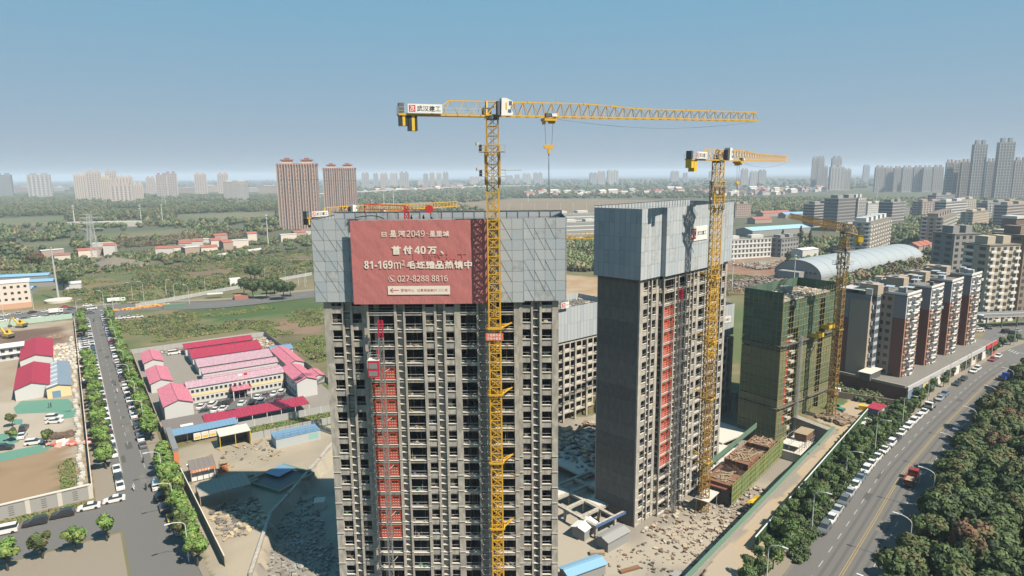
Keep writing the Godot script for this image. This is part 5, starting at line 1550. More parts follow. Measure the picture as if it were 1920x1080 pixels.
func build_camp() -> void:
	var C = CAMP_TURN
	M.camp_white = mat(lin(0.72, 0.73, 0.74), 0.7, grey_fine, Vector3(0.2, 0.2, 0.2))
	M.camp_cream = mat(lin(0.75, 0.62, 0.36), 0.7)
	M.roof_grey = mat(lin(0.30, 0.26, 0.25), 0.8, grey_speck, Vector3(0.3, 0.3, 0.3))
	M.fence_grey = mat(lin(0.48, 0.49, 0.50), 0.8, grey_speck, Vector3(0.3, 0.3, 0.3))
	M.fence_white = mat(lin(0.66, 0.68, 0.68), 0.7, grey_speck, Vector3(0.3, 0.3, 0.3))
	M.orange = mat(lin(0.62, 0.22, 0.09), 0.7)
	M.roof_blue = mat(lin(0.20, 0.36, 0.55), 0.5, grey_fine, Vector3(0.3, 0.3, 0.3))
	sheet("camp_yard", [CF(-12, -84), CF(42.5, -85), CF(43, 31), CF(-10.5, 20)].map(func(v): return Vector2(v.x, v.z)), 0.03, mat(lin(0.40, 0.37, 0.33), 0.95, grey_speck, Vector3(0.2, 0.2, 0.2)))
	sheet("car_park", [CF(1.2, -2), CF(31, -2), CF(31, 20.5), CF(1.2, 20.5)].map(func(v): return Vector2(v.x, v.z)), 0.05, mat(lin(0.20, 0.20, 0.21), 0.95, grey_speck, Vector3(0.2, 0.2, 0.2)))
	var g = "long pitched roofs of the site camp"
	gable("camp_shed", "narrow crimson-roofed shed at the back of the camp, against the field", "shed", CF(20.3, -72), C, 27.0, 7.6, 3.2, 1.0, M.camp_white, M.roof_red, null, g)
	gable("camp_shed", "wide shed with a pink back slope and crimson front slope, second from the back", "shed", CF(20.5, -57.6), C, 26.4, 15.6, 3.2, 1.6, M.camp_white, M.roof_red, M.roof_red, g)
	gable("camp_shed", "lilac-roofed shed in the middle of the camp behind the narrow one", "shed", CF(21.0, -41.2), C, 27.0, 12.6, 3.2, 1.4, M.camp_white, M.roof_lilac, null, g)
	gable("camp_shed", "narrow lilac-roofed shed, third from the long front building", "shed", CF(21.0, -28.2), C, 26.6, 6.2, 3.2, 0.9, M.camp_white, M.roof_lilac, null, g)
	gable("camp_shed", "low lilac-roofed shed right behind the long front building", "shed", CF(19.5, -15.4), C, 26.0, 6.6, 3.6, 0.8, M.camp_white, M.roof_lilac, null, g)
	var fb = gable("camp_office", "long two-storey office with pink roof and windowed white front facing the car park", "office building", CF(15.2, -4.6), C, 31.0, 6.4, 5.7, 1.1, M.camp_white, M.roof_lilac, M.roof_pink)
	for r in 2:
		windows_on(fb, -14.8, 14.8, 20, 1.5 + r * 2.75, 3.24, 1.05, 1.15, M.glass, M.white)
	part(fb, "facade_band", cbox(30.6, 0.9, 0.1), M.camp_cream, Vector3(0, 2.95, 3.22))
	part(fb, "porch_roof", cbox(6.2, 0.2, 5.2), M.roof_pink, Vector3(0.6, 3.5, 5.6))
	part(fb, "porch_gable", prism(6.2, 5.2, 0.9, 0).mesh(), M.roof_pink, Vector3(0.6, 3.6, 5.6))
	for x in [-2.2, 3.4]: part(fb, "porch_column", cbox(0.25, 3.5, 0.25), M.white, Vector3(0.6 + x - 0.6, 1.75, 7.9))
	part(fb, "entrance", cbox(3.0, 2.6, 0.12), M.glass, Vector3(0.6, 1.3, 3.24))
	for k in 2:
		var fp = thing("flagpole", ["white flagpole at the office porch, left one", "flagpole with red flag at the office porch, right one"][k], "flagpole", CF(15.0 + k * 1.8, 2.2), C, "flagpoles at the camp office")
		var pm = MB.new()
		pm.tube(Vector3.ZERO, Vector3(0, 9, 0), 0.07, 0.04, 6)
		part(fp, "pole", pm.mesh(), M.white)
		part(fp, "flag", cbox(1.2, 0.8, 0.03), M.red if k else M.white, Vector3(0.65, 8.4, 0))
	gable("camp_wing", "two-storey wing with pink roof and blank white gable beside the street", "office building", CF(-4.6, 4.2), C + PI / 2, 19.5, 8.0, 5.6, 1.4, M.camp_white, M.roof_pink, null, g)
	var rw = gable("camp_wing", "two-storey wing with pink roof at the tower end of the car park", "office building", CF(35.0, 3.2), C + PI / 2, 20.0, 6.8, 5.6, 1.3, M.camp_white, M.roof_pink, null, g)
	for r in 2: windows_on(rw, -8.5, 7.5, 8, 1.5 + r * 2.75, -3.44, 1.05, 1.15, M.glass, M.white, PI)
	gable("camp_shed", "long pink-roofed shed on the tower side of the camp", "shed", CF(39.6, -31.8), C + PI / 2, 25.6, 6.4, 3.2, 1.1, M.camp_white, M.roof_pink, null, g)
	gable("camp_shed", "small shed with pale blue roof at the far corner of the camp", "shed", CF(40.8, -47.5), C, 8.4, 8.0, 2.8, 0.9, M.camp_white, M.roof_blue, null, g)
	gable("camp_shed", "small low pink shed beyond the wing by the tower", "shed", CF(43.0, -4.0), C + PI / 2, 9.0, 4.0, 2.4, 0.7, M.camp_white, M.roof_pink, null, g)
	gable("camp_dormitory", "pink-roofed white house by the street wall, the farther of two", "dormitory", CF(-6.3, -60.4), C + PI / 2, 17.0, 6.6, 3.4, 1.2, M.camp_white, M.roof_pink, null, g)
	gable("camp_dormitory", "pink-roofed white house by the street wall, the nearer of two", "dormitory", CF(-6.3, -31.4), C + PI / 2, 20.0, 6.8, 3.4, 1.2, M.camp_white, M.roof_pink, null, g)
	flat_roof_shed("car_shelter", "long crimson car shelter roof along the front of the car park", "car shelter", CF(16.0, 25.0), C, 30.5, 7.2, 2.7, 0.5, M.white, M.roof_red)
	# fences and walls
	fence("camp_wall", "grey panel wall of the camp along the street pavement", "wall", CF(-12.3, -84), CF(-10.4, 21), 2.1, 3.5, M.fence_grey, M.cream, mat(lin(0.42, 0.30, 0.27), 0.8))
	fence("camp_wall", "pale panel fence behind the camp towards the field", "wall", CF(-12.6, -85), CF(42.5, -85.4), 2.1, 3.0, M.fence_white, M.fence_grey)
	fence("camp_wall", "panel fence on the tower side of the camp", "wall", CF(42.6, -85), CF(46, 30), 2.1, 3.0, M.fence_grey, M.fence_grey)
	fence("camp_wall", "grey wall with round white post caps in front of the crimson shelter", "wall", CF(8.8, 31), CF(44, 32), 2.2, 5.2, M.fence_white, M.white)
	fence("site_fence", "white panel fence behind the shaded container on the building site", "fence", CF(10.4, 42), CF(40, 42.4), 2.2, 3.6, M.fence_white, M.frame_dark)
	# the strip between camp and building site
	var bs = flat_roof_shed("notice_shed", "blue-roofed shed over the site notice boards by the street gate", "shed", CF(-0.4, 32.2), C, 18.2, 3.8, 3.0, 0.6, M.frame_dark, M.roof_blue)
	part(bs, "back_wall", cbox(17.8, 2.8, 0.15), M.fence_grey, Vector3(0, 1.4, -1.6))
	for k in 6:
		var nb = part(bs, "notice_board", cbox(1.9, 2.0, 0.08), M.white, Vector3(-2.0 + k * 2.05, 1.6, 1.85))
		part(nb, "print", cbox(1.5, 0.5, 0.02), M.blue if k > 3 else M.cream, Vector3(0, 0.45, 0.05))
		part(nb, "print", cbox(1.5, 0.7, 0.02), M.cream if k > 2 else M.yellow, Vector3(0, -0.4, 0.05))
	var lb = thing("lean_to", "low grey flat roof between the white gable and the blue-roofed shed", "shed", CF(-3.6, 23.5), C)
	part(lb, "wall", cbox(12.5, 2.6, 11.0), M.fence_grey, Vector3(0, 1.3, 0))
	part(lb, "roof", cbox(13.0, 0.2, 11.4), M.roof_grey, Vector3(0, 2.7, 0))
	part(lb, "skylight", cbox(3.4, 0.12, 1.6), M.white, Vector3(-0.5, 2.87, 2.8))
	var gate = thing("site_gate", "orange gate pillars with grey top beam at the site entrance on the street", "gate", CF(-9.4, 41), C + PI / 2)
	part(gate, "pillar", cbox(2.2, 4.4, 1.2), M.orange, Vector3(-7.6, 2.2, 0))
	part(gate, "pillar", cbox(2.2, 4.4, 1.2), M.orange, Vector3(7.6, 2.2, 0))
	part(gate, "beam", cbox(17.4, 0.9, 1.4), M.steel, Vector3(0, 4.85, 0))
	part(gate, "gate_leaf", cbox(6.0, 2.0, 0.1), M.fence_white, Vector3(3.0, 1.1, 0))
	var gc = flat_roof_shed("gate_canopy", "pale flat canopy on yellow posts over a dark bay", "canopy", CF(6.0, 42.2), C, 8.2, 5.6, 4.1, 0.2, M.yellow, M.concrete_pale, false)
	part(gc, "back_wall", cbox(7.8, 3.6, 0.15), M.frame_dark, Vector3(0, 1.8, -2.4))
	part(gc, "side_wall", cbox(0.15, 3.6, 4.6), M.timber, Vector3(3.8, 1.8, 0))
	var ct = thing("site_container", "grey-blue site container in the shadow of the tower", "container", CF(21.3, 49.6), C)
	part(ct, "body", cbox(12.4, 2.7, 5.6), mat(lin(0.55, 0.6, 0.64), 0.7, grey_fine, Vector3(0.3, 0.3, 0.3)), Vector3(0, 1.35, 0))
	part(ct, "roof", cbox(12.6, 0.15, 5.8), M.roof_blue, Vector3(0, 2.8, 0))
	part(ct, "print", cbox(2.6, 1.5, 0.03), mat(lin(0.25, 0.5, 0.45), 0.7), Vector3(4.2, 1.5, 2.82))
	var cr = MB.new()
	for z in [-2.8, 2.8]:
		for y in [3.5, 4.1]: cr.bar(Vector3(-6.2, y, z), Vector3(6.2, y, z), 0.06)
		for k in 7: cr.bar(Vector3(-6.2 + k * 2.07, 2.85, z), Vector3(-6.2 + k * 2.07, 4.1, z), 0.06)
	part(ct, "railing", cr.mesh(), M.frame_dark)
	var hut = flat_roof_shed("guard_hut", "grey-roofed hut with red fascia lettering and white boards", "hut", CF(-4.7, 60.0), C, 5.8, 5.0, 3.4, 0.9, M.timber, M.roof_grey)
	part(hut, "fascia", cbox(5.9, 0.7, 0.08), M.orange, Vector3(0, 3.25, 2.5))
	part(hut, "fascia_lettering", strokes("工万首中品里", 0.5, 0.07, 0.35).mesh(), M.white, Vector3(-2.4, 3.0, 2.55))
	for k in 4: part(hut, "board", cbox(1.2, 2.2, 0.06), M.white, Vector3(-2.1 + k * 1.35, 1.4, 1.4))
	slab_box("white_roof_panel", "white roof panel lying behind the grey-roofed guard hut", "panel", CF(-6.0, 56.0) + Vector3(0, 2.6, 0), Vector3(3.6, 0.15, 1.6), C, M.white)
	var og = thing("orange_cabinet", "small orange and yellow safety cabinet beside the guard hut", "cabinet", CF(0.4, 59.0), C)
	part(og, "body", cbox(1.8, 1.8, 1.2), M.orange, Vector3(0, 0.9, 0))
	part(og, "roof", cbox(2.2, 0.15, 1.6), M.timber, Vector3(0, 2.5, 0))
	for q in [[-1, -0.6], [1, -0.6], [1, 0.6], [-1, 0.6]]: part(og, "post", cbox(0.1, 2.5, 0.1), M.yellow, Vector3(q[0], 1.25, q[1]))
	flat_roof_shed("rebar_shed", "large pale corrugated canopy over the shaded rebar yard", "canopy", CF(-2.2, 74.8), C, 11.0, 7.0, 3.6, 0.3, M.timber, mat(lin(0.58, 0.52, 0.44), 0.8, grey_speck, Vector3(0.3, 0.3, 0.3)))
	fence("site_wall", "long thin site wall behind the street trees near the junction", "wall", CF(-9.3, 54), CF(-7.0, 104), 2.3, 4.0, mat(lin(0.28, 0.30, 0.22), 0.8, grey_speck, Vector3(0.3, 0.3, 0.3)), M.fence_grey, M.cream)
	# basin
	var bas = thing("basin", "dark square basin with blue lining next to the concrete pit wall", "basin", CF(11.5, 72.0), C + 0.5)
	part(bas, "floor", cbox(11, 0.1, 11), M.frame_dark, Vector3(0, 0.06, 0))
	for q in [[0, -5.5, 11.4, 0.5], [0, 5.5, 11.4, 0.5]]: part(bas, "kerb", cbox(q[2], 0.8, q[3]), M.timber, Vector3(q[0], 0.4, q[1]))
	for q in [[-5.5, 0, 0.5, 10.5], [5.5, 0, 0.5, 10.5]]: part(bas, "kerb", cbox(q[2], 0.8, q[3]), M.green_sheet, Vector3(q[0], 0.4, q[1]))
	part(bas, "lid", cbox(5.6, 0.12, 5.0), M.roof_blue, Vector3(2.2, 0.9, -2.6))
	var scrap = [Color(0.12, 0.11, 0.10), Color(0.35, 0.28, 0.2), Color(0.22, 0.2, 0.18), Color(0.45, 0.36, 0.24)]
	rubble("rubble", "rebar and timber stacked in the shaded yard under the pale canopy", CF(-1, 86), C, 5, 8, 420, 0.15, 1.2, scrap, 0.3)
	rubble("rubble", "odds and ends along the sunny site road by the camp fence", CF(8, 52), C, 9, 7, 70, 0.2, 1.0, scrap, 0.5)
	rubble("rubble", "scrap heap in the far corner of the camp", CF(38, -70), C, 4, 11, 160, 0.3, 1.6, [Color(0.4, 0.25, 0.12), Color(0.25, 0.2, 0.16), Color(0.5, 0.45, 0.4)], 0.9)
	rubble("rubble", "scrap and vehicles parts along the back wall of the camp yard", CF(3, -80), C, 10, 2.5, 120, 0.3, 1.6, [Color(0.3, 0.14, 0.1), Color(0.2, 0.2, 0.2), Color(0.5, 0.45, 0.4)], 0.9)
	for k in 4:
		slab_box("timber_stack", ["timber stack by the sunny site road, nearest the canopy", "timber stack beside the basin", "timber stack below the container", "timber stack at the site fence"][k], "timber stack", [CF(4.5, 66), CF(5.0, 70), CF(14, 56), CF(12, 45)][k] + Vector3(0, 0.3, 0), Vector3(3.4, 0.6, 0.8), C + 0.3 * k, M.timber, "timber stacks")

# ---------------------------------------------------------------- the lot left of the street
func build_left_lot() -> void:
	M.green_sheet_b = mat(lin(0.17, 0.42, 0.32), 0.8, grey_speck, Vector3(0.25, 0.25, 0.25))
	M.wall_grey = mat(lin(0.42, 0.42, 0.41), 0.9, grey_fine, Vector3(0.3, 0.3, 0.3))
	# wall along the pavement and the tall grey wall on the side street
	fence("lot_wall", "long low wall with pinkish coping between the left lot and the pavement", "wall", S(-4.6, -9), S(-4.6, 225), 2.2, 6.0, mat(lin(0.30, 0.14, 0.11), 0.9), M.cream, mat(lin(0.66, 0.55, 0.48), 0.8))
	var gw = thing("lot_wall", "tall grey wall with vent slots along the side street at the junction", "wall", S(-5.0, -9), STREET_TURN + PI)
	for k in 12:
		part(gw, "bay", cbox(5.3, 3.3, 0.4), M.wall_grey, Vector3(3.0 + k * 6.0, 1.65, 0))
		part(gw, "pier", cbox(0.9, 3.5, 0.6), M.concrete_pale, Vector3(k * 6.0, 1.75, 0))
		for r in 5:
			part(gw, "slot", cbox(1.0, 0.16, 0.44), M.frame_dark, Vector3(3.0 + k * 6.0, 0.6 + r * 0.5, 0.0))
	part(gw, "coping", cbox(72, 0.2, 0.8), M.concrete_pale, Vector3(36, 3.5, 0))
	# concrete barrier blocks
	var bl = MB.new()
	for k in 8:
		var a0 = TAU * k / 8.0 + 0.39
		var a1 = TAU * (k + 1) / 8.0 + 0.39
		bl.quad(Vector3(cos(a1) * 0.75, 0, sin(a1) * 0.75), Vector3(cos(a0) * 0.75, 0, sin(a0) * 0.75), Vector3(cos(a0) * 0.62, 1.0, sin(a0) * 0.62), Vector3(cos(a1) * 0.62, 1.0, sin(a1) * 0.62))
		bl.quad(Vector3(cos(a1) * 0.62, 1, sin(a1) * 0.62), Vector3(cos(a0) * 0.62, 1, sin(a0) * 0.62), Vector3(cos(a0) * 0.3, 1.0, sin(a0) * 0.3), Vector3(cos(a1) * 0.3, 1.0, sin(a1) * 0.3))
		bl.quad(Vector3(cos(a1) * 0.3, 1, sin(a1) * 0.3), Vector3(cos(a0) * 0.3, 1, sin(a0) * 0.3), Vector3(cos(a0) * 0.24, 0.6, sin(a0) * 0.24), Vector3(cos(a1) * 0.24, 0.6, sin(a1) * 0.24))
	var bm = bl.mesh()
	for k in 84:
		var o = part(self, "barrier_block", bm, M.concrete_pale if k % 3 else M.concrete, S(-6.6 - 0.4 * sin(k * 0.8), -5.0 + k * 2.25), 0.4 * k)
		tag(o, "white octagonal concrete barrier block, %s from the junction in the row by the lot wall" % nth(k), "barrier block", "row of concrete barrier blocks")
	# green and pale covered plots
	sheet("ground_cover", [Vector2(-167.91, -212.96), Vector2(-153.03, -214.67), Vector2(-146.57, -208.21), Vector2(-144, -202.2), Vector2(-160.59, -200.73), Vector2(-165.57, -206.21)], 0.03, M.green_sheet_b)
	sheet("ground_cover", [Vector2(-148.64, -200.89), Vector2(-143.53, -204.13), Vector2(-138.91, -197.35), Vector2(-142.99, -195.63)], 0.03, M.green_sheet_b)
	sheet("ground_cover", [Vector2(-160.5, -181.71), Vector2(-150.82, -184.68), Vector2(-144.55, -175.6), Vector2(-152.71, -170.4)], 0.03, M.green_sheet_b)
	sheet("ground_cover", [Vector2(-150.5, -184.67), Vector2(-147.87, -185.42), Vector2(-142.82, -178.19), Vector2(-144.27, -175.23)], 0.03, M.green_sheet_b)
	sheet("ground_cover", [Vector2(-149.03, -164.23), Vector2(-142.17, -170.16), Vector2(-139.25, -172.57), Vector2(-134.88, -176.12), Vector2(-130.59, -175.65), Vector2(-130.67, -170.6), Vector2(-137.92, -164.64), Vector2(-142.78, -158.4)], 0.03, M.green_sheet_b)
	sheet("ground_cover", [Vector2(-157.91, -196.02), Vector2(-154.99, -195.94), Vector2(-151.98, -191.86), Vector2(-154.18, -191.05)], 0.03, M.green_sheet_b)
	# red-roofed halls and the blue translucent one
	var g = "red-roofed halls in the left lot"
	var HT = 2.177
	gable("site_hall", "large crimson-roofed hall in the left lot, the farther of two", "hall", Vector3(-200.0, 0, -266.0), HT, 35.0, 10.6, 4.0, 1.7, M.camp_white, M.roof_red, null, g)
	gable("site_hall", "large crimson-roofed hall in the left lot, the nearer of two", "hall", Vector3(-174.2, 0, -228.2), HT, 31.0, 10.0, 4.0, 1.7, M.camp_white, M.roof_red, null, g)
	var bh = gable("site_hall", "hall with striped blue-grey translucent roof beside the crimson halls", "hall", Vector3(-167.6, 0, -231.6), HT, 36.0, 7.0, 3.6, 0.9, M.camp_cream, M.roof_stripe, M.roof_stripe_b, g)
	for k in 16: part(bh, "roof_sheet", cbox(1.3, 0.05, 3.5), M.white if k % 3 == 0 else M.blue_pale, Vector3(-16.6 + k * 2.2, 4.28, -1.85))
	for q in bh.get_children():
		if q.name.begins_with("roof_sheet"): q.rotation.x = -0.252
	part(bh, "door", cbox(2.4, 2.4, 0.1), M.roof_blue, Vector3(-18.05, 1.2, -0.8), PI / 2)
	var yf = fence("yard_fence", "pale green and white fence with blue gate before the nearer crimson hall", "fence", Vector3(-169.77, 0, -213.01), Vector3(-162.1, 0, -218.21), 2.0, 2.4, mat(lin(0.5, 0.66, 0.55), 0.7), M.white, M.white)
	part(yf, "gate", cbox(2.0, 2.1, 0.12), M.roof_blue, Vector3(9, 1.05, 0.05))
	var wb = thing("white_block", "flat-roofed white two-storey building left of the crimson halls", "building", Vector3(-212.08, 0, -266.61), 0.62)
	part(wb, "wall", cbox(22, 5.6, 7), M.camp_white, Vector3(-6, 2.8, 0))
	part(wb, "roof", cbox(22.6, 0.3, 8.4), M.white, Vector3(-6, 5.8, 0.4))
	for r in 2: windows_on(wb, -16.5, 4.5, 8, 1.4 + r * 2.8, 3.54, 1.5, 1.4, M.glass, M.white)
	part(wb, "gallery", cbox(22, 0.2, 1.3), M.white, Vector3(-6, 2.9, 4.1))
	digger("yellow excavator on the dark dug soil near the far fence", Vector3(-250.25, 0, -324.34), 3.0, M.yellow, 1.15)
	digger("yellow excavator at the left edge of the lot, boom lowered", Vector3(-239.9, 0, -302.1), 2.8, M.yellow, 1.15)
	fence("site_fence", "pale green hoarding between the left lot and the cross street", "fence", Vector3(-306.9, 0, -289.03), Vector3(-237.76, 0, -344.89), 2.8, 4.0, mat(lin(0.50, 0.68, 0.58), 0.7, grey_fine, Vector3(0.3, 0.3, 0.3)), M.fence_white)
	rubble("rubble", "pale broken concrete strewn beside the barrier blocks in the left lot", (Vector3(-202.57, 0, -285.21) + Vector3(-178.43, 0, -251.71)) * 0.5, 0.6, 9, 26, 420, 0.3, 1.6, [Color(0.55, 0.5, 0.42), Color(0.48, 0.4, 0.32), Color(0.6, 0.57, 0.52)], 0.5)
	rubble("rubble", "heap of rubble by the dark dug soil", Vector3(-216.3, 0, -303.23), 0.3, 5, 3, 120, 0.5, 1.8, [Color(0.25, 0.17, 0.12), Color(0.3, 0.22, 0.17)], 1.2)
	rubble("rubble", "heap of dark branches and scrap beside the parked cars in the left lot", Vector3(-133.92, 0, -181.86), 0.2, 4, 2.2, 200, 0.3, 1.6, [Color(0.16, 0.1, 0.07), Color(0.1, 0.07, 0.05)], 1.2)
	rubble("rubble", "red and white barrier rails lying at the edge of the brown soil", Vector3(-127.14, 0, -175.94), 0.2, 6, 1.2, 40, 0.6, 2.4, [Color(0.55, 0.1, 0.08), Color(0.6, 0.3, 0.25), Color(0.65, 0.6, 0.55)], 0.3)
	var sh = thing("bus_shelter", "pale pinkish shelter roof on the left pavement under the trees", "shelter", S(-2.6, 92), STREET_TURN + PI / 2)
	part(sh, "roof", cbox(7.5, 0.2, 2.8), M.cream, Vector3(0, 2.7, 0))
	part(sh, "back", cbox(7.2, 2.4, 0.1), M.fence_grey, Vector3(0, 1.3, -1.2))
	for x in [-3.4, 0, 3.4]: part(sh, "post", cbox(0.12, 2.7, 0.12), M.galv, Vector3(x, 1.35, 1.1))
	# cream factory building and blue-roofed sheds at the far left
	var fb = thing("factory_building", "cream four-storey building at the left edge beyond the cross street", "building", Vector3(-291.89, 0, -374.34), 0.62)
	part(fb, "wall", cbox(46, 15, 14), M.cream, Vector3(-14, 7.5, -5))
	part(fb, "roof", cbox(46.6, 0.4, 14.6), M.white, Vector3(-14, 15.3, -5))
	part(fb, "shop_front", cbox(46.2, 3.2, 0.5), mat(lin(0.6, 0.36, 0.25), 0.8), Vector3(-14, 1.6, 2.1))
	for r in 4: windows_on(fb, -36.0, 8.5, 14, 2.0 + r * 3.6, 2.05, 1.5, 1.5, M.glass, M.concrete_pale)
	for k in 4:
		gable("blue_shed", ["blue-roofed shed behind the cream building, nearest it", "long blue-roofed shed beside the tall pylon mast", "blue-roofed shed on the slope behind the mast", "bright blue shed beside the cream building's corner"][k], "shed", [Vector3(-368.98, 0, -474.33), Vector3(-324.96, 0, -453.35), Vector3(-356.24, 0, -478.42), Vector3(-319.35, 0, -420.17)][k], 0.3, [22.0, 30.0, 24.0, 12.0][k], 9.0, 4.0, 1.2, M.fence_grey, M.blue, null, "blue-roofed sheds at the far left")
	gable("white_shed", "white shed beside the blue roofs at the far left", "shed", Vector3(-301.62, 0, -439.17), 0.5, 13.0, 7.0, 4.0, 1.0, M.camp_white, M.camp_white)
	var pbx = thing("round_planter", "round white planter base carrying the tall mast beyond the cross street", "planter", Vector3(-278.08, 0, -392.95), 0.0)
	var pm = MB.new()
	pm.tube(Vector3.ZERO, Vector3(0, 1.6, 0), 6.6, 7.2, 20)
	part(pbx, "base", pm.mesh(), M.concrete_pale)
	var ms = thing("mast", "tall tapered grey mast on the round white base beyond the cross street", "mast", Vector3(-282.92, 0, -400.05), 0.0)
	var mm = MB.new()
	mm.tube(Vector3(0, 0, 0), Vector3(-0.6, 33, 0), 0.75, 0.4, 10)
	part(ms, "pole", mm.mesh(), M.galv)
	fence("field_wall", "white wall along the far side of the cross street", "fence", Vector3(-219.03, 0, -372.43), Vector3(-152.29, 0, -491.43), 2.4, 6.0, M.fence_white, M.white)
	slab_box("bus_stop_roof", "small white-roofed shelter on the cross street", "shelter", Vector3(-186.03, 0, -402.19) + Vector3(0, 2.6, 0), Vector3(9, 0.4, 3), 0.4, M.white)
	slab_box("utility_hut", "small white utility hut by the cross street", "hut", Vector3(-192.76, 0, -448.07) + Vector3(0, 2.5, 0), Vector3(7, 5, 6), 0.5, M.white)
	slab_box("green_bin", "green container box at the edge of the field by the cross street", "container", Vector3(-196.6, 0, -372.9) + Vector3(0, 1.0, 0), Vector3(12, 2.0, 3), 0.5, M.green_sheet)
	slab_box("red_shed", "small red-roofed hut among bushes near the cross street", "hut", Vector3(-168.17, 0, -397.75) + Vector3(0, 1.2, 0), Vector3(8, 2.4, 6), 0.5, mat(lin(0.4, 0.16, 0.12), 0.8))
	rubble("rubble", "orange construction barriers heaped by the cross street junction", (Vector3(-221.86, 0, -365.06) + Vector3(-212.05, 0, -376.74)) * 0.5, 0.6, 16, 1.8, 130, 0.6, 2.2, [Color(0.7, 0.35, 0.05), Color(0.6, 0.25, 0.1)], 1.2)

# ---------------------------------------------------------------- blocks of flats
func block(called: String, label: String, category: String, at: Vector3, turn: float, w: float, d: float, h: float, floors: int, cols: int, wall: Material, opt := {}) -> Node3D:
	# at: middle of the front foot
	var t = thing(called, label, category, at, turn, opt.get("group", ""))
	part(t, "wall", cbox(w, h, d), wall, Vector3(0, h * 0.5, -d * 0.5))
	var fh = h / floors
	var style: String = opt.get("style", "grid")
	var wm: Material = opt.get("win", M.win_dark)
	var tm: Material = opt.get("trim", M.white)
	var win = MB.new()
	var trim = MB.new()
	var faces = [[Vector3(0, 0, 0), 0.0, w, cols], [Vector3(-w * 0.5, 0, -d * 0.5), -PI / 2, d, opt.get("side", 2)], [Vector3(w * 0.5, 0, -d * 0.5), PI / 2, d, opt.get("side", 2)]]
	for f in faces:
		var n: int = f[3]
		if n == 0: continue
		var b = Basis(Vector3.UP, f[1])
		var cw: float = f[2] / n
		for c in n:
			var x: float = -f[2] * 0.5 + cw * (c + 0.5)
			if style == "stripe":
				win.box(f[0] + b * Vector3(x, h * 0.5, 0.0), Vector3(cw * 0.42, h - fh * 1.2, 0.3), b)
				trim.box(f[0] + b * Vector3(x + cw * 0.5, h * 0.5, 0.0), Vector3(cw * 0.16, h, 1.2), b)
				continue
			for k in floors:
				var y = (k + 0.55) * fh
				if style == "bands":
					win.box(f[0] + b * Vector3(x, y, 0.0), Vector3(cw * 0.96, fh * 0.45, 0.2), b)
				else:
					win.box(f[0] + b * Vector3(x, y, 0.0), Vector3(cw * 0.5, fh * 0.5, 0.2), b)
					if style == "balcony" and (c % 2 == 0):
						trim.box(f[0] + b * Vector3(x, y - fh * 0.38, 0.5), Vector3(cw * 0.8, fh * 0.32, 1.0), b)
		if style == "bands" or style == "grid" and opt.get("slabs", false):
			for k in floors + 1:
				trim.box(f[0] + b * Vector3(0, k * fh, 0.1), Vector3(f[2] + 0.3, fh * 0.12, 0.5), b)
		if style == "stripe":
			for k in floors:
				trim.box(f[0] + b * Vector3(0, (k + 0.9) * fh, 0.02), Vector3(f[2], fh * 0.22, 0.34), b)
	part(t, "windows", win.mesh(), wm, Vector3.ZERO, 0.0, "stuff")
	if trim.v.size() > 0: part(t, "ledges", trim.mesh(), tm, Vector3.ZERO, 0.0, "stuff")
	var rm: Material = opt.get("roof", M.roof_flat)
	part(t, "roof", cbox(w + 0.5, 0.5, d + 0.5), rm, Vector3(0, h + 0.25, -d * 0.5))
	var nb: int = opt.get("boxes", 2)
	for k in nb:
		part(t, "roof_house", cbox(w * 0.5 / nb, h * 0.06 + 1.6, d * 0.5), opt.get("box_mat", wall), Vector3(-w * 0.5 + w * (k + 0.5) / nb, h + 0.5 + (h * 0.06 + 1.6) * 0.5, -d * 0.5))
	return t

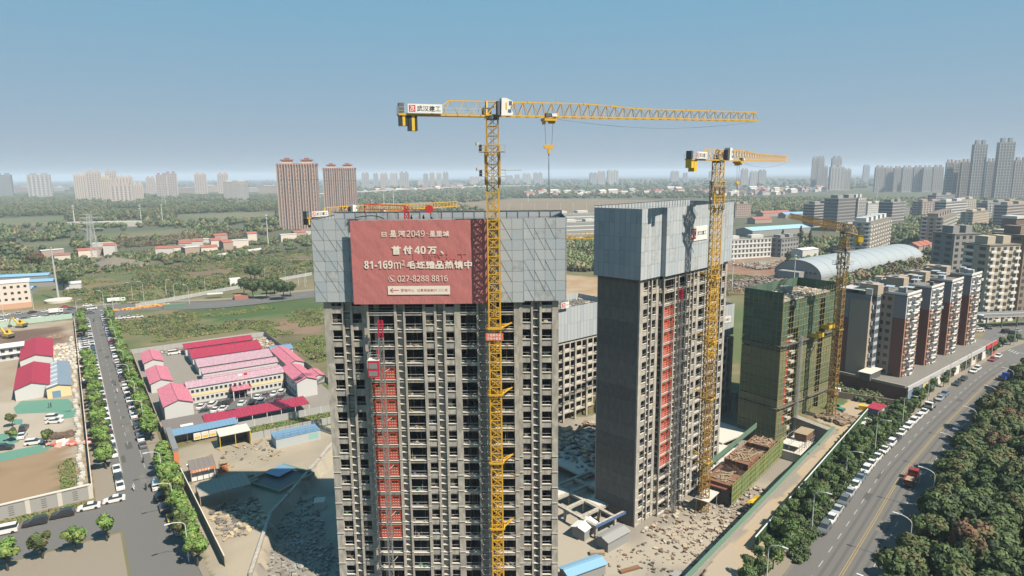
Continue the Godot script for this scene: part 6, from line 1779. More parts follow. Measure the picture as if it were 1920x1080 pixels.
func apartment_row() -> void:
	var T = 0.681
	var t = thing("apartment_building", "red-brown and cream apartment row with four wings on a shop podium by the avenue", "apartment building", Vector3(121.6, 0, -216.6), T)
	# local: x along the avenue, z towards it
	M.brick_red = mat(lin(0.27, 0.115, 0.09), 0.85, grey_fine, Vector3(0.3, 0.3, 0.3))
	M.render_cream = mat(lin(0.52, 0.43, 0.34), 0.85, grey_fine, Vector3(0.3, 0.3, 0.3))
	M.render_grey = mat(lin(0.34, 0.34, 0.37), 0.85, grey_fine, Vector3(0.3, 0.3, 0.3))
	M.render_pale = mat(lin(0.58, 0.58, 0.60), 0.85, grey_fine, Vector3(0.3, 0.3, 0.3))
	M.orange_brick = mat(lin(0.50, 0.24, 0.16), 0.85, grey_fine, Vector3(0.3, 0.3, 0.3))
	part(t, "podium", cbox(92, 4.6, 34), M.brick_red, Vector3(42.5, 2.3, -2.4))
	part(t, "podium_roof", cbox(91.5, 0.3, 33.5), M.roof_flat, Vector3(42.5, 4.75, -2.4))
	part(t, "fascia", cbox(92.4, 1.5, 0.5), M.render_pale, Vector3(42.5, 4.7, 14.9))
	part(t, "parapet", cbox(0.4, 0.9, 33), M.render_cream, Vector3(-3.4, 5.2, -2.4))
	for k in 15:
		part(t, "shop_front", cbox(5.2, 3.2, 0.3), [M.shop_blue, M.shop_blue, M.yellow_pale, M.shop_blue, M.white, M.glass, M.glass, M.white, M.glass, M.glass, M.cream, M.glass, M.white, M.glass, M.red][k], Vector3(0.2 + k * 6.1, 1.8, 14.75))
		part(t, "shop_pier", cbox(0.7, 4.0, 0.6), M.render_cream, Vector3(-3.0 + k * 6.1, 2.0, 14.8))
	part(t, "red_sign", cbox(14, 1.6, 0.3), M.red, Vector3(80.5, 4.9, 15.35))
	var H = 28.4
	part(t, "main_wall", cbox(84, H, 11.0), M.render_cream, Vector3(42.0, 4.7 + H * 0.5, -5.6))
	part(t, "gable_wall", cbox(0.3, H, 6.6), M.render_cream, Vector3(-0.15, 4.7 + H * 0.5, -3.4))
	part(t, "gable_wall", cbox(0.3, H * 0.7, 4.2), M.brick_red, Vector3(-0.15, 4.7 + H * 0.35, -9.0))
	part(t, "gable_wall", cbox(0.3, H * 0.3, 4.2), M.render_grey, Vector3(-0.15, 4.7 + H * 0.85, -9.0))
	part(t, "gable_wall", cbox(0.36, 1.8, 11.2), M.render_grey, Vector3(-0.15, 4.7 + H - 0.9, -5.6))
	part(t, "roof", cbox(84.4, 0.3, 11.4), M.roof_flat, Vector3(42, 4.85 + H, -5.6))
	var starts = [6.9, 28.4, 48.9, 70.6]
	for wi in 4:
		var x0: float = starts[wi]
		var ww = 12.0
		var wing = part(t, "wing", cbox(ww, H, 8.5), M.brick_red, Vector3(x0 + ww * 0.5, 4.7 + H * 0.5, 4.2))
		part(wing, "upper_band", cbox(0.1, H * 0.27, 8.55), M.render_grey, Vector3(-ww * 0.5 - 0.02, H * 0.365, 0.02))
		part(wing, "return_wall", cbox(0.12, H, 4.6), M.render_cream, Vector3(-ww * 0.5 - 0.04, 0, -1.9))
		for k in 10:
			for c in 2: part(wing, "small_window", cbox(0.1, 1.3, [0.8, 1.3][c]), M.win_dark, Vector3(-ww * 0.5 - 0.08, -H * 0.5 + (k + 0.5) * H / 10.0, [-2.9, -0.9][c]))
		part(wing, "front_wall", cbox(ww + 0.05, H * 0.73, 0.2), M.orange_brick, Vector3(0.02, -H * 0.135, 4.25))
		part(wing, "front_wall", cbox(ww + 0.05, H * 0.27, 0.2), M.render_pale, Vector3(0.02, H * 0.365, 4.25))
		part(wing, "roof_slab", cbox(ww + 0.6, 0.3, 9.0), M.roof_flat, Vector3(0, H * 0.5 + 0.15, 0))
		part(wing, "parapet", cbox(ww + 0.4, 0.8, 0.25), M.white, Vector3(0, H * 0.5 + 0.6, 4.3))
		part(wing, "parapet", cbox(0.25, 0.8, 8.6), M.white, Vector3(-ww * 0.5, H * 0.5 + 0.6, 0))
		for k in 10:
			var y = -H * 0.5 + (k + 0.5) * H / 10.0
			for c in 3:
				var x = -ww * 0.5 + 2.0 + c * 4.0
				var bw: float = [2.2, 3.4, 2.2][c]
				var z = 4.5 if c != 1 else 4.9
				var wd = part(wing, "window", cbox(bw, 1.9, 0.5 if c != 1 else 1.2), M.white if c == 1 or k > 6 else M.render_cream, Vector3(x, y, z))
				if c == 1: part(t, "pane", cbox(bw - 0.3, 1.1, 0.06), M.win_dark, wing.position + wd.position + Vector3(0, 0.15, 0.6))
				else: part(t, "pane", cbox(bw - 0.3, 1.1, 0.06), M.win_dark, wing.position + wd.position + Vector3(0, 0.15, 0.25))
			var ac = part(wing, "air_conditioner", cbox(0.9, 0.6, 0.5), M.white if rng.randf() < 0.7 else M.render_cream, Vector3(-ww * 0.5 + 3.6 + (k % 2) * 4.6, y - 0.9, 4.7))
			if k % 3 == wi % 3: part(wing, "laundry", cbox(1.6, 1.0, 0.1), [M.white, M.blue_pale, M.cream][k % 3], Vector3(rng.randf_range(-4, 4), y - 0.5, 5.7))
			# small windows on the shaded return and in the recess to its left
			if wi > 0 or k >= 0:
				part(t, "recess_window", cbox(1.3, 1.4, 0.2), M.win_dark, Vector3(x0 - 2.4, 4.7 + (k + 0.55) * H / 10.0, 0.0))
				part(t, "recess_window", cbox(1.6, 1.5, 0.5), M.win_dark if k % 2 else M.render_pale, Vector3(x0 - 5.0, 4.7 + (k + 0.55) * H / 10.0, 0.1))
		# roof works
		part(t, "stair_house", cbox(4.6, 3.6, 6.0), M.render_cream, Vector3(x0 - 3.5, 4.7 + H + 1.9, -1.6))
		part(t, "roof_frame", cbox(9.0, 0.3, 4.0), M.frame_dark, Vector3(x0 + 4.0, 4.7 + H + 2.4, -6.5))
		part(t, "roof_room", cbox(8.0, 2.0, 3.6), M.render_pale, Vector3(x0 + 4.0, 4.7 + H + 1.2, -6.5))
		var sh = part(t, "solar_heater", cbox(3.0, 0.12, 1.6), M.blue_pale, Vector3(x0 - 3.5, 4.7 + H + 4.3, -2.0))
		sh.rotation = Vector3(0.6, 0.5, 0)
	# clutter on the roofs: pergolas, tanks, sheds
	for k in 46:
		var rx = rng.randf_range(1.0, 82.0)
		var rz = rng.randf_range(-10.0, -1.0)
		for wi in 4:
			if rx > starts[wi] and rx < starts[wi] + 12.0 and k % 2: rz = rng.randf_range(-1.0, 7.5)
		part(t, ["roof_tank", "roof_shed", "pergola"][k % 3], cbox([1.2, 2.6, 3.6][k % 3], [1.4, 1.9, 0.18][k % 3], [1.2, 2.0, 2.6][k % 3]), [M.steel, M.render_pale, M.render_cream, M.roof_flat, M.white, M.blue_pale][k % 6], Vector3(rx, 5.0 + H + [0.7, 0.95, 2.3][k % 3] + rng.randf() * 0.1, rz), 0.05 * (k % 5))
	# near balcony column at the gable end
	part(t, "balcony_column", cbox(3.0, H, 1.2), M.render_pale, Vector3(3.4, 4.7 + H * 0.5, 0.55))
	for k in 10:
		part(t, "balcony_glass", cbox(2.6, 1.5, 0.1), M.glass_blue, Vector3(3.4, 4.7 + (k + 0.55) * H / 10.0, 1.18))
		part(t, "balcony_glass", cbox(0.1, 1.5, 1.0), M.glass_blue, Vector3(1.88, 4.7 + (k + 0.55) * H / 10.0, 0.55))
	part(t, "roof_frame", cbox(9, 0.25, 8), M.render_pale, Vector3(3.0, 4.7 + H + 1.6, -6.0))
	part(t, "green_roof_sheet", cbox(4.5, 0.15, 5.0), M.green_sheet, Vector3(2.2, 4.7 + H + 1.9, -3.5))
	part(t, "podium_hut", cbox(8.5, 2.6, 3.4), M.frame_dark, Vector3(-0.6, 6.1, 1.9))
	part(t, "podium_hut_roof", cbox(9.4, 0.2, 4.2), M.cream, Vector3(-0.6, 7.5, 1.9))

func build_right_blocks() -> void:
	M.win_dark = mat(lin(0.06, 0.065, 0.075), 0.35)
	M.win_mid = mat(lin(0.14, 0.14, 0.15), 0.5)
	M.roof_flat = mat(lin(0.30, 0.29, 0.27), 0.9, grey_speck, Vector3(0.2, 0.2, 0.2))
	M.shop_blue = mat(lin(0.16, 0.30, 0.52), 0.6)
	M.yellow_pale = mat(lin(0.65, 0.55, 0.25), 0.6)
	M.flat_cream = mat(lin(0.64, 0.55, 0.43), 0.85, grey_fine, Vector3(0.15, 0.15, 0.15))
	M.flat_grey = mat(lin(0.36, 0.36, 0.36), 0.85, grey_fine, Vector3(0.15, 0.15, 0.15))
	M.flat_brown = mat(lin(0.30, 0.23, 0.18), 0.85, grey_fine, Vector3(0.15, 0.15, 0.15))
	M.flat_white = mat(lin(0.76, 0.75, 0.72), 0.8, grey_fine, Vector3(0.15, 0.15, 0.15))
	M.flat_pink = mat(lin(0.50, 0.38, 0.33), 0.85, grey_fine, Vector3(0.15, 0.15, 0.15))
	M.barrel = mat(lin(0.44, 0.49, 0.53), 0.45, grey_fine, Vector3(0.05, 0.05, 0.05))
	apartment_row()
	block("cream_apartments", "cream apartment slab with white balcony grid at the far right, facing the viewer", "apartment building", Vector3(241, 0, -316.63), 0.22, 18.5, 14, 38, 11, 5, M.flat_cream, {"style": "balcony", "trim": M.white, "slabs": true, "side": 2, "win": M.win_dark})
	block("grey_apartments", "grey and cream apartment block left of the white balcony grid", "apartment building", Vector3(247.77, 0, -353.25), 0.22, 17, 14, 40, 12, 4, M.flat_grey, {"style": "grid", "trim": M.cream, "side": 2})
	block("brown_apartments", "shaded brown apartment block at the right edge of the picture", "apartment building", Vector3(262.05, 0, -324.23), 0.35, 17, 16, 42, 12, 4, M.flat_brown, {"style": "grid"})
	block("brown_apartments", "tan apartment block peeping over the far end of the apartment row", "apartment building", Vector3(294.78, 0, -374.26), 0.3, 30, 14, 36, 11, 8, M.flat_cream, {"style": "balcony"})
	var ob = thing("footbridge", "grey elevated deck on posts across the far junction at the right edge", "bridge", Vector3(237.89, 0, -306.42), 0.10)
	part(ob, "deck", cbox(44, 0.8, 5), M.render_pale, Vector3(8, 5.6, 0))
	part(ob, "railing", cbox(44, 1.0, 0.15), M.fence_grey, Vector3(8, 6.5, 2.5))
	part(ob, "railing", cbox(44, 1.0, 0.15), M.fence_grey, Vector3(8, 6.5, -2.5))
	for k in 6: part(ob, "post", cbox(0.5, 5.2, 0.5), M.frame_dark, Vector3(-12 + k * 8, 2.6, 2.0))
	gable("white_canopy", "white tent roof in front of the cream apartment slab", "canopy", Vector3(262.43, 0, -331.85), 0.1, 9, 6, 3.0, 1.6, M.frame_dark, M.white, null, "", false)
	# barrel-vaulted hall
	var bh = thing("vaulted_hall", "long barrel-vaulted hall with pale metal roof among the trees", "hall", Vector3(200.25, 0, -452.36), 0.63)
	var mb = MB.new()
	var L = 158.0
	for k in 18:
		var a0 = PI * k / 18.0
		var a1 = PI * (k + 1) / 18.0
		var p0 = Vector3(0, sin(a0) * 10.5 + 3.0, cos(a0) * 17.5)
		var p1 = Vector3(0, sin(a1) * 10.5 + 3.0, cos(a1) * 17.5)
		mb.quad(p0, p0 + Vector3(L, 0, 0), p1 + Vector3(L, 0, 0), p1)
	part(bh, "roof", mb.mesh(), M.barrel)
	var seams = MB.new()
	for j in 12:
		for k in 18:
			var a0 = PI * k / 18.0
			var a1 = PI * (k + 1) / 18.0
			seams.bar(Vector3(j * 14.2, sin(a0) * 10.55 + 3.0, cos(a0) * 17.6), Vector3(j * 14.2, sin(a1) * 10.55 + 3.0, cos(a1) * 17.6), 0.07)
	part(bh, "roof_seams", seams.mesh(), M.steel, Vector3.ZERO, 0.0, "stuff")
	var gb = MB.new()
	for k in 18:
		var a0 = PI * k / 18.0
		var a1 = PI * (k + 1) / 18.0
		gb.quad(Vector3(0.3, 0, cos(a0) * 17.3), Vector3(0.3, sin(a0) * 10.4 + 3, cos(a0) * 17.3), Vector3(0.3, sin(a1) * 10.4 + 3, cos(a1) * 17.3), Vector3(0.3, 0, cos(a1) * 17.3))
	part(bh, "end_wall", gb.mesh(), M.flat_grey)
	part(bh, "side_wall", cbox(L, 3.2, 0.4), M.flat_grey, Vector3(L * 0.5, 1.6, 17.4))
	for k in 9: part(bh, "window", cbox(0.1, 1.6, 2.2), M.win_dark, Vector3(0.2, 5.2, -12.8 + k * 3.2))
	part(bh, "annex", cbox(8, 6.0, 16), M.flat_grey, Vector3(-4, 3, -2))

func build_middle() -> void:
	var g = "campus buildings behind the towers"
	block("campus_block", "white seven-storey block with a grid of small windows right of the crane mast", "building", Vector3(200.58, 0, -605.46), 0.9, 22, 14, 34, 8, 5, M.flat_white, {"style": "grid", "win": M.win_dark, "side": 4, "group": g})
	block("campus_block", "low white four-storey school block below the taller white grid", "building", Vector3(205.53, 0, -566.17), 0.35, 52, 12, 16.5, 4, 13, M.flat_white, {"style": "grid", "win": M.win_dark, "slabs": true, "side": 3, "group": g})
	block("campus_block", "low pale block with dark glass end beside the white school block", "building", Vector3(247.78, 0, -577.88), 0.6, 26, 14, 16, 4, 6, M.flat_grey, {"style": "grid", "win": M.win_dark, "side": 3, "group": g})
	gable("white_house", "small white house with flat white roof among the trees", "house", Vector3(245.31, 0, -542.23), 0.5, 20, 11, 10.5, 0.8, M.flat_white, M.white, null, "", false)
	block("pink_office", "pinkish office block with glass centre beyond the blue roof", "office building", Vector3(379.43, 0, -1071.83), 0.5, 36, 16, 22, 6, 8, M.flat_pink, {"style": "grid", "side": 4})
	gable("blue_hall", "long pale blue roofed market hall behind the school block", "hall", Vector3(314.97, 0, -783.47), 0.46, 96, 26, 7, 3.0, M.flat_grey, mat(lin(0.34, 0.55, 0.64), 0.5), null, "", false)
	for k in 3:
		gable("red_roof_house", ["red-roofed low house left of the small tower beyond the blue hall", "dark red roofed low house in the middle beyond the blue hall", "low house with bright blue roof beyond the blue hall"][k], "house", [Vector3(363.49, 0, -957.18), Vector3(441.69, 0, -1103.25), Vector3(455.21, 0, -1060.94)][k], 0.4, [32.0, 60.0, 44.0][k], 16, 6, 3, M.flat_pink, [M.roof_tile, M.roof_tile, M.blue][k], null, "red roofs beyond the blue hall", false)
	block("campus_block", "grey office slab with white end, left of the group above the vaulted hall", "office building", Vector3(426.64, 0, -890.75), 0.6, 52, 16, 30, 8, 12, M.flat_grey, {"style": "bands", "win": M.win_dark, "trim": M.flat_white, "group": g})
	block("campus_block", "dark grey stepped office block in the middle of the group above the vaulted hall", "office building", Vector3(423.8, 0, -823.47), 0.6, 50, 18, 40, 10, 10, M.flat_grey, {"style": "bands", "win": M.win_mid, "trim": M.flat_grey, "group": g})
	block("campus_block", "tall grey block with white fin at its right end above the vaulted hall", "office building", Vector3(446.98, 0, -836.77), 0.6, 18, 18, 40, 10, 4, M.flat_white, {"style": "stripe", "win": M.win_mid, "trim": M.flat_white, "group": g})
	block("campus_block", "grey block with white ribbed end, rightmost of the office group", "office building", Vector3(519.83, 0, -879.52), 0.6, 34, 18, 32, 8, 8, M.flat_grey, {"style": "bands", "win": M.win_mid, "trim": M.flat_white, "group": g})
	block("cream_slab", "cream apartment slab with sunlit balconies above the left part of the vaulted hall", "apartment building", Vector3(328.54, 0, -579.31), 0.86, 84, 17, 31, 9, 18, M.flat_cream, {"style": "balcony", "trim": M.white, "boxes": 5, "box_mat": M.white, "side": 3, "group": "cream apartment slabs"})
	block("cream_slab", "cream apartment slab with tall roof stacks, second from the vaulted hall", "apartment building", Vector3(423.57, 0, -630.85), 0.86, 92, 17, 31, 9, 20, M.flat_cream, {"style": "balcony", "trim": M.white, "boxes": 6, "box_mat": M.flat_pink, "side": 3, "group": "cream apartment slabs"})
	for k in 5:
		gable("row_house", "red-roofed row house by the far end of the vaulted hall, %s from the hall" % nth(k), "house", Vector3(362.23, 0, -584.5) + Vector3(9.0 * k, 0, -7.0 * k), 0.66, 9.6, 12, 7.5, 3, M.flat_pink, M.roof_tile, null, "red-roofed row houses", false)
	var list = [[1690, 412, 40], [1745, 408, 60], [1790, 418, 70], [1838, 425, 66], [1868, 412, 60], [1905, 428, 64], [1640, 404, 50], [1815, 402, 70], [1770, 398, 60], [1890, 400, 80]]
	var pos = [Vector3(592.34, 0, -992.75), Vector3(661.35, 0, -1031.33), Vector3(626.88, 0, -923.41), Vector3(617.41, 0, -858.96), Vector3(723.38, 0, -974.79), Vector3(642.85, 0, -830.61), Vector3(606.62, 0, -1092.49), Vector3(765.31, 0, -1096.64), Vector3(764.92, 0, -1157.54), Vector3(845.05, 0, -1113.57)]
	for k in list.size():
		block("distant_apartments", "mid-rise block in the crowded quarter at the right, %s of ten" % nth(k), "apartment building", pos[k], 0.5 + 0.06 * (k % 4), list[k][2], 14, 20.0 + (k % 3) * 5, 6 + k % 3, 14, [M.flat_grey, M.flat_pink, M.flat_white, M.flat_cream][k % 4], {"style": ["grid", "balcony", "bands"][k % 3], "win": M.win_mid, "trim": M.flat_white, "group": "apartment blocks of the crowded quarter"})
	var bt = thing("brick_tower", "square brick water tower with pale cap among dark conifers at the right", "tower", Vector3(461.82, 0, -601.05), 0.4)
	part(bt, "shaft", cbox(12, 30, 12), mat(lin(0.22, 0.14, 0.12), 0.9, grey_fine, Vector3(0.2, 0.2, 0.2)), Vector3(0, 15, 0))
	part(bt, "cap", cbox(13.5, 2.4, 13.5), M.flat_white, Vector3(0, 31.2, 0))
	# buildings in the gap
	block("white_works", "white factory building seen in the gap between the towers, upper one", "factory", Vector3(85.63, 0, -895.11), 0.3, 62, 24, 20, 4, 10, M.flat_white, {"style": "bands", "win": M.flat_grey, "trim": M.flat_white})
	block("white_works", "white factory building seen in the gap between the towers, lower one", "factory", Vector3(82.78, 0, -760.25), 0.3, 48, 20, 18, 4, 9, M.flat_white, {"style": "bands", "win": M.flat_grey, "trim": M.flat_white})
	# village on the left
	var vp = [Vector3(-336.97, 0, -631.17), Vector3(-332.49, 0, -648.11), Vector3(-308.93, 0, -628.99), Vector3(-320.95, 0, -665.41), Vector3(-296.86, 0, -636.54), Vector3(-356.81, 0, -708.16), Vector3(-335.62, 0, -706.32), Vector3(-306.61, 0, -673.71), Vector3(-342.26, 0, -763.61), Vector3(-304.33, 0, -703.6), Vector3(-290.37, 0, -692.08), Vector3(-286.83, 0, -653.41), Vector3(-337.17, 0, -676.25), Vector3(-408.39, 0, -589.46), Vector3(-435.24, 0, -614.22), Vector3(-392.51, 0, -635.5), Vector3(-405.03, 0, -619.92), Vector3(-407.89, 0, -636.7), Vector3(-422.83, 0, -673.79), Vector3(-298.43, 0, -747.51), Vector3(-259.41, 0, -793.97), Vector3(-262.75, 0, -836.43), Vector3(-259.57, 0, -755.84)]
	for k in vp.size():
		gable("village_house", "village house with %s roof, %s in the hamlet left of the banner tower" % [["red tile", "brown tile", "pale flat", "rust red"][k % 4], nth(k)], "house", vp[k], 0.35 + 0.25 * (k % 3), [15.0, 12.0, 18.0, 10.0][k % 4], 9.5, [7.0, 6.0, 8.0, 10.0][k % 4], [1.6, 1.4, 0.3, 1.8][k % 4], [M.flat_white, M.cream, M.flat_pink][k % 3], [M.roof_tile, M.roof_tile_b, M.flat_white, M.roof_tile][k % 4], null, "village houses in the hamlet", false)
	var gh = thing("gravel_heap", "big grey-brown gravel heap beyond the cross street", "heap", Vector3(-337.35, 0, -550.18), 0.3)
	var hb = MB.new()
	for k in 24:
		for r in 5:
			var a0 = TAU * k / 24.0
			var a1 = TAU * (k + 1) / 24.0
			var f = func(a: float, q: int) -> Vector3:
				var s = 1.0 - q / 5.0
				return Vector3(cos(a) * 27.0 * s * (1.0 + 0.12 * sin(a * 3.0 + q)), 8.5 * pow(q / 5.0, 0.8), sin(a) * 15.0 * s * (1.0 + 0.1 * cos(a * 4.0)))
			hb.quad(f.call(a1, r), f.call(a0, r), f.call(a0, r + 1), f.call(a1, r + 1))
	part(gh, "gravel", hb.mesh(), mat(lin(0.30, 0.26, 0.22), 0.95, grey_speck, Vector3(0.15, 0.15, 0.15)))
	# white quarry walls and stone yards
	slab_box("white_wall", "long pale wall in the woods at the left, below the far towers", "wall", Vector3(-626.94, 0, -1007.33) + Vector3(0, 4, 0), Vector3(105, 8, 14), 0.1, M.concrete_pale)
	slab_box("field_track", "pale boundary wall running up the slope by the hamlet", "wall", (Vector3(-283.57, 0, -610.7) + Vector3(-258.06, 0, -669.66)) * 0.5 + Vector3(0, 1, 0), Vector3((Vector3(-283.57, 0, -610.7) - Vector3(-258.06, 0, -669.66)).length(), 2.0, 0.5), atan2(-(Vector3(-258.06, 0, -669.66) - Vector3(-283.57, 0, -610.7)).z, (Vector3(-258.06, 0, -669.66) - Vector3(-283.57, 0, -610.7)).x), M.white)
	# elevated railway far off
	var rail = thing("viaduct", "pale railway viaduct crossing the plain beyond the banner tower", "viaduct", Vector3.ZERO)
	var va = [Vector3(-702.94, 0, -2177.95), Vector3(-538.89, 0, -2577.5), Vector3(-383.04, 0, -2992.51), Vector3(-155.97, 0, -3314), Vector3(116.26, 0, -3440.37)]
	for k in 4:
		var a: Vector3 = va[k]
		var b: Vector3 = va[k + 1]
		var d = b - a
		part(rail, "deck", cbox(d.length() + 4.0, 2.5, 12), M.concrete_pale, (a + b) * 0.5 + Vector3(0, 12, 0), atan2(-d.z, d.x))
		for j in 8: part(rail, "pier", cbox(3, 11, 3), M.concrete_pale, a.lerp(b, j / 8.0) + Vector3(0, 5.5, 0), atan2(-d.z, d.x))

# ---------------------------------------------------------------- the far skyline
func far_tower(label: String, a: Vector3, b: Vector3, m: Material, style := "stripe", group := "far towers on the skyline", cols := 5, units := 1) -> void:
	var w = (b - a).length()
	var h = maxf(a.y, b.y)
	var mid = (a + b) * 0.5
	mid.y = 0.0
	var turn = -atan2(mid.x, -mid.z) * 0.5 + 0.12
	block("far_tower", label, "tower block", mid, turn, w * 0.86, w * 0.45, h, maxi(4, int(h / 3.1)) if style != "stripe" else maxi(4, int(h / 6.2)), cols, m, {"style": style, "win": M.win_far, "trim": M.trim_far, "group": group, "boxes": 2, "side": 2})

func build_skyline() -> void:
	M.win_far = mat(lin(0.20, 0.19, 0.20), 0.6)
	M.trim_far = mat(lin(0.55, 0.53, 0.50), 0.8)
	M.far_cream = mat(lin(0.66, 0.53, 0.42), 0.85)
	M.far_pink = mat(lin(0.54, 0.41, 0.37), 0.85)
	M.far_grey = mat(lin(0.34, 0.36, 0.38), 0.85)
	M.far_blue = mat(lin(0.22, 0.30, 0.38), 0.7)
	M.far_white = mat(lin(0.60, 0.58, 0.55), 0.85)
	M.far_purple = mat(lin(0.34, 0.22, 0.26), 0.85)
	# the brown pair
	M.twin = mat(lin(0.47, 0.325, 0.28), 0.85, grey_fine, Vector3(0.05, 0.02, 0.05))
	M.twin_rib = mat(lin(0.56, 0.42, 0.36), 0.85)
	M.twin_dark = mat(lin(0.16, 0.11, 0.10), 0.8)
	M.twin_cap = mat(lin(0.30, 0.13, 0.11), 0.8)
	for k in 2:
		var a: Vector3 = [Vector3(-327.3, 91.28, -925), Vector3(-321.38, 87, -1130)][k]
		var b: Vector3 = [Vector3(-269.41, 90.73, -925), Vector3(-263.27, 86.46, -1130)][k]
		var w = (b - a).length()
		var mid = (a + b) * 0.5
		var h = mid.y
		mid.y = 0
		var t = thing("twin_tower", ["tall brown apartment tower with two roof crowns, left and nearer of the pair", "brown apartment tower with two roof crowns, right and farther of the pair"][k], "apartment tower", mid, 0.24, "brown tower pair left of the banner")
		part(t, "wall", cbox(w * 0.94, h, 18), M.twin, Vector3(0, h * 0.5, -9))
		var win = MB.new()
		var ribs = MB.new()
		var n = 15
		for c in n:
			var x = -w * 0.47 + w * 0.94 * (c + 0.5) / n
			ribs.box(Vector3(x - w * 0.031, h * 0.5, 0.4), Vector3(w * 0.018, h, 1.6 if c % 3 else 3.0))
			for f in 31:
				if c % 3 != 1 or f % 2: win.box(Vector3(x, (f + 0.5) * h / 31.0, 0.05), Vector3(w * 0.034, h / 31.0 * 0.62, 0.5))
		for c in 3:
			for f in 31:
				win.box(Vector3(-w * 0.47, (f + 0.5) * h / 31.0, -3.0 - c * 6), Vector3(0.5, h / 31.0 * 0.5, 2.2))
				win.box(Vector3(w * 0.47, (f + 0.5) * h / 31.0, -3.0 - c * 6), Vector3(0.5, h / 31.0 * 0.5, 2.2))
		part(t, "windows", win.mesh(), M.win_far, Vector3.ZERO, 0.0, "stuff")
		part(t, "ribs", ribs.mesh(), M.twin_rib, Vector3.ZERO, 0.0, "stuff")
		part(t, "belt", cbox(w * 0.95, 0.9, 19), M.twin_dark, Vector3(0, h * 0.76, -9))
		part(t, "cornice", cbox(w * 0.97, 2.6, 20), M.twin_cap, Vector3(0, h - 1.0, -9))
		for q in [-1, 1]:
			part(t, "crown_base", cbox(w * 0.24, 5.0, 9), M.far_cream, Vector3(q * w * 0.23, h + 2.2, -9))
			part(t, "crown", cbox(w * 0.30, 1.6, 11), M.twin_cap, Vector3(q * w * 0.23, h + 5.2, -9))
			part(t, "finial", cbox(w * 0.12, 2.4, 5), M.twin_cap, Vector3(q * w * 0.23, h + 7.0, -9))
	var g1 = "cream towers on the left skyline"
	far_tower("dark blue-grey tower cut by the left edge of the skyline", Vector3(-2029.04, 88.05, -2600), Vector3(-1966.36, 87.46, -2600), M.far_blue, "bands")
	far_tower("grey ribbed tower with pale blue crown at the left of the skyline", Vector3(-1826.45, 86.37, -2500), Vector3(-1746.08, 85.61, -2500), M.far_grey)
	var left = [[Vector3(-1420.4, 83.36, -2150), Vector3(-1384.11, 83.01, -2150)], [Vector3(-1411.69, 91.87, -2200), Vector3(-1365.74, 91.44, -2200)], [Vector3(-1272.9, 74.06, -2050), Vector3(-1241.57, 73.77, -2050)], [Vector3(-1409.12, 93.83, -2300), Vector3(-1372.17, 93.48, -2300)], [Vector3(-1254.76, 75.24, -2100), Vector3(-1204.08, 74.76, -2100)], [Vector3(-1207.62, 53.24, -1990), Vector3(-1143.46, 52.63, -1990)], [Vector3(-1231.74, 52.51, -2150), Vector3(-1200.54, 52.22, -2150)], [Vector3(-1489.68, 72, -2700), Vector3(-1454.91, 71.67, -2700)]]
	for k in left.size():
		far_tower("cream tower in the tall left cluster of the skyline, %s from its left end" % nth(k), left[k][0], left[k][1], M.far_cream if k % 2 == 0 else M.far_pink, "stripe", g1, 5)
	far_tower("purple-red tower, left one of two joined on the left skyline", Vector3(-1288.4, 81.52, -2400), Vector3(-1249.8, 81.15, -2400), M.far_purple, "stripe", g1)
	far_tower("purple-red tower, right one of two joined on the left skyline", Vector3(-1307.3, 87.4, -2500), Vector3(-1263.09, 86.99, -2500), M.far_purple, "stripe", g1)
	far_tower("lone pinkish tower between the purple pair and the white slab", Vector3(-1292.91, 82.99, -2700), Vector3(-1242.96, 82.52, -2700), M.far_pink)
	far_tower("lone grey-pink tower just above the white slab", Vector3(-1288.18, 84.93, -2900), Vector3(-1239.21, 84.47, -2900), M.far_pink)
	far_tower("long white lower slab on the skyline left of the brown pair", Vector3(-918.1, 57.03, -2100), Vector3(-835.16, 56.24, -2100), M.far_white, "bands")
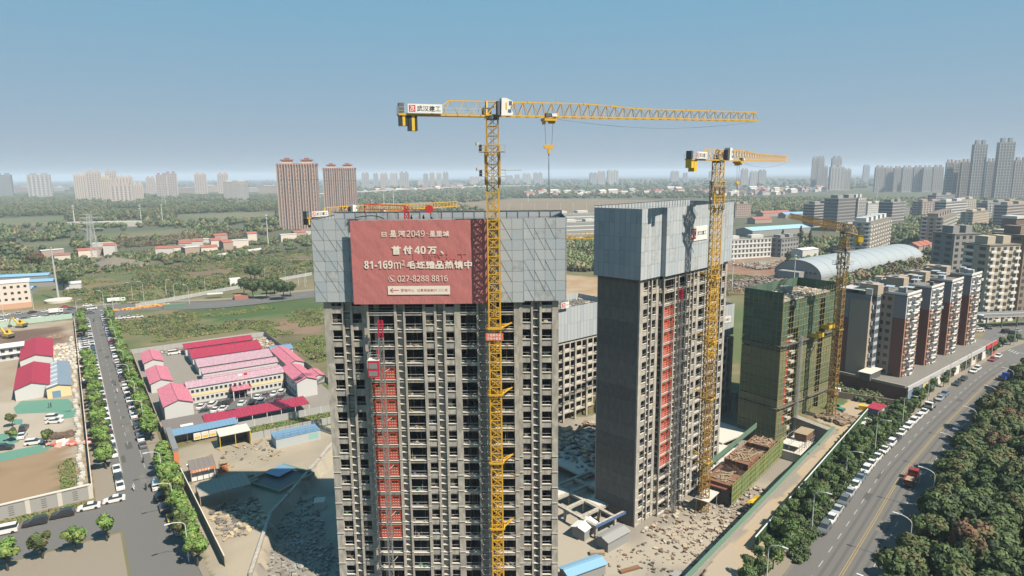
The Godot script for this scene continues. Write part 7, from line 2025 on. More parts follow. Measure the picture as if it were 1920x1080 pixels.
	var far2 = [[Vector3(-814.12, 82.76, -3600), Vector3(-770.67, 82.35, -3600)], [Vector3(-813.07, 79.66, -3900), Vector3(-781.68, 79.37, -3900)], [Vector3(-712.86, 78.95, -3600), Vector3(-669.39, 78.54, -3600)], [Vector3(-678.93, 81.48, -3700), Vector3(-631.29, 81.03, -3700)], [Vector3(-591.42, 83.43, -3500), Vector3(-537.91, 82.92, -3500)], [Vector3(-491.51, 73.84, -3700), Vector3(-461.72, 73.56, -3700)], [Vector3(-455.58, 79.37, -3700), Vector3(-425.8, 79.09, -3700)], [Vector3(-416.86, 79.01, -3700), Vector3(-387.08, 78.73, -3700)], [Vector3(-381.04, 81.6, -3700), Vector3(-348.28, 81.29, -3700)],
		[Vector3(-37.01, 57.18, -4600), Vector3(14.89, 56.68, -4600)], [Vector3(26.07, 63.88, -4600), Vector3(63.13, 63.53, -4600)], [Vector3(81.71, 70.66, -4600), Vector3(140.99, 70.1, -4600)], [Vector3(152.44, 73.64, -4500), Vector3(217.67, 73.02, -4500)], [Vector3(509.34, 70.26, -4300), Vector3(564.76, 69.74, -4300)], [Vector3(564.63, 79.97, -4300), Vector3(616.57, 79.48, -4300)], [Vector3(623.39, 86.23, -4300), Vector3(703.01, 85.47, -4300)], [Vector3(1135.77, 75.53, -4700), Vector3(1196.35, 74.95, -4700)], [Vector3(1223.26, 63.52, -4700), Vector3(1257.35, 63.19, -4700)], [Vector3(1287.03, 83.43, -3700), Vector3(1328.75, 83.04, -3700)], [Vector3(1338.32, 71.22, -3700), Vector3(1383.05, 70.79, -3700)], [Vector3(1385.7, 76.64, -3700), Vector3(1430.42, 76.21, -3700)], [Vector3(2237.27, 100.51, -4200), Vector3(2277.85, 100.13, -4200)], [Vector3(-301.77, 51.26, -4800), Vector3(-224.4, 50.53, -4800)], [Vector3(1438.37, 72.91, -4800), Vector3(1496.39, 72.36, -4800)]]
	for k in far2.size():
		far_tower("hazy tower far off on the middle skyline, %s from its left end" % nth(k), far2[k][0], far2[k][1], [M.far_grey, M.far_blue, M.far_pink, M.far_white][k % 4], "stripe", "hazy towers of the middle skyline", 4)
	var pr = [[Vector3(1204.9, 120.24, -2650), Vector3(1230.45, 120, -2650)], [Vector3(1205, 121.22, -2600), Vector3(1230.06, 120.98, -2600)], [Vector3(1240.01, 86.16, -2620), Vector3(1254.77, 86.02, -2620)], [Vector3(1307.74, 122.46, -2700), Vector3(1348.96, 122.07, -2700)], [Vector3(1207.22, 87.4, -2500), Vector3(1259.56, 86.91, -2500)], [Vector3(1258.33, 77.02, -2500), Vector3(1286.53, 76.76, -2500)]]
	for k in pr.size():
		far_tower("grey tower in the small group right of the second crane, %s from its left" % nth(k), pr[k][0], pr[k][1], M.far_grey if k < 4 else M.far_white, "stripe", "tower group right of the second crane", 4)
	var slab = [[Vector3(1240.67, 82.93, -2250), Vector3(1273.3, 82.62, -2250)], [Vector3(1303.61, 80.95, -2300), Vector3(1331.4, 80.69, -2300)], [Vector3(1321.66, 80.62, -2280), Vector3(1347.38, 80.38, -2280)], [Vector3(1303.49, 81.9, -2200), Vector3(1337.16, 81.58, -2200)], [Vector3(1371.18, 81.7, -2250), Vector3(1401.99, 81.4, -2250)], [Vector3(1391.33, 81.33, -2230), Vector3(1421.87, 81.04, -2230)], [Vector3(1438.07, 82.85, -2250), Vector3(1472.51, 82.52, -2250)]]
	for k in slab.size():
		far_tower("pale slab tower in the even row on the right skyline, %s from its left" % nth(k), slab[k][0], slab[k][1], M.far_white if k % 2 else M.far_pink, "stripe", "even row of slab towers", 5)
	var rc = [[Vector3(1026.18, 90.03, -1560), Vector3(1043.75, 89.86, -1560)], [Vector3(1070.65, 88.98, -1600), Vector3(1089.97, 88.8, -1600)], [Vector3(1076.07, 91.12, -1580), Vector3(1096.42, 90.93, -1580)], [Vector3(1058.87, 129.71, -1520), Vector3(1089.31, 129.42, -1520)], [Vector3(1136.96, 91.8, -1580), Vector3(1156.04, 91.62, -1580)], [Vector3(1102.05, 133.14, -1500), Vector3(1136.89, 132.82, -1500)], [Vector3(1187.55, 93.43, -1560), Vector3(1218.93, 93.14, -1560)], [Vector3(1241.26, 91.56, -1700), Vector3(1257.68, 91.41, -1700)]]
	for k in rc.size():
		far_tower(["grey-brown tower at the left end of the right-hand cluster", "second grey-brown tower of the right-hand cluster", "third grey-brown tower of the right-hand cluster", "very tall slim tower, left one of the two tallest at the right", "lower tower between the two tallest at the right", "very tall slim tower, right one of the two tallest at the right", "tower cut by the right edge of the skyline", "small tower in the gap between the two tallest at the right"][k], rc[k][0], rc[k][1], M.far_grey if k in [3, 5] else M.far_pink, "stripe", "right-hand tower cluster", 5)
	# low pale quarters at the foot of the left skyline
	var lows = [Vector3(-2597.61, 0, -3381.29), Vector3(-2672.48, 0, -3600.9), Vector3(-2445.77, 0, -3425.33), Vector3(-2600.7, 0, -3794.14), Vector3(-1641.78, 0, -2914.8), Vector3(-1797.84, 0, -3302.82), Vector3(-1636.77, 0, -3247.93), Vector3(-1435.6, 0, -2927.18), Vector3(-1450.39, 0, -3184.41), Vector3(-1227.39, 0, -3108.41), Vector3(-1339.53, 0, -3554.63), Vector3(-1057.88, 0, -2884.93), Vector3(-836.82, 0, -3861.5), Vector3(-744.16, 0, -4127.53), Vector3(-572.57, 0, -4214.92), Vector3(-311.02, 0, -3920.82)]
	for k in lows.size():
		block("far_block", "low pale block at the foot of the far skyline, %s from the left" % nth(k), "building", lows[k], 0.1 * (k % 5), [70.0, 110.0, 50.0, 90.0][k % 4], 24, [18.0, 24.0, 30.0][k % 3], 6, 8, [M.far_white, M.far_pink, M.far_cream][k % 3], {"style": "bands", "win": M.win_far, "trim": M.trim_far, "group": "low blocks of the far quarter", "boxes": 1, "side": 0})
	# hamlets on the plain: walls and pitched roofs
	var proto = []
	for k in 4:
		var p = gable("plain_house", "small house on the plain", "house", Vector3(0, 0, 0), 0.0, 15, 10, 7.5, 2.2, [M.far_white, M.cream, M.far_white, M.far_pink][k], [M.roof_tile, M.far_white, M.far_grey, M.roof_tile_b][k], null, "small houses of the far villages", false)
		p.get_child(p.get_child_count() - 1).free()
		proto.push_back(p)
	var zones = [[Vector3(-593.81, 0, -2735.32), Vector3(-138.4, 0, -3552.89), 60, "village left of the crane mast"], [Vector3(49.25, 0, -2279.96), Vector3(743.25, 0, -2436.8), 85, "village row beyond the brown flats"], [Vector3(658.82, 0, -2102.63), Vector3(1176.08, 0, -2586.6), 80, "red-roofed village right of the second crane"], [Vector3(-1835.83, 0, -4302.94), Vector3(-3577.02, 0, -4721.32), 34, "outskirts below the left skyline"]]
	var kk = 0
	for z in zones:
		var a: Vector3 = z[0]
		var b: Vector3 = z[1]
		for j in z[2]:
			var p = a.lerp(b, (j + rng.randf()) / z[2]) + Vector3(0, 0, rng.randf_range(-190, 190))
			var s = rng.randf_range(0.8, 1.9)
			var which: int = rng.randi() % 4
			var lb = "%s house, %s from the left in the %s" % [["red-roofed", "pale-roofed", "grey-roofed", "brown-roofed"][which], nth(j), z[3]]
			var h: Node3D
			if kk < 4:
				which = kk
				h = proto[kk]
				h.position = p
				h.rotation.y = rng.randf() * 1.5
				h.set_meta("label", "%s house, %s from the left in the %s" % [["red-roofed", "pale-roofed", "grey-roofed", "brown-roofed"][which], nth(j), z[3]])
			else:
				h = copy_thing(proto[which], p, rng.randf() * 1.5, lb, "plain_house")
			h.scale = Vector3(s * 1.1, s * rng.randf_range(0.7, 1.2), s)
			kk += 1

# ---------------------------------------------------------------- trees and undergrowth
func crown_mesh(seed_: int, rx: float, ry: float, n: int, leaf: float, cols: Array, lumps := 12, cone := false, soft := 0.45) -> ArrayMesh:
	var r = RandomNumberGenerator.new()
	r.seed = seed_
	var mb = MB.new()
	var blobs = []
	for k in lumps:
		var d = Vector3(r.randfn(), r.randfn() * 0.8, r.randfn()).normalized()
		var at = Vector3(d.x * rx, d.y * ry, d.z * rx) * r.randf_range(0.35, 0.72)
		var rad = minf(rx, ry) * r.randf_range(0.34, 0.55)
		if cone:
			var f = (k + 0.5) / lumps
			at = Vector3(d.x * rx * (1.0 - f) * 0.55, (f * 2.0 - 1.0) * ry * 0.95, d.z * rx * (1.0 - f) * 0.55)
			rad = rx * (1.05 - f) * 0.75
		blobs.push_back([at, rad, cols[r.randi() % cols.size()]])
	for k in n:
		var b = blobs[k % blobs.size()]
		var d = Vector3(r.randfn(), r.randfn(), r.randfn()).normalized()
		if d.y < -0.3 and r.randf() < 0.7: d.y = -d.y
		var p: Vector3 = b[0] + d * b[1] * pow(r.randf_range(0.45, 1.0), 0.4) * r.randf_range(0.85, 1.12)
		var nn = (d + Vector3(r.randfn(), r.randfn(), r.randfn()) * 0.45).normalized()
		var u = nn.cross(Vector3(r.randfn(), r.randfn(), r.randfn())).normalized()
		var w = nn.cross(u)
		var s = leaf * r.randf_range(0.6, 1.25)
		var c: Color = b[2]
		var q = r.randf_range(0.72, 1.3)
		mb.col = Color(c.r * q, c.g * q, c.b * q)
		mb.quad(p - u * s * 0.5 - w * s * 0.35, p + u * s * 0.5 - w * s * 0.35, p + u * s * 0.4 + w * s * 0.35, p - u * s * 0.4 + w * s * 0.35)
		# a leaf cluster's faces lean with the lump they grow on
		var lean = (nn * (1.0 - soft) + d * soft * 0.6 + p.normalized() * soft * 0.4).normalized()
		for e in range(mb.n.size() - 4, mb.n.size()): mb.n[e] = lean
	return mb.mesh()

func trunk_mesh(h: float, r0: float, seed_: int, spread: float) -> ArrayMesh:
	var r = RandomNumberGenerator.new()
	r.seed = seed_
	var mb = MB.new()
	var top = Vector3(r.randf_range(-0.2, 0.2), h, r.randf_range(-0.2, 0.2))
	mb.tube(Vector3.ZERO, top, r0, r0 * 0.62, 7)
	for k in 5:
		var a = TAU * k / 5.0 + r.randf()
		mb.tube(top * r.randf_range(0.75, 1.0), top + Vector3(cos(a) * spread, spread * r.randf_range(0.5, 1.1), sin(a) * spread), r0 * 0.45, r0 * 0.12, 5)
	return mb.mesh()

var tree_kinds = {}
func tree_kind(called: String, seed_: int, rx: float, ry: float, th: float, n: int, leaf: float, cols: Array, lumps := 12, cone := false) -> void:
	tree_kinds[called] = [crown_mesh(seed_, rx, ry, n, leaf, cols, lumps, cone), trunk_mesh(th, 0.16 + rx * 0.02, seed_, rx * 0.5), th + ry * 0.75]

func tree(kind: String, called: String, label: String, at: Vector3, s: float, group: String) -> void:
	var k: Array = tree_kinds[kind]
	var t = thing(called, label, "tree", at, rng.randf() * TAU, group)
	part(t, "trunk", k[1], M.bark)
	part(t, "crown", k[0], M.leaf, Vector3(0, k[2], 0))
	t.scale = Vector3(s, s * rng.randf_range(0.88, 1.12), s)

func scatter(called: String, label: String, mesh: Mesh, pts: PackedVector3Array, smin: float, smax: float, lift: float, tints: Array) -> void:
	var mm = MultiMesh.new()
	mm.transform_format = MultiMesh.TRANSFORM_3D
	mm.use_colors = true
	mm.mesh = mesh
	mm.instance_count = pts.size()
	for k in pts.size():
		var s = rng.randf_range(smin, smax)
		var b = Basis(Vector3.UP, rng.randf() * TAU).scaled(Vector3(s, s * rng.randf_range(0.8, 1.25), s))
		mm.set_instance_transform(k, Transform3D(b, pts[k] + Vector3(0, lift * s, 0)))
		var c: Color = tints[rng.randi() % tints.size()]
		var q = rng.randf_range(0.8, 1.2)
		mm.set_instance_color(k, Color(c.r * q, c.g * q, c.b * q))
	var o = MultiMeshInstance3D.new()
	o.name = numbered(called)
	o.multimesh = mm
	o.material_override = M.leaf
	add_child(o)
	tag(o, label, "vegetation", "", "stuff")

func fill(a: Array, n: int, clump := 0.0) -> PackedVector3Array:
	var p = poly(a)
	var lo = p[0]
	var hi = p[0]
	for q in p:
		lo = lo.min(q); hi = hi.max(q)
	var out = PackedVector3Array()
	var tries = 0
	while out.size() < n and tries < n * 12:
		tries += 1
		var q = Vector2(rng.randf_range(lo.x, hi.x), rng.randf_range(lo.y, hi.y))
		if clump > 0.0 and nz2.get_noise_2d(q.x * 0.6, q.y * 0.6) + nz.get_noise_2d(q.x, q.y) < clump - 0.35: continue
		var bare = false
		for cl in clearings:
			if Geometry2D.is_point_in_polygon(q, cl): bare = true
		if not bare and Geometry2D.is_point_in_polygon(q, p): out.push_back(Vector3(q.x, ground_height(q.x, q.y), q.y))
	return out

func build_trees() -> void:
	M.leaf = vmat(0.75)
	M.leaf.backlight_enabled = true
	M.leaf.backlight = Color(0.25, 0.30, 0.12)
	M.bark = mat(lin(0.12, 0.09, 0.065), 0.95, grey_speck, Vector3(1, 0.3, 1))
	var fresh = [Color(0.085, 0.15, 0.03), Color(0.07, 0.13, 0.025), Color(0.10, 0.165, 0.035), Color(0.12, 0.16, 0.04)]
	var deep = [Color(0.04, 0.075, 0.02), Color(0.05, 0.09, 0.022), Color(0.035, 0.065, 0.02), Color(0.06, 0.095, 0.025)]
	var dark = [Color(0.026, 0.05, 0.014), Color(0.034, 0.06, 0.016), Color(0.024, 0.044, 0.014), Color(0.045, 0.07, 0.018)]
	var olive = [Color(0.055, 0.065, 0.018), Color(0.045, 0.065, 0.018), Color(0.07, 0.07, 0.022), Color(0.034, 0.055, 0.014)]
	var rusty = [Color(0.11, 0.055, 0.025), Color(0.06, 0.06, 0.018), Color(0.08, 0.05, 0.024), Color(0.045, 0.065, 0.018)]
	for k in 4:
		tree_kind("street%d" % k, 100 + k, 2.1, 1.9, 2.3, 1500, 0.46, fresh if k != 2 else fresh + olive)
		tree_kind("verge%d" % k, 140 + k, 2.9, 2.9, 2.6, 2400, 0.50, [deep, olive + deep, deep + fresh, deep][k], 14)
		tree_kind("grove%d" % k, 180 + k, 4.0, 3.0, 3.6, 3400, 0.55, [dark, olive, dark + olive, rusty][k], 18)
	for k in 2: tree_kind("conifer%d" % k, 230 + k, 4.6, 9.0, 2.0, 1400, 1.1, [Color(0.022, 0.04, 0.02), Color(0.03, 0.05, 0.022), Color(0.04, 0.045, 0.025)], 14, true)
	# left street
	var b = 7.0
	var j = 0
	while b < 232.0:
		if b < 137.0 or b > 178.0 :
			tree("street%d" % (j % 4), "street_tree", "small round green tree on the left pavement of the left street, %s from the junction" % nth(j), S(-1.3 + rng.randf_range(-0.3, 0.3), b), rng.randf_range(0.95, 1.25), "trees along the left street, left side")
			j += 1
		b += 4.2 if b < 137.0 else 4.6
	b = 21.0
	j = 0
	while b < 226.0:
		tree("street%d" % ((j + 1) % 4), "street_tree", "small round green tree on the right pavement of the left street, %s beyond the gate" % nth(j), S(10.9 + rng.randf_range(-0.3, 0.3), b), rng.randf_range(0.9, 1.2), "trees along the left street, right side")
		j += 1
		b += 4.3
	for k in 13:
		tree("street%d" % (k % 4), "street_tree", "bright green tree beside the site wall near the junction, %s from the gate" % nth(k), S(10.9 + rng.randf_range(-0.4, 0.4), -2.0 - k * 4.3), rng.randf_range(1.0, 1.3), "trees along the site wall")
	for k in 3:
		tree("street2", "bare_tree", ["thin sparse tree in the left lot by the parked black and white cars", "thin sparse tree in the left lot beside the branch heap", "thin sparse tree in the left lot near the orange patch"][k], [Vector3(-153.36, 0, -189.74), Vector3(-133.07, 0, -175.71), Vector3(-145.02, 0, -178.24)][k], 0.8, "thin trees in the left lot")
	for k in 9:
		tree("street%d" % (k % 4), "street_tree", "round green tree on the pavement across the junction, %s from the corner" % nth(k), S(-3.0 - k * 5.5, -33.0 - (k % 2)), rng.randf_range(1.0, 1.3), "trees across the junction")
	# verge between the hoarding and the avenue
	var n = 0
	var c = Curve2D.new()
	for q in avenue: c.add_point(q)
	var len = c.get_baked_length()
	var s = 4.0
	while s < len - 30.0:
		var p = c.sample_baked(s)
		var d = (c.sample_baked(s + 1.0) - p).normalized()
		var nr = Vector2(-d.y, d.x)
		var rows = 2 if p.y > -195.0 else 1
		for r in rows:
			var off = -10.4 - r * 3.4 + rng.randf_range(-0.9, 0.9)
			var q = p + nr * off + d * rng.randf_range(-1.2, 1.2)
			if p.y > -195.0 and r == 1 and rng.randf() < 0.2: continue
			tree("verge%d" % (rng.randi() % 4), "verge_tree", "bushy verge tree, %s from the near end of the avenue, %s" % [nth(n), ["by the kerb", "by the hoarding"][r]], Vector3(q.x, 0, q.y), ((rng.randf_range(0.62, 0.82) if p.y > -195.0 else rng.randf_range(0.5, 0.62)) if r == 0 else rng.randf_range(0.42, 0.62)), "trees on the left verge of the avenue")
			n += 1
		s += 5.6 if p.y > -195.0 else 7.5
	# the grove right of the avenue
	n = 0
	s = 0.0
	while s < len - 20.0:
		var p = c.sample_baked(s)
		var d = (c.sample_baked(s + 1.0) - p).normalized()
		var nr = Vector2(-d.y, d.x)
		for r in 9:
			var q = p + nr * (10.9 + r * 6.0 + rng.randf_range(-1.4, 1.4)) + d * rng.randf_range(-1.6, 1.6)
			if n >= 290: break
			var kind = 3 if rng.randf() < 0.06 else rng.randi() % 3
			tree("grove%d" % kind, "grove_tree", "%s tree, %s along, %s row of the grove right of the avenue" % [["dark green", "olive green", "deep green", "rusty brown"][kind], nth(roundi(s / 6.4)), nth(r)], Vector3(q.x, 0, q.y), rng.randf_range(0.85, 1.2), "grove right of the avenue")
			n += 1
		s += 6.4
	# dark conifers by the water tower
	var cp = [Vector3(368.87, 0, -561.15), Vector3(371.46, 0, -557.32), Vector3(376.88, 0, -546.29), Vector3(385.74, 0, -552.66), Vector3(383.61, 0, -542.34), Vector3(411.78, 0, -572.83), Vector3(397.84, 0, -544.73), Vector3(395.74, 0, -531.36), Vector3(409.35, 0, -543.88), Vector3(409.62, 0, -537.03), Vector3(407.27, 0, -524.01), Vector3(421.37, 0, -536.17), Vector3(289.62, 0, -651.91), Vector3(294.74, 0, -641.9), Vector3(264.55, 0, -635.16)]
	for k in cp.size():
		tree("conifer%d" % (k % 2), "conifer", "dark pointed conifer in the right middle distance, %s from the left end of the line" % nth(k), cp[k], rng.randf_range(0.8, 1.25), "dark conifers behind the apartments")
	var sp = [Vector3(-151.98, 0, -396.93), Vector3(-152.19, 0, -411.39), Vector3(-140.02, 0, -392.86), Vector3(-160.4, 0, -397.35), Vector3(-172.1, 0, -412.44), Vector3(-139.26, 0, -403.37), Vector3(-191.99, 0, -473.52), Vector3(-184.98, 0, -463.52), Vector3(-301.84, 0, -433.01), Vector3(-304.53, 0, -443.54), Vector3(-411.8, 0, -555.25), Vector3(-412.9, 0, -561.9), Vector3(-404.58, 0, -554.76)]
	for k in sp.size():
		tree("grove%d" % [0, 2, 0, 2, 0, 0, 2, 0, 0, 2, 3, 3, 3][k], "field_tree", ["broad dark tree by the cross street, %s of the clump left of the banner tower" % nth(k), "dark tree behind the blue sheds or hamlet at the left, %s of these" % nth(k - 8)][int(k > 7)], sp[k], rng.randf_range(1.0, 1.5), "single trees in the fields")
	# woods that read as one mass
	var far_tree = crown_mesh(300, 4.2, 3.6, 170, 1.5, [Color(1, 1, 1), Color(0.8, 0.85, 0.8), Color(1.1, 1.06, 1.0)], 10, false, 0.8)
	var poplar = crown_mesh(301, 2.2, 6.0, 130, 1.4, [Color(1, 1, 1), Color(0.82, 0.85, 0.8), Color(1.1, 1.06, 1.0)], 10, false, 0.8)
	var tg = [Color(0.075, 0.11, 0.04), Color(0.085, 0.115, 0.04), Color(0.06, 0.095, 0.04), Color(0.11, 0.12, 0.05), Color(0.14, 0.125, 0.065)]
	var tb = [Color(0.10, 0.075, 0.045), Color(0.12, 0.09, 0.05), Color(0.07, 0.08, 0.035)]
	scatter("woodland", "mixed green woods on the plain at the left", far_tree, fill([Vector2(-2781.67, -3103.49), Vector2(-896.16, -2554.99), Vector2(-309.39, -872.07), Vector2(-334.99, -788.17), Vector2(-414.88, -713.22), Vector2(-462.47, -632.51), Vector2(-547.42, -599.51)], 9500, 0.5), 0.7, 1.5, 3.2, tg)
	scatter("woodland", "tall thin poplar belt in front of the left skyline", poplar, fill([Vector2(-1498.34, -1665.23), Vector2(-1130.73, -1702.25), Vector2(-762.02, -1744.07), Vector2(-561.26, -1594.46), Vector2(-453.5, -1285.39), Vector2(-654.34, -1220.34), Vector2(-750.1, -1124.42), Vector2(-955.86, -1057.25)], 5200, 0.0), 0.8, 1.5, 6.0, tg)
	scatter("woodland", "brownish scrub belt behind the hamlet", far_tree, fill([Vector2(-482.95, -776.81), Vector2(-439.67, -854.78), Vector2(-371.24, -929.69), Vector2(-325.25, -906.93), Vector2(-334.99, -788.17), Vector2(-390.18, -721.8), Vector2(-426.45, -693.58)], 900, 0.0), 0.4, 0.8, 2.6, tb)
	scatter("woodland", "trees and gardens round the hamlet at the left", far_tree, fill([Vector2(-514.5, -589.82), Vector2(-435.04, -630.4), Vector2(-373.59, -669.74), Vector2(-297.31, -741.55), Vector2(-257.1, -835.85), Vector2(-214.81, -695.81), Vector2(-257.08, -578.53), Vector2(-301.38, -554.22), Vector2(-308.25, -490.61), Vector2(-363.79, -488.86), Vector2(-394.09, -448.51)], 1500, 0.18), 0.35, 0.95, 2.6, tg)
	scatter("woodland", "hazy woods across the far middle of the plain", far_tree, fill([Vector2(-777.96, -3338.54), Vector2(1015.02, -3287.97), Vector2(573.79, -1853.98), Vector2(2.61, -1998.91), Vector2(-169.45, -1624.3), Vector2(-45.79, -1289.96), Vector2(-296.21, -1261.03)], 5200, 0.33), 0.9, 1.9, 3.0, tg)
	scatter("woodland", "green woods between the two concrete towers' gap and the flats", far_tree, fill([Vector2(41.27, -710.5), Vector2(98.82, -705.22), Vector2(70.24, -499), Vector2(29.15, -501.67)], 700, 0.0), 0.6, 1.25, 3.0, tg)
	scatter("woodland", "woods behind the campus at the right", far_tree, fill([Vector2(573.79, -1853.98), Vector2(786.51, -1725.96), Vector2(1187.35, -1504.45), Vector2(1196.59, -1348.19), Vector2(870.49, -977.41), Vector2(671.23, -1111.21), Vector2(545.44, -1193.39), Vector2(360.07, -1159.4)], 7500, 0.22), 0.8, 1.6, 3.2, tg)
	scatter("woodland", "trees among the apartment blocks at the right", far_tree, fill([Vector2(579.48, -1043.09), Vector2(776.95, -990.53), Vector2(628.63, -744.02), Vector2(412.68, -499.08), Vector2(365.46, -502.3), Vector2(370.82, -608.53), Vector2(366.53, -697.06)], 2200, 0.1), 0.6, 1.25, 3.0, tg)
	scatter("woodland", "trees between the school blocks and the vaulted hall", far_tree, fill([Vector2(306.04, -702.74), Vector2(361.07, -697.58), Vector2(288.36, -545.9), Vector2(258.67, -521.81), Vector2(222.2, -497.47), Vector2(216.05, -512.48)], 330, 0.0), 0.7, 1.2, 3.2, tg)
	scatter("woodland", "brown and green trees in front of the vaulted hall", far_tree, fill([Vector2(213.39, -431.36), Vector2(267.68, -475.45), Vector2(336.11, -535.67), Vector2(341.86, -498.07), Vector2(312, -447.96), Vector2(259.58, -422.39), Vector2(214.33, -378.34), Vector2(180.67, -360.94)], 560, 0.0), 0.65, 1.15, 3.2, [Color(0.06, 0.085, 0.03), Color(0.05, 0.08, 0.03), Color(0.12, 0.095, 0.045), Color(0.13, 0.09, 0.05)])
	scatter("woodland", "dense dark trees behind the apartment row", far_tree, fill([Vector2(178.55, -356.56), Vector2(212.57, -375.13), Vector2(303.97, -441.52), Vector2(296.62, -410.2), Vector2(253.48, -352.98), Vector2(151.53, -281.28), Vector2(143.38, -281.59)], 420, 0.0), 0.6, 1.0, 3.0, [Color(0.05, 0.08, 0.03), Color(0.06, 0.085, 0.03)])
	scatter("woodland", "hazy tree lines far out below the horizon", far_tree, fill([Vector2(-26240.58, -23980.5), Vector2(4674.39, -4312.3), Vector2(2563.3, -2359.1), Vector2(-4320.33, -3936.65)], 9000, 0.3), 1.6, 3.6, 2.6, tg)
	scatter("woodland", "trees beyond the far junction at the right edge", far_tree, fill([Vector2(257.06, -319.54), Vector2(382.38, -369.82), Vector2(456.45, -443.86), Vector2(408.76, -499.35), Vector2(302.28, -373.88)], 500, 0.0), 0.6, 1.1, 3.0, tg)
	# scrub and tall grass in the fields
	var tuft = crown_mesh(320, 0.85, 0.4, 34, 0.42, [Color(1, 1, 1), Color(0.85, 0.9, 0.8), Color(1.15, 1.1, 0.95)], 6)
	var bush = crown_mesh(321, 1.5, 0.95, 110, 0.55, [Color(1, 1, 1), Color(0.85, 0.9, 0.8), Color(1.15, 1.1, 0.95)], 8)
	var gg = [Color(0.075, 0.13, 0.03), Color(0.09, 0.14, 0.035), Color(0.12, 0.13, 0.045), Color(0.17, 0.15, 0.065)]
	var gd = [Color(0.17, 0.145, 0.065), Color(0.21, 0.17, 0.085), Color(0.10, 0.12, 0.04), Color(0.08, 0.115, 0.035)]
	var f1 = [Vector2(-207.06, -332.12), Vector2(-186.84, -354.84), Vector2(-117.13, -395.16), Vector2(-75.25, -251.24), Vector2(-119.12, -307.83), Vector2(-130.53, -317.12), Vector2(-170.76, -285.88), Vector2(-182.25, -293.91)]
	var f2 = [Vector2(-275.37, -392.82), Vector2(-227.09, -383.84), Vector2(-153.48, -502.3), Vector2(-205.6, -665.28), Vector2(-260.33, -586.03), Vector2(-297.81, -547.49), Vector2(-337.86, -492.43)]
	scatter("tall_grass", "rough grass of the field behind the camp", tuft, fill(f1, 9000, 0.2), 0.6, 1.7, 0.25, gg)
	scatter("tall_grass", "dry weeds of the field behind the camp", tuft, fill(f1, 4500, 0.45), 0.8, 2.0, 0.25, gd)
	scatter("scrub", "low bushes in the field behind the camp", bush, fill(f1, 420, 0.4), 0.5, 1.3, 0.6, tg)
	scatter("tall_grass", "rough grass beyond the cross street", tuft, fill(f2, 11000, 0.15), 0.9, 2.4, 0.25, gg + gd)
	scatter("scrub", "bushes beyond the cross street", bush, fill(f2, 900, 0.38), 0.7, 2.0, 0.6, tg)
	scatter("tall_grass", "weeds between the camp's front wall and the site fence", tuft, fill([CF(9.5, 33), CF(44, 34), CF(44, 41), CF(10, 41)].map(func(v): return Vector2(v.x, v.z)), 700, 0.0), 0.7, 1.6, 0.25, gg)
	scatter("tall_grass", "weeds round the left lot's brown soil", tuft, fill([Vector2(-119.63, -161.33), Vector2(-120.09, -166.91), Vector2(-108.8, -152.08), Vector2(-108.8, -146.58)], 160, 0.0), 0.5, 1.1, 0.25, gg)
	scatter("tall_grass", "weeds at the foot of the grey lot wall", tuft, fill([Vector2(-117.58, -132.21), Vector2(-109.04, -136.59), Vector2(-100.79, -142.52), Vector2(-98.49, -140.48), Vector2(-104.95, -134.22), Vector2(-114.95, -128.93)], 140, 0.0), 0.5, 1.1, 0.25, gg)
	scatter("scrub", "hedge and shrubs under the verge trees of the avenue", bush, fill([Vector2(52.51, -123.94), Vector2(100.9, -183.36), Vector2(123.71, -200.8), Vector2(134.15, -206.58), Vector2(118.97, -187.12), Vector2(70.83, -134.4), Vector2(55.04, -114.57)], 800, 0.0), 0.5, 1.1, 0.6, [Color(0.05, 0.08, 0.025), Color(0.04, 0.07, 0.022)])
	scatter("scrub", "undergrowth on the ground of the grove", bush, fill([Vector2(77.45, -114.21), Vector2(105.61, -143.62), Vector2(153.88, -190.61), Vector2(205.41, -232.45), Vector2(249.86, -218.67), Vector2(114.39, -93.32), Vector2(67.62, -93.96)], 2600, 0.0), 0.6, 1.4, 0.6, [Color(0.03, 0.05, 0.02), Color(0.04, 0.06, 0.02)])
	scatter("scrub", "shrubs along the yard wall behind the haul road", bush, fill([Vector2(113.84, -219.24), Vector2(123.69, -208.45), Vector2(120.64, -198.46), Vector2(116.38, -200.03), Vector2(110.56, -212.58)], 90, 0.0), 0.6, 1.5, 0.6, tg)
	scatter("tall_grass", "weeds on the earth ground left of the green netted building", tuft, fill([Vector2(153.85, -482.71), Vector2(190.64, -460.11), Vector2(206.97, -415.18), Vector2(175.11, -349.47), Vector2(149.42, -408.56), Vector2(122.76, -382.99)], 2600, 0.25), 0.8, 2.0, 0.25, gd)
	rubble("rubble", "broken timber and rubble left of the vaulted hall", Vector3(163.39, 0, -427.85) + Vector3(0, 0.2, 0), 0.6, 34, 22, 900, 0.4, 2.2, [Color(0.19, 0.13, 0.1), Color(0.24, 0.2, 0.17), Color(0.15, 0.1, 0.09), Color(0.3, 0.27, 0.24)], 0.8)
	rubble("rubble", "demolition rubble before the white school block", Vector3(216.77, 0, -524.73) + Vector3(0, 0.2, 0), 0.4, 34, 14, 700, 0.4, 2.4, [Color(0.34, 0.31, 0.27), Color(0.22, 0.19, 0.16), Color(0.38, 0.36, 0.33), Color(0.25, 0.15, 0.1)], 1.4)

# ---------------------------------------------------------------- vehicles
var car_kinds = {}
var paints = {}

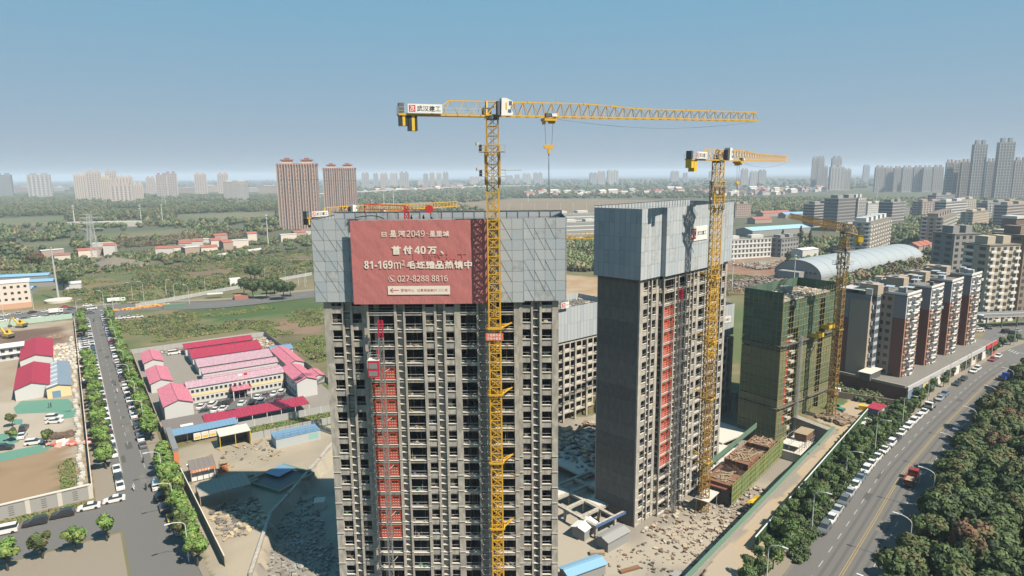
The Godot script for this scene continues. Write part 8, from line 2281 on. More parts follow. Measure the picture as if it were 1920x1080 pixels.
func loft(mb: MB, prof: Array, half: float, inset: float) -> void:   # a closed side outline given a width, its upper points drawn in
	var n = prof.size()
	var hi = -1e9
	for p in prof: hi = maxf(hi, p.y)
	var l = []
	var r = []
	for p in prof:
		var w: float = half - inset * clampf((p.y - 0.75) / (hi - 0.75), 0.0, 1.0)
		l.push_back(Vector3(p.x, p.y, w)); r.push_back(Vector3(p.x, p.y, -w))
	for k in n:
		var m = (k + 1) % n
		mb.quad(l[m], l[k], r[k], r[m])
	var idx = Geometry2D.triangulate_polygon(PackedVector2Array(prof))
	for k in range(0, idx.size(), 3):
		var a = idx[k]; var b = idx[k + 1]; var c = idx[k + 2]
		if (prof[b] - prof[a]).cross(prof[c] - prof[a]) < 0.0:
			var s = b; b = c; c = s
		mb.tri(l[a], l[b], l[c]); mb.tri(r[a], r[c], r[b])

func car_kind(called: String, len: float, body: Array, glass: Array, wheel_x: float, half := 0.9) -> void:
	var t = Node3D.new()
	t.name = called
	var bm = MB.new()
	loft(bm, body, half, 0.02)
	part(t, "body", bm.mesh(), M.white)
	var gm = MB.new()
	loft(gm, glass, half - 0.07, 0.17)
	part(t, "windows", gm.mesh(), M.glass)
	var top = -1e9
	for p in glass: top = maxf(top, p.y)
	var x0 = 1e9
	var x1 = -1e9
	for p in glass:
		if p.y > top - 0.1:
			x0 = minf(x0, p.x); x1 = maxf(x1, p.x)
	part(t, "roof", cbox(x1 - x0 - 0.06, 0.07, (half - 0.22) * 2.0), M.white, Vector3((x0 + x1) * 0.5, top + 0.02, 0))
	var wm = MB.new()
	wm.tube(Vector3(0, 0, -0.11), Vector3(0, 0, 0.11), 0.33, 0.33, 12)
	var wmesh = wm.mesh()
	for x in [-wheel_x, wheel_x]:
		for z in [-half + 0.09, half - 0.09]:
			part(t, "wheel", wmesh, M.black, Vector3(x, 0.33, z))
	for z in [-half + 0.28, half - 0.28]:
		part(t, "headlight", cbox(0.08, 0.14, 0.36), M.galv, Vector3(len * 0.5 - 0.02, 0.68, z))
		part(t, "tail_light", cbox(0.08, 0.16, 0.34), M.red, Vector3(-len * 0.5 + 0.02, 0.78, z))
	car_kinds[called] = t

func V2(a: Array) -> Array:
	var out = []
	for k in range(0, a.size(), 2): out.push_back(Vector2(a[k], a[k + 1]))
	return out

const PAINT := {"white": [0.78, 0.78, 0.77], "black": [0.02, 0.02, 0.024], "silver": [0.42, 0.44, 0.46], "grey": [0.12, 0.13, 0.14], "red": [0.38, 0.02, 0.03], "blue": [0.06, 0.13, 0.32], "dark red": [0.16, 0.015, 0.03], "steel blue": [0.16, 0.22, 0.3], "yellow": [0.6, 0.38, 0.03]}

func car(kind: String, paint: String, label: String, at: Vector3, turn: float, group: String) -> void:
	var t: Node3D = car_kinds[kind].duplicate()
	t.name = numbered("parked_car" if kind != "van" else "parked_van")
	add_child(t)
	t.position = at + Vector3(0, 0.03, 0)
	t.rotation.y = turn
	if not paints.has(paint):
		var c: Array = PAINT[paint]
		var m = mat(lin(c[0], c[1], c[2]), 0.25)
		m.clearcoat_enabled = true
		paints[paint] = m
	for q in t.get_children():
		if q.name == "body" or q.name == "roof": q.material_override = paints[paint]
	tag(t, label, "van" if kind == "van" else "car", group)

func pick_paint() -> String:
	var r = rng.randf()
	return "white" if r < 0.46 else "black" if r < 0.64 else "silver" if r < 0.76 else "grey" if r < 0.87 else "red" if r < 0.92 else "dark red" if r < 0.96 else "steel blue"

func build_cars() -> void:
	car_kind("sedan", 4.6, V2([-2.3, 0.25, -2.3, 0.82, -2.1, 0.98, -1.3, 1.0, 0.9, 0.95, 2.0, 0.8, 2.3, 0.62, 2.3, 0.25]), V2([-1.75, 0.95, -1.0, 1.42, 0.25, 1.44, 1.15, 0.92]), 1.4)
	car_kind("suv", 4.6, V2([-2.3, 0.3, -2.3, 1.0, -2.2, 1.1, 0.95, 1.08, 2.1, 0.98, 2.3, 0.75, 2.3, 0.3]), V2([-2.2, 1.05, -1.95, 1.66, 0.3, 1.68, 1.1, 1.05]), 1.4, 0.93)
	car_kind("van", 5.0, V2([-2.5, 0.3, -2.5, 1.15, -2.4, 1.2, 1.6, 1.2, 2.35, 1.05, 2.5, 0.7, 2.5, 0.3]), V2([-2.4, 1.15, -2.3, 1.9, 1.0, 1.92, 1.85, 1.15]), 1.6, 0.95)
	var sd = STREET_TURN + PI / 2      # nose away along the street
	# left street, left kerb, from the junction
	var near = ["white", "black", "white", "white", "grey", "white", "dark red", "white", "black"]
	var b = -7.0
	var k = 0
	while b < 226.0:
		if not (b > 8.0 and b < 11.0) and rng.randf() < 0.93:
			var p: String = near[k] if k < near.size() else pick_paint()
			var kd: String = "suv" if rng.randf() < 0.3 else "sedan"
			car(kd, p, "%s car at the left kerb of the left street, %s from the junction" % [p, nth(k)], S(1.08 + rng.randf_range(-0.08, 0.08), b), sd + PI, "cars at the left kerb of the left street")
			k += 1
		b += 5.5 + rng.randf_range(-0.2, 0.3)
	b = 18.0
	k = 0
	while b < 228.0:
		if rng.randf() < 0.95:
			var p: String = ["grey", "white", "grey", "black"][k] if k < 4 else pick_paint()
			var kd: String = "suv" if rng.randf() < 0.3 else "sedan"
			car(kd, p, "%s car at the right kerb of the left street, %s beyond the gate" % [p, nth(k)], S(8.25 + rng.randf_range(-0.08, 0.08), b), sd, "cars at the right kerb of the left street")
			k += 1
		b += 5.6 + rng.randf_range(-0.2, 0.3)
	car("van", "white", "white van parked beside the bright green trees near the junction", S(8.3, -12.0), sd, "vehicles by the site wall")
	car("suv", "black", "black car parked behind the white van near the junction", S(8.4, -19.0), sd, "vehicles by the site wall")
	car("sedan", "grey", "dark grey car second behind the white van near the junction", S(8.5, -25.0), sd, "vehicles by the site wall")
	car("sedan", "yellow", "yellow and grey car third behind the white van near the junction", S(9.3, -31.5), sd, "vehicles by the site wall")
	car("sedan", "silver", "silver car fourth behind the white van, at the bottom of the street", S(9.9, -37.5), sd, "vehicles by the site wall")
	for q in 8:
		car("sedan" if q % 3 else "suv", ["white", "white", "silver", "white", "white", "white", "silver", "grey"][q], "car parked nose-in on the left pavement in the tree gap, %s from the near side" % nth(q), S(-1.9, 142.0 + q * 4.6), sd + PI / 2 + 0.1, "cars parked across the left pavement")
	var side = [S(-0.6, -14.2), S(-5.6, -14.8), S(-10.6, -15.4), S(-15.6, -16.0), S(-21.0, -16.6)]
	for q in 5:
		car(["sedan", "sedan", "suv", "suv", "van"][q], ["white", "white", "black", "black", "white"][q], "%s parked along the grey lot wall at the junction, %s from the street" % [["white saloon", "white saloon", "black car", "black car", "white van"][q], nth(q)], side[q], STREET_TURN + PI - 0.12, "cars on the side street")
	# camp car park
	var cp = [[2.7, 4.7], [2.7, 10.0], [6.2, 4.6], [6.1, 10.6], [8.5, 5.5], [8.4, 10.7], [10.9, 4.9], [14.5, 8.9], [17.7, 9.2], [20.2, 5.7], [20.4, 10.5], [22.7, 5.0], [25.8, 5.1], [26.1, 10.6], [28.4, 5.0]]
	var cc = ["white", "black", "white", "white", "black", "white", "black", "white", "black", "white", "white", "grey", "white", "dark red", "white"]
	for q in 15:
		car("suv" if q % 4 == 2 else "sedan", cc[q], "%s car in the camp car park, %s from the street wing" % [cc[q], nth(q)], CF(cp[q][0], cp[q][1]), CAMP_TURN + PI / 2 - 0.5, "cars in the camp car park")
	car("van", "white", "white minivan in the camp yard behind the dormitories", CF(3.0, -74), CAMP_TURN, "")
	for q in 2: car("sedan", ["grey", "white"][q], ["grey car outside the camp fence by the tower", "white car outside the camp fence by the tower"][q], CF(48.0 + q * 2.6, 10.0 - q), CAMP_TURN, "cars by the tower")
	# left lot
	car("suv", "black", "black car in the left lot with a white car behind it", Vector3(-147.97, 0, -187.07), 2.0, "cars in the left lot")
	car("sedan", "white", "white car right behind the black car in the left lot", Vector3(-144.21, 0, -181.32), 2.0, "cars in the left lot")
	car("suv", "white", "white car turning on the green patch in the left lot", Vector3(-136.9, 0, -176.17), 0.35, "cars in the left lot")
	car("suv", "black", "long black car at the left edge of the lot", Vector3(-142.9, 0, -172.65), 0.25, "cars in the left lot")
	car("suv", "white", "white car beside another white car below the green cover, farther one", Vector3(-144.7, 0, -195.68), 0.2, "cars in the left lot")
	car("sedan", "white", "white car beside another white car below the green cover, nearer one", Vector3(-142.34, 0, -192.49), 0.2, "cars in the left lot")
	# avenue
	var av = [Vector3(72.25, 0, -133.91), Vector3(75.8, 0, -137.87), Vector3(79.16, 0, -141.81), Vector3(82.43, 0, -145.42), Vector3(85.69, 0, -148.65), Vector3(89.31, 0, -153.18), Vector3(92.61, 0, -156.73), Vector3(96.18, 0, -160.44), Vector3(100.58, 0, -164.98), Vector3(104.72, 0, -169.42), Vector3(108.28, 0, -172.98), Vector3(111.97, 0, -176.68), Vector3(117.07, 0, -181.31), Vector3(120.71, 0, -184.94), Vector3(124.64, 0, -188.71), Vector3(128.57, 0, -192.63), Vector3(141.5, 0, -204.83), Vector3(145.22, 0, -208.89), Vector3(157.57, 0, -219.69), Vector3(163.6, 0, -224.89), Vector3(173.68, 0, -233.46), Vector3(177.21, 0, -235.33), Vector3(192.19, 0, -247.47), Vector3(197.73, 0, -251.77), Vector3(69.1, 0, -130.36), Vector3(65.68, 0, -126.57)]
	var ac = ["silver", "grey", "silver", "white", "steel blue", "white", "white", "white", "white", "white", "black", "white", "white", "white", "white", "white", "silver", "steel blue", "black", "black", "white", "white", "red", "white", "white", "grey"]
	var c = Curve2D.new()
	for q in avenue: c.add_point(q)
	for q in av.size():
		var o = c.get_closest_offset(Vector2(av[q].x, av[q].z))
		var pp = c.sample_baked(o)
		var d = (c.sample_baked(o + 1.0) - c.sample_baked(maxf(0, o - 1.0))).normalized()
		var at = pp + Vector2(-d.y, d.x) * -7.1
		car("suv" if q % 4 == 1 else "sedan", ac[q], "%s car parked along the avenue's left kerb, %s in the row" % [ac[q], nth(q)], Vector3(at.x, 0, at.y), atan2(-d.y, d.x) + PI, "cars parked along the avenue")
	var o1 = c.get_closest_offset(Vector2(128.12, -181.44))
	var d1 = (c.sample_baked(o1 + 1.0) - c.sample_baked(o1)).normalized()
	var p1 = c.sample_baked(o1) + Vector2(-d1.y, d1.x) * 3.6
	car("sedan", "steel blue", "blue-grey car driving on the avenue in the tree shadows", Vector3(p1.x, 0, p1.y), atan2(-d1.y, d1.x), "")
	# red tipper truck and the parked pickup
	var o2 = c.get_closest_offset(Vector2(95.86, -148.44))
	var d2 = (c.sample_baked(o2 + 1.0) - c.sample_baked(o2)).normalized()
	var p2 = c.sample_baked(o2) + Vector2(-d2.y, d2.x) * 2.6
	lorry("tipper_truck", "red tipper truck with empty bed on the avenue", Vector3(p2.x, 0, p2.y), atan2(-d2.y, d2.x), M.truck_red, M.truck_red, 7.6, false)
	var o3 = c.get_closest_offset(Vector2(133.44, -197.15))
	var d3 = (c.sample_baked(o3 + 1.0) - c.sample_baked(o3)).normalized()
	var p3 = c.sample_baked(o3) + Vector2(-d3.y, d3.x) * -7.0
	lorry("pickup_truck", "white-cabbed grey flatbed parked in the row on the avenue", Vector3(p3.x, 0, p3.y), atan2(-d3.y, d3.x) + PI, M.white, M.steel, 5.2, false)
	lorry("cargo_tricycle", "bright blue small truck under the grove trees at the far bend of the avenue", Vector3(176.6, 0, -225.1), 0.6, M.bright_blue, M.bright_blue, 4.4, false)
	lorry("cargo_tricycle", "second bright blue small truck just behind the first at the far bend", Vector3(180.95, 0, -228.08), 0.6, M.bright_blue, M.bright_blue, 3.6, false)
	# by the podium
	for q in 4: car(["van", "van", "sedan", "suv"][q], ["white", "black", "grey", "black"][q], "%s parked before the shops of the podium, %s from the blue shop fronts" % [["white van", "dark van", "grey car", "black car"][q], nth(q)], [Vector3(155.29, 0, -230.79), Vector3(149.3, 0, -226.56), Vector3(172.89, 0, -245.92), Vector3(179.88, 0, -253.15)][q], 0.5, "cars before the podium shops")
	for q in 6: car(["suv", "sedan", "van", "sedan", "suv", "sedan"][q], ["white", "white", "black", "silver", "black", "grey"][q], "%s car by the footbridge at the far junction, %s from the left" % [["white", "white", "black", "silver", "black", "grey"][q], nth(q)], [Vector3(220.39, 0, -300.59), Vector3(218.22, 0, -296.45), Vector3(228.83, 0, -293.95), Vector3(235.64, 0, -295.75), Vector3(230.69, 0, -291.84), Vector3(227.31, 0, -302.46)][q], 0.2 * q, "cars at the far junction")
	# cross street
	car("sedan", "red", "red car on the cross street at the left", Vector3(-261.69, 0, -374.45), 0.5, "")
	car("van", "white", "white van crossing the junction on the cross street", Vector3(-242.32, 0, -368.98), 0.5, "")
	car("sedan", "white", "white car on the cross street just beyond the red car", Vector3(-251.25, 0, -378.62), 0.5, "")
	lorry("box_truck", "white box truck at the hoarding on the cross street", Vector3(-255.68, 0, -357.96), 0.55, M.white, M.white, 7.0, true)
	lorry("tank_truck", "long white and dark tanker truck beyond the junction", Vector3(-240.65, 0, -389.43), 0.55, M.white, M.white, 10.0, true)
	for q in 9: car("suv" if q % 3 == 0 else "sedan", ["white", "white", "grey", "white", "silver", "white", "black", "white", "grey"][q], "car parked along the hoarding on the cross street, %s from the left edge" % nth(q), Vector3(-270.98, 0, -338.59) + Vector3(4.4 * q, 0, -2.3 * q), 0.5, "cars along the green hoarding")
	for q in 6: car("sedan", ["white", "silver", "black", "white", "white", "grey"][q], "car in the lot before the cream factory building, %s from the left" % nth(q), Vector3(-280.68, 0, -353.52) + Vector3(5.2 * q, 0, -3.2 * q), 1.4, "cars before the factory building")
	for q in 3: car("sedan", "white", "white car on waste ground by the street end, %s from the street" % nth(q), Vector3(-210.33, 0, -342.38) + Vector3(4.0 * q, 0, -1.5 * q), 0.4, "cars on the waste ground")

func lorry(called: String, label: String, at: Vector3, turn: float, cab: Material, bed: Material, l: float, closed: bool) -> void:
	var t = thing(called, label, "truck", at, turn)
	part(t, "chassis", cbox(l, 0.35, 1.9), M.frame_dark, Vector3(0, 0.75, 0))
	var cb = part(t, "cab", cbox(l * 0.26, 1.7, 2.1), cab, Vector3(l * 0.36, 1.75, 0))
	part(cb, "windscreen", cbox(0.06, 0.75, 1.8), M.glass, Vector3(l * 0.13, 0.35, 0))
	part(cb, "side_window", cbox(l * 0.13, 0.6, 2.12), M.glass, Vector3(0.1, 0.35, 0))
	if closed:
		part(t, "box", cbox(l * 0.66, 1.9, 2.2), bed, Vector3(-l * 0.13, 1.95, 0))
	else:
		part(t, "bed_floor", cbox(l * 0.64, 0.15, 2.2), M.timber, Vector3(-l * 0.14, 1.05, 0))
		for z in [-1.06, 1.06]: part(t, "bed_side", cbox(l * 0.64, 0.8, 0.1), bed, Vector3(-l * 0.14, 1.5, z))
		for x in [-l * 0.455, l * 0.175]: part(t, "bed_end", cbox(0.1, 0.8, 2.0), bed, Vector3(x, 1.5, 0))
	var wm = MB.new()
	wm.tube(Vector3(0, 0, -0.16), Vector3(0, 0, 0.16), 0.48, 0.48, 12)
	var m = wm.mesh()
	for x in [-l * 0.32, l * 0.34]:
		for z in [-0.9, 0.9]: part(t, "wheel", m, M.black, Vector3(x, 0.48, z))

# ---------------------------------------------------------------- poles and masts
func lamp(called: String, label: String, at: Vector3, turn: float, h: float, arm: float, group: String) -> void:
	var t = thing(called, label, "street lamp", at, turn, group)
	var p = MB.new()
	p.tube(Vector3.ZERO, Vector3(0, h * 0.86, 0), 0.13, 0.08, 8)
	var a = Vector3(0, h * 0.86, 0)
	for k in 6:
		var f = (k + 1) / 6.0
		var b = Vector3(arm * (1.0 - cos(f * PI * 0.5)), h * 0.86 + h * 0.14 * sin(f * PI * 0.5), 0)
		p.tube(a, b, 0.07, 0.06, 6, false)
		a = b
	part(t, "pole", p.mesh(), M.lamp_white)
	part(t, "lamp_head", cbox(1.0, 0.14, 0.34), M.lamp_white, a + Vector3(0.45, 0, 0))

func pylon(label: String, at: Vector3, h: float, w: float) -> void:
	var t = thing("pylon", label, "pylon", at, 0.4, "lattice power pylons")
	var mb = MB.new()
	var y = 0.0
	for k in 7:
		var w0 = w * (1.0 - 0.12 * k)
		var y1 = h * (k + 1) / 7.0
		lattice(mb, w0, y1 - y, y, h * 0.008)
		y = y1
	part(t, "tower", mb.mesh(), M.galv)
	var ar = MB.new()
	for k in 3:
		ar.bar(Vector3(-w * 1.5, h * (0.72 + 0.12 * k), 0), Vector3(w * 1.5, h * (0.72 + 0.12 * k), 0), h * 0.009)
	part(t, "cross_arms", ar.mesh(), M.galv)

func mast(label: String, at: Vector3, h: float, r: float) -> void:
	var t = thing("mast", label, "mast", at, 0.0, "tall white masts on the plain")
	var mb = MB.new()
	mb.tube(Vector3.ZERO, Vector3(0, h, 0), r, r * 0.55, 8)
	part(t, "pole", mb.mesh(), M.lamp_white)
	for y in [0.86, 0.95]:
		var ring = MB.new()
		ring.tube(Vector3(0, h * y, 0), Vector3(0, h * y + h * 0.02, 0), r * 2.4, r * 2.4, 8)
		part(t, "antenna_ring", ring.mesh(), M.lamp_white)

func build_poles() -> void:
	M.lamp_white = mat(lin(0.66, 0.68, 0.68), 0.45)
	for k in 9:
		lamp("street_lamp", "grey curved-arm street lamp on the right pavement of the left street, %s beyond the gate" % nth(k), S(10.0, 34.0 + k * 23.5), STREET_TURN + PI, 9.0, 2.6, "street lamps on the left street")
	for k in 3:
		lamp("street_lamp", ["street lamp beside the gate at the junction", "street lamp by the site wall below the white van", "street lamp by the site wall at the picture's bottom"][k], S(9.9, -11.0 - k * 20.0), STREET_TURN + PI, 9.0, 2.6, "street lamps by the site wall")
	var c = Curve2D.new()
	for q in avenue: c.add_point(q)
	var l = c.get_baked_length()
	var s = 14.0
	var k = 0
	while s < l - 20.0:
		var p = c.sample_baked(s)
		var d = (c.sample_baked(s + 1.0) - p).normalized()
		var nr = Vector2(-d.y, d.x)
		var a = p + nr * -9.0
		var b2 = p + nr * 8.7
		var tt = atan2(-nr.y, nr.x)
		lamp("street_lamp", "street lamp on the parked-car side of the avenue, %s from the near end" % nth(k), Vector3(a.x, 0, a.y), tt, 9.5, 2.4, "street lamps on the avenue, left side")
		lamp("street_lamp", "street lamp on the grove side of the avenue, %s from the near end" % nth(k), Vector3(b2.x, 0, b2.y), tt + PI, 9.5, 2.4, "street lamps on the avenue, grove side")
		s += 26.0
		k += 1
	var ps = [Vector3(-272.85, 0, -342.51), Vector3(-271.54, 0, -362.97), Vector3(-239.61, 0, -351.68), Vector3(-232.22, 0, -364.07), Vector3(-225.12, 0, -360.84), Vector3(-235.3, 0, -397.66), Vector3(-212.48, 0, -403.54), Vector3(-192.7, 0, -382.17), Vector3(-201.36, 0, -421.64), Vector3(-187.9, 0, -478.22), Vector3(-181.16, 0, -472.87), Vector3(-159.86, 0, -455.12), Vector3(-147.02, 0, -443.3), Vector3(-145.99, 0, -456.6), Vector3(-141.18, 0, -438.68), Vector3(-227.17, 0, -395.52), Vector3(-222.54, 0, -413.21)]
	for q in ps.size():
		lamp("street_lamp", "white lamp post on the cross street, %s from the left edge" % nth(q), ps[q], 0.6 + (PI if q % 2 else 0.0), [10.0, 11.0, 9.0, 12.0][q % 4], 1.8, "lamp posts on the cross street")
	pylon("lattice pylon in front of the purple towers at the left", Vector3(-873.11, 0, -1653.48), 62, 9)
	pylon("lattice pylon near the white slab on the left skyline", Vector3(-695.25, 0, -1701.5), 60, 9)
	pylon("thin lattice pylon beside the gravel heap", Vector3(-372.15, 0, -579.66), 42, 6)
	pylon("smaller lattice pylon left of the gravel heap", Vector3(-490.93, 0, -759.31), 34, 6)
	mast("tall white mast at the left, above the poplar belt", Vector3(-661.65, 0, -991.37), 34, 0.9)
	mast("slim white mast in the woods, left of two", Vector3(-619.21, 0, -1095.09), 30, 0.7)
	mast("slim white mast in the woods, right of two", Vector3(-587.75, 0, -1103.15), 30, 0.7)
	mast("white mast with rings left of the banner tower", Vector3(-266, 0, -710.83), 34, 0.55)
	mast("white mast over the plain right of the pale slab row", Vector3(707.63, 0, -1272.61), 42, 0.8)
	mast("white mast beside the rusty crane, over the earth ground", Vector3(140.07, 0, -409.06), 20, 0.4)
	mast("grey mast rising behind the netted building", Vector3(182.7, 0, -416.52), 22, 0.35)
	mast("pale mast seen through the haze right of the first crane", Vector3(45.1, 0, -1761.47), 42, 0.9)
	mast("thin pale mast in the far haze, left of the crane mast", Vector3(-320.35, 0, -1654.8), 44, 0.8)
	mast("second thin pale mast in the far haze, left of the crane mast", Vector3(-285.27, 0, -1593.23), 44, 0.8)
	for q in 10:
		var fp = thing("field_post", "thin pale post by the brown flats, %s from the left" % nth(q), "post", Vector3(-30.82, 0, -1324.17) + Vector3(26.0 * q, 0, 3.0 * (q % 3)), 0.0, "posts by the brown flats")
		part(fp, "pole", cbox(0.5, 16.0, 0.5), M.lamp_white, Vector3(0, 8, 0))

# ---------------------------------------------------------------- people
func figure_mesh(joints: Array) -> ArrayMesh:   # [a, b, ra, rb] capsules joined smoothly, then meshed as surface nets
	var lo = Vector3(1e9, 1e9, 1e9)
	var hi = -lo
	for q in joints:
		for e in 2:
			lo = lo.min(q[e] - Vector3.ONE * 0.26); hi = hi.max(q[e] + Vector3.ONE * 0.26)
	var cs = 0.055
	var nx = int((hi.x - lo.x) / cs) + 2
	var ny = int((hi.y - lo.y) / cs) + 2
	var nzz = int((hi.z - lo.z) / cs) + 2
	var f = PackedFloat32Array()
	f.resize(nx * ny * nzz)
	for z in nzz:
		for y in ny:
			for x in nx:
				var p = lo + Vector3(x, y, z) * cs
				var d = 1.0
				for q in joints:
					var ab: Vector3 = q[1] - q[0]
					var t: float = clampf((p - q[0]).dot(ab) / maxf(ab.length_squared(), 1e-6), 0.0, 1.0)
					var e: float = p.distance_to(q[0] + ab * t) - lerpf(q[2], q[3], t)
					var h = clampf(0.5 + 0.5 * (d - e) / 0.05, 0.0, 1.0)
					d = lerpf(d, e, h) - 0.05 * h * (1.0 - h)
				f[(z * ny + y) * nx + x] = d
	var mb = MB.new()
	var id = {}
	var at = func(x: int, y: int, z: int) -> float: return f[(z * ny + y) * nx + x]
	for z in nzz - 1:
		for y in ny - 1:
			for x in nx - 1:
				var sum = Vector3.ZERO
				var n = 0
				for e in [[0, 0, 0, 1, 0, 0], [0, 1, 0, 1, 1, 0], [0, 0, 1, 1, 0, 1], [0, 1, 1, 1, 1, 1], [0, 0, 0, 0, 1, 0], [1, 0, 0, 1, 1, 0], [0, 0, 1, 0, 1, 1], [1, 0, 1, 1, 1, 1], [0, 0, 0, 0, 0, 1], [1, 0, 0, 1, 0, 1], [0, 1, 0, 0, 1, 1], [1, 1, 0, 1, 1, 1]]:
					var a: float = at.call(x + e[0], y + e[1], z + e[2])
					var b: float = at.call(x + e[3], y + e[4], z + e[5])
					if (a < 0.0) != (b < 0.0):
						var t = a / (a - b)
						sum += Vector3(x + lerpf(e[0], e[3], t), y + lerpf(e[1], e[4], t), z + lerpf(e[2], e[5], t))
						n += 1
				if n > 0:
					id[(z * ny + y) * nx + x] = lo + sum / n * cs
	for z in range(1, nzz - 1):
		for y in range(1, ny - 1):
			for x in range(1, nx - 1):
				var a: float = at.call(x, y, z)
				for ax in 3:
					var b: float = at.call(x + int(ax == 0), y + int(ax == 1), z + int(ax == 2))
					if (a < 0.0) == (b < 0.0): continue
					var u = [nx, nx * ny, 1][ax] as int
					var v = [nx * ny, 1, nx][ax] as int
					var k = (z * ny + y) * nx + x
					if not (id.has(k) and id.has(k - u) and id.has(k - v) and id.has(k - u - v)): continue
					if a < 0.0: mb.quad(id[k - u - v], id[k - v], id[k], id[k - u])
					else: mb.quad(id[k - u - v], id[k - u], id[k], id[k - v])
	return mb.mesh()

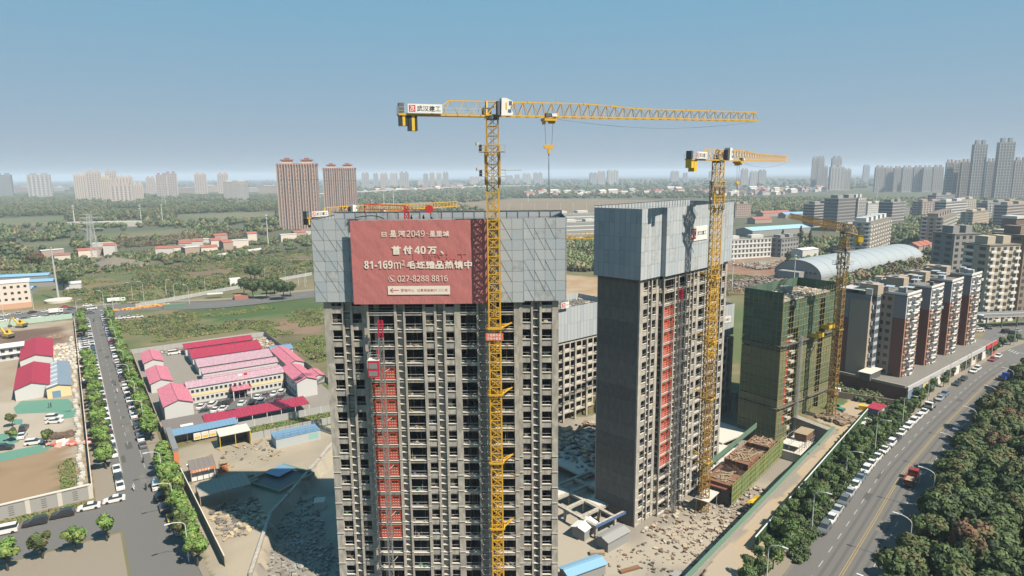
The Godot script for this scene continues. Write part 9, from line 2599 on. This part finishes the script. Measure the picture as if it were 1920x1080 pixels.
func build_people() -> void:
	var V = func(x: float, y: float, z: float) -> Vector3: return Vector3(x, y, z)
	# seated on a scooter, facing +x
	var ride = [[V.call(-0.25, 0.78, 0), V.call(-0.12, 1.25, 0), 0.15, 0.17], [V.call(-0.10, 1.3, 0), V.call(-0.06, 1.45, 0), 0.07, 0.06], [V.call(-0.03, 1.55, 0), V.call(-0.03, 1.62, 0), 0.11, 0.11]]
	for s in [-1.0, 1.0]:
		ride += [[V.call(-0.12, 1.3, s * 0.18), V.call(0.08, 1.08, s * 0.26), 0.065, 0.055], [V.call(0.08, 1.08, s * 0.26), V.call(0.36, 1.06, s * 0.25), 0.052, 0.04], [V.call(-0.25, 0.78, s * 0.1), V.call(0.16, 0.74, s * 0.14), 0.09, 0.075], [V.call(0.16, 0.74, s * 0.14), V.call(0.14, 0.36, s * 0.14), 0.07, 0.05], [V.call(0.14, 0.34, s * 0.14), V.call(0.28, 0.32, s * 0.14), 0.05, 0.04]]
	var rm = figure_mesh(ride)
	var stand = [[V.call(0, 0.95, 0), V.call(0, 1.35, 0), 0.15, 0.17], [V.call(0, 1.42, 0), V.call(0, 1.52, 0), 0.065, 0.06], [V.call(0.01, 1.6, 0), V.call(0.01, 1.68, 0), 0.10, 0.10]]
	for s in [-1.0, 1.0]:
		stand += [[V.call(0, 1.38, s * 0.19), V.call(-0.05 * s, 1.12, s * 0.24), 0.06, 0.05], [V.call(-0.05 * s, 1.12, s * 0.24), V.call(0.12 - 0.05 * s, 0.9, s * 0.24), 0.048, 0.038], [V.call(0, 0.92, s * 0.09), V.call(0.12 * s, 0.5, s * 0.10), 0.09, 0.07], [V.call(0.12 * s, 0.5, s * 0.10), V.call(0.14 * s - 0.08, 0.08, s * 0.10), 0.065, 0.045], [V.call(0.14 * s - 0.08, 0.06, s * 0.1), V.call(0.14 * s + 0.08, 0.05, s * 0.1), 0.045, 0.04]]
	var stm = figure_mesh(stand)
	var cloth = [mat(lin(0.03, 0.03, 0.035), 0.8), mat(lin(0.5, 0.45, 0.45), 0.8), mat(lin(0.10, 0.12, 0.16), 0.8), mat(lin(0.35, 0.1, 0.08), 0.8), mat(lin(0.5, 0.5, 0.12), 0.8)]
	var sp = [Vector3(-98.73, 0, -163.45), Vector3(-92.42, 0, -147.86), Vector3(-89.55, 0, -148.07), Vector3(-145.47, 0, -229.37), Vector3(-139.87, 0, -220.95), Vector3(-220.9, 0, -336.44)]
	var sl = ["person in black riding a scooter just beyond the junction, nearing the gate", "person in pale clothes on a light scooter at the bottom of the street", "person in black on a dark scooter beside the white van", "dark-clothed rider on a scooter in mid street, farther of two", "pale-clothed rider on a scooter in mid street, nearer of two", "dark-clothed rider by the zebra crossing at the street's far end"]
	for k in 6:
		var turn = STREET_TURN + PI / 2 + (PI if k in [1, 4] else 0.0)
		var sc = thing("scooter", "scooter under the " + ["black-clad rider nearing the gate", "pale rider at the bottom of the street", "black-clad rider beside the white van", "farther rider in mid street", "nearer rider in mid street", "rider by the zebra crossing"][k], "scooter", sp[k] + Vector3(0, 0.03, 0), turn, "scooters on the left street")
		var bm = MB.new()
		bm.box(Vector3(-0.35, 0.55, 0), Vector3(0.75, 0.35, 0.28))
		bm.box(Vector3(0.15, 0.3, 0), Vector3(0.5, 0.08, 0.3))
		bm.bar(Vector3(0.42, 0.3, 0), Vector3(0.36, 1.0, 0), 0.16)
		bm.bar(Vector3(0.36, 1.02, -0.32), Vector3(0.36, 1.02, 0.32), 0.05)
		part(sc, "body", bm.mesh(), [M.black, M.white, M.black, M.frame_dark, M.white, M.black][k])
		var wm = MB.new()
		wm.tube(Vector3(0, 0, -0.05), Vector3(0, 0, 0.05), 0.22, 0.22, 12)
		part(sc, "wheel", wm.mesh(), M.black, Vector3(-0.55, 0.22, 0))
		part(sc, "wheel", wm.mesh(), M.black, Vector3(0.55, 0.22, 0))
		var pe = part(self, "person", rm, cloth[[0, 1, 0, 2, 1, 0][k]], sp[k] + Vector3(0, 0.03, 0), turn)
		tag(pe, sl[k], "person", "riders on the left street")
	var wp = [Vector3(-153.51, 0, -205.88), Vector3(-153.14, 0, -206.37), Vector3(-143.27, 0, -205.61), Vector3(-140.97, 0, -205.05), Vector3(60.86, -5.1, -183.68)]
	for k in 5:
		var pe = part(self, "person", stm, cloth[[2, 0, 0, 2, 4][k]], wp[k], 0.7 * k)
		tag(pe, ["person in grey walking below the green cover in the left lot, left of two", "person in black walking below the green cover in the left lot, right of two", "dark-clothed person standing at the lot wall's gap", "grey-clothed person on the left pavement by the shelter", "worker in a yellow vest on the deck behind the rusty crane"][k], "person", "people on foot")
	# workers on the banner tower's upper floors and roof
	var b1 = Basis(Vector3.UP, T1_TURN)
	var rp = [Vector3(15.2, 67.2, -5.0), Vector3(17.3, 67.2, -5.5), Vector3(19.0, 66.9, -4.0), Vector3(19.9, 12 * 3.05 * 0 + 3.05 * 4 + 0.1, -1.0)]
	for k in 3:
		var pe = part(self, "person", stm, cloth[[0, 3, 2][k]], T1 + b1 * (rp[k] + Vector3(0, 5.9, 0)), 0.9 * k)
		tag(pe, ["worker in black on the roof behind the banner, by the hose", "worker in red on the roof behind the banner, at the boom", "worker in grey on the roof behind the banner, right of the boom"][k], "person", "workers on the banner tower")
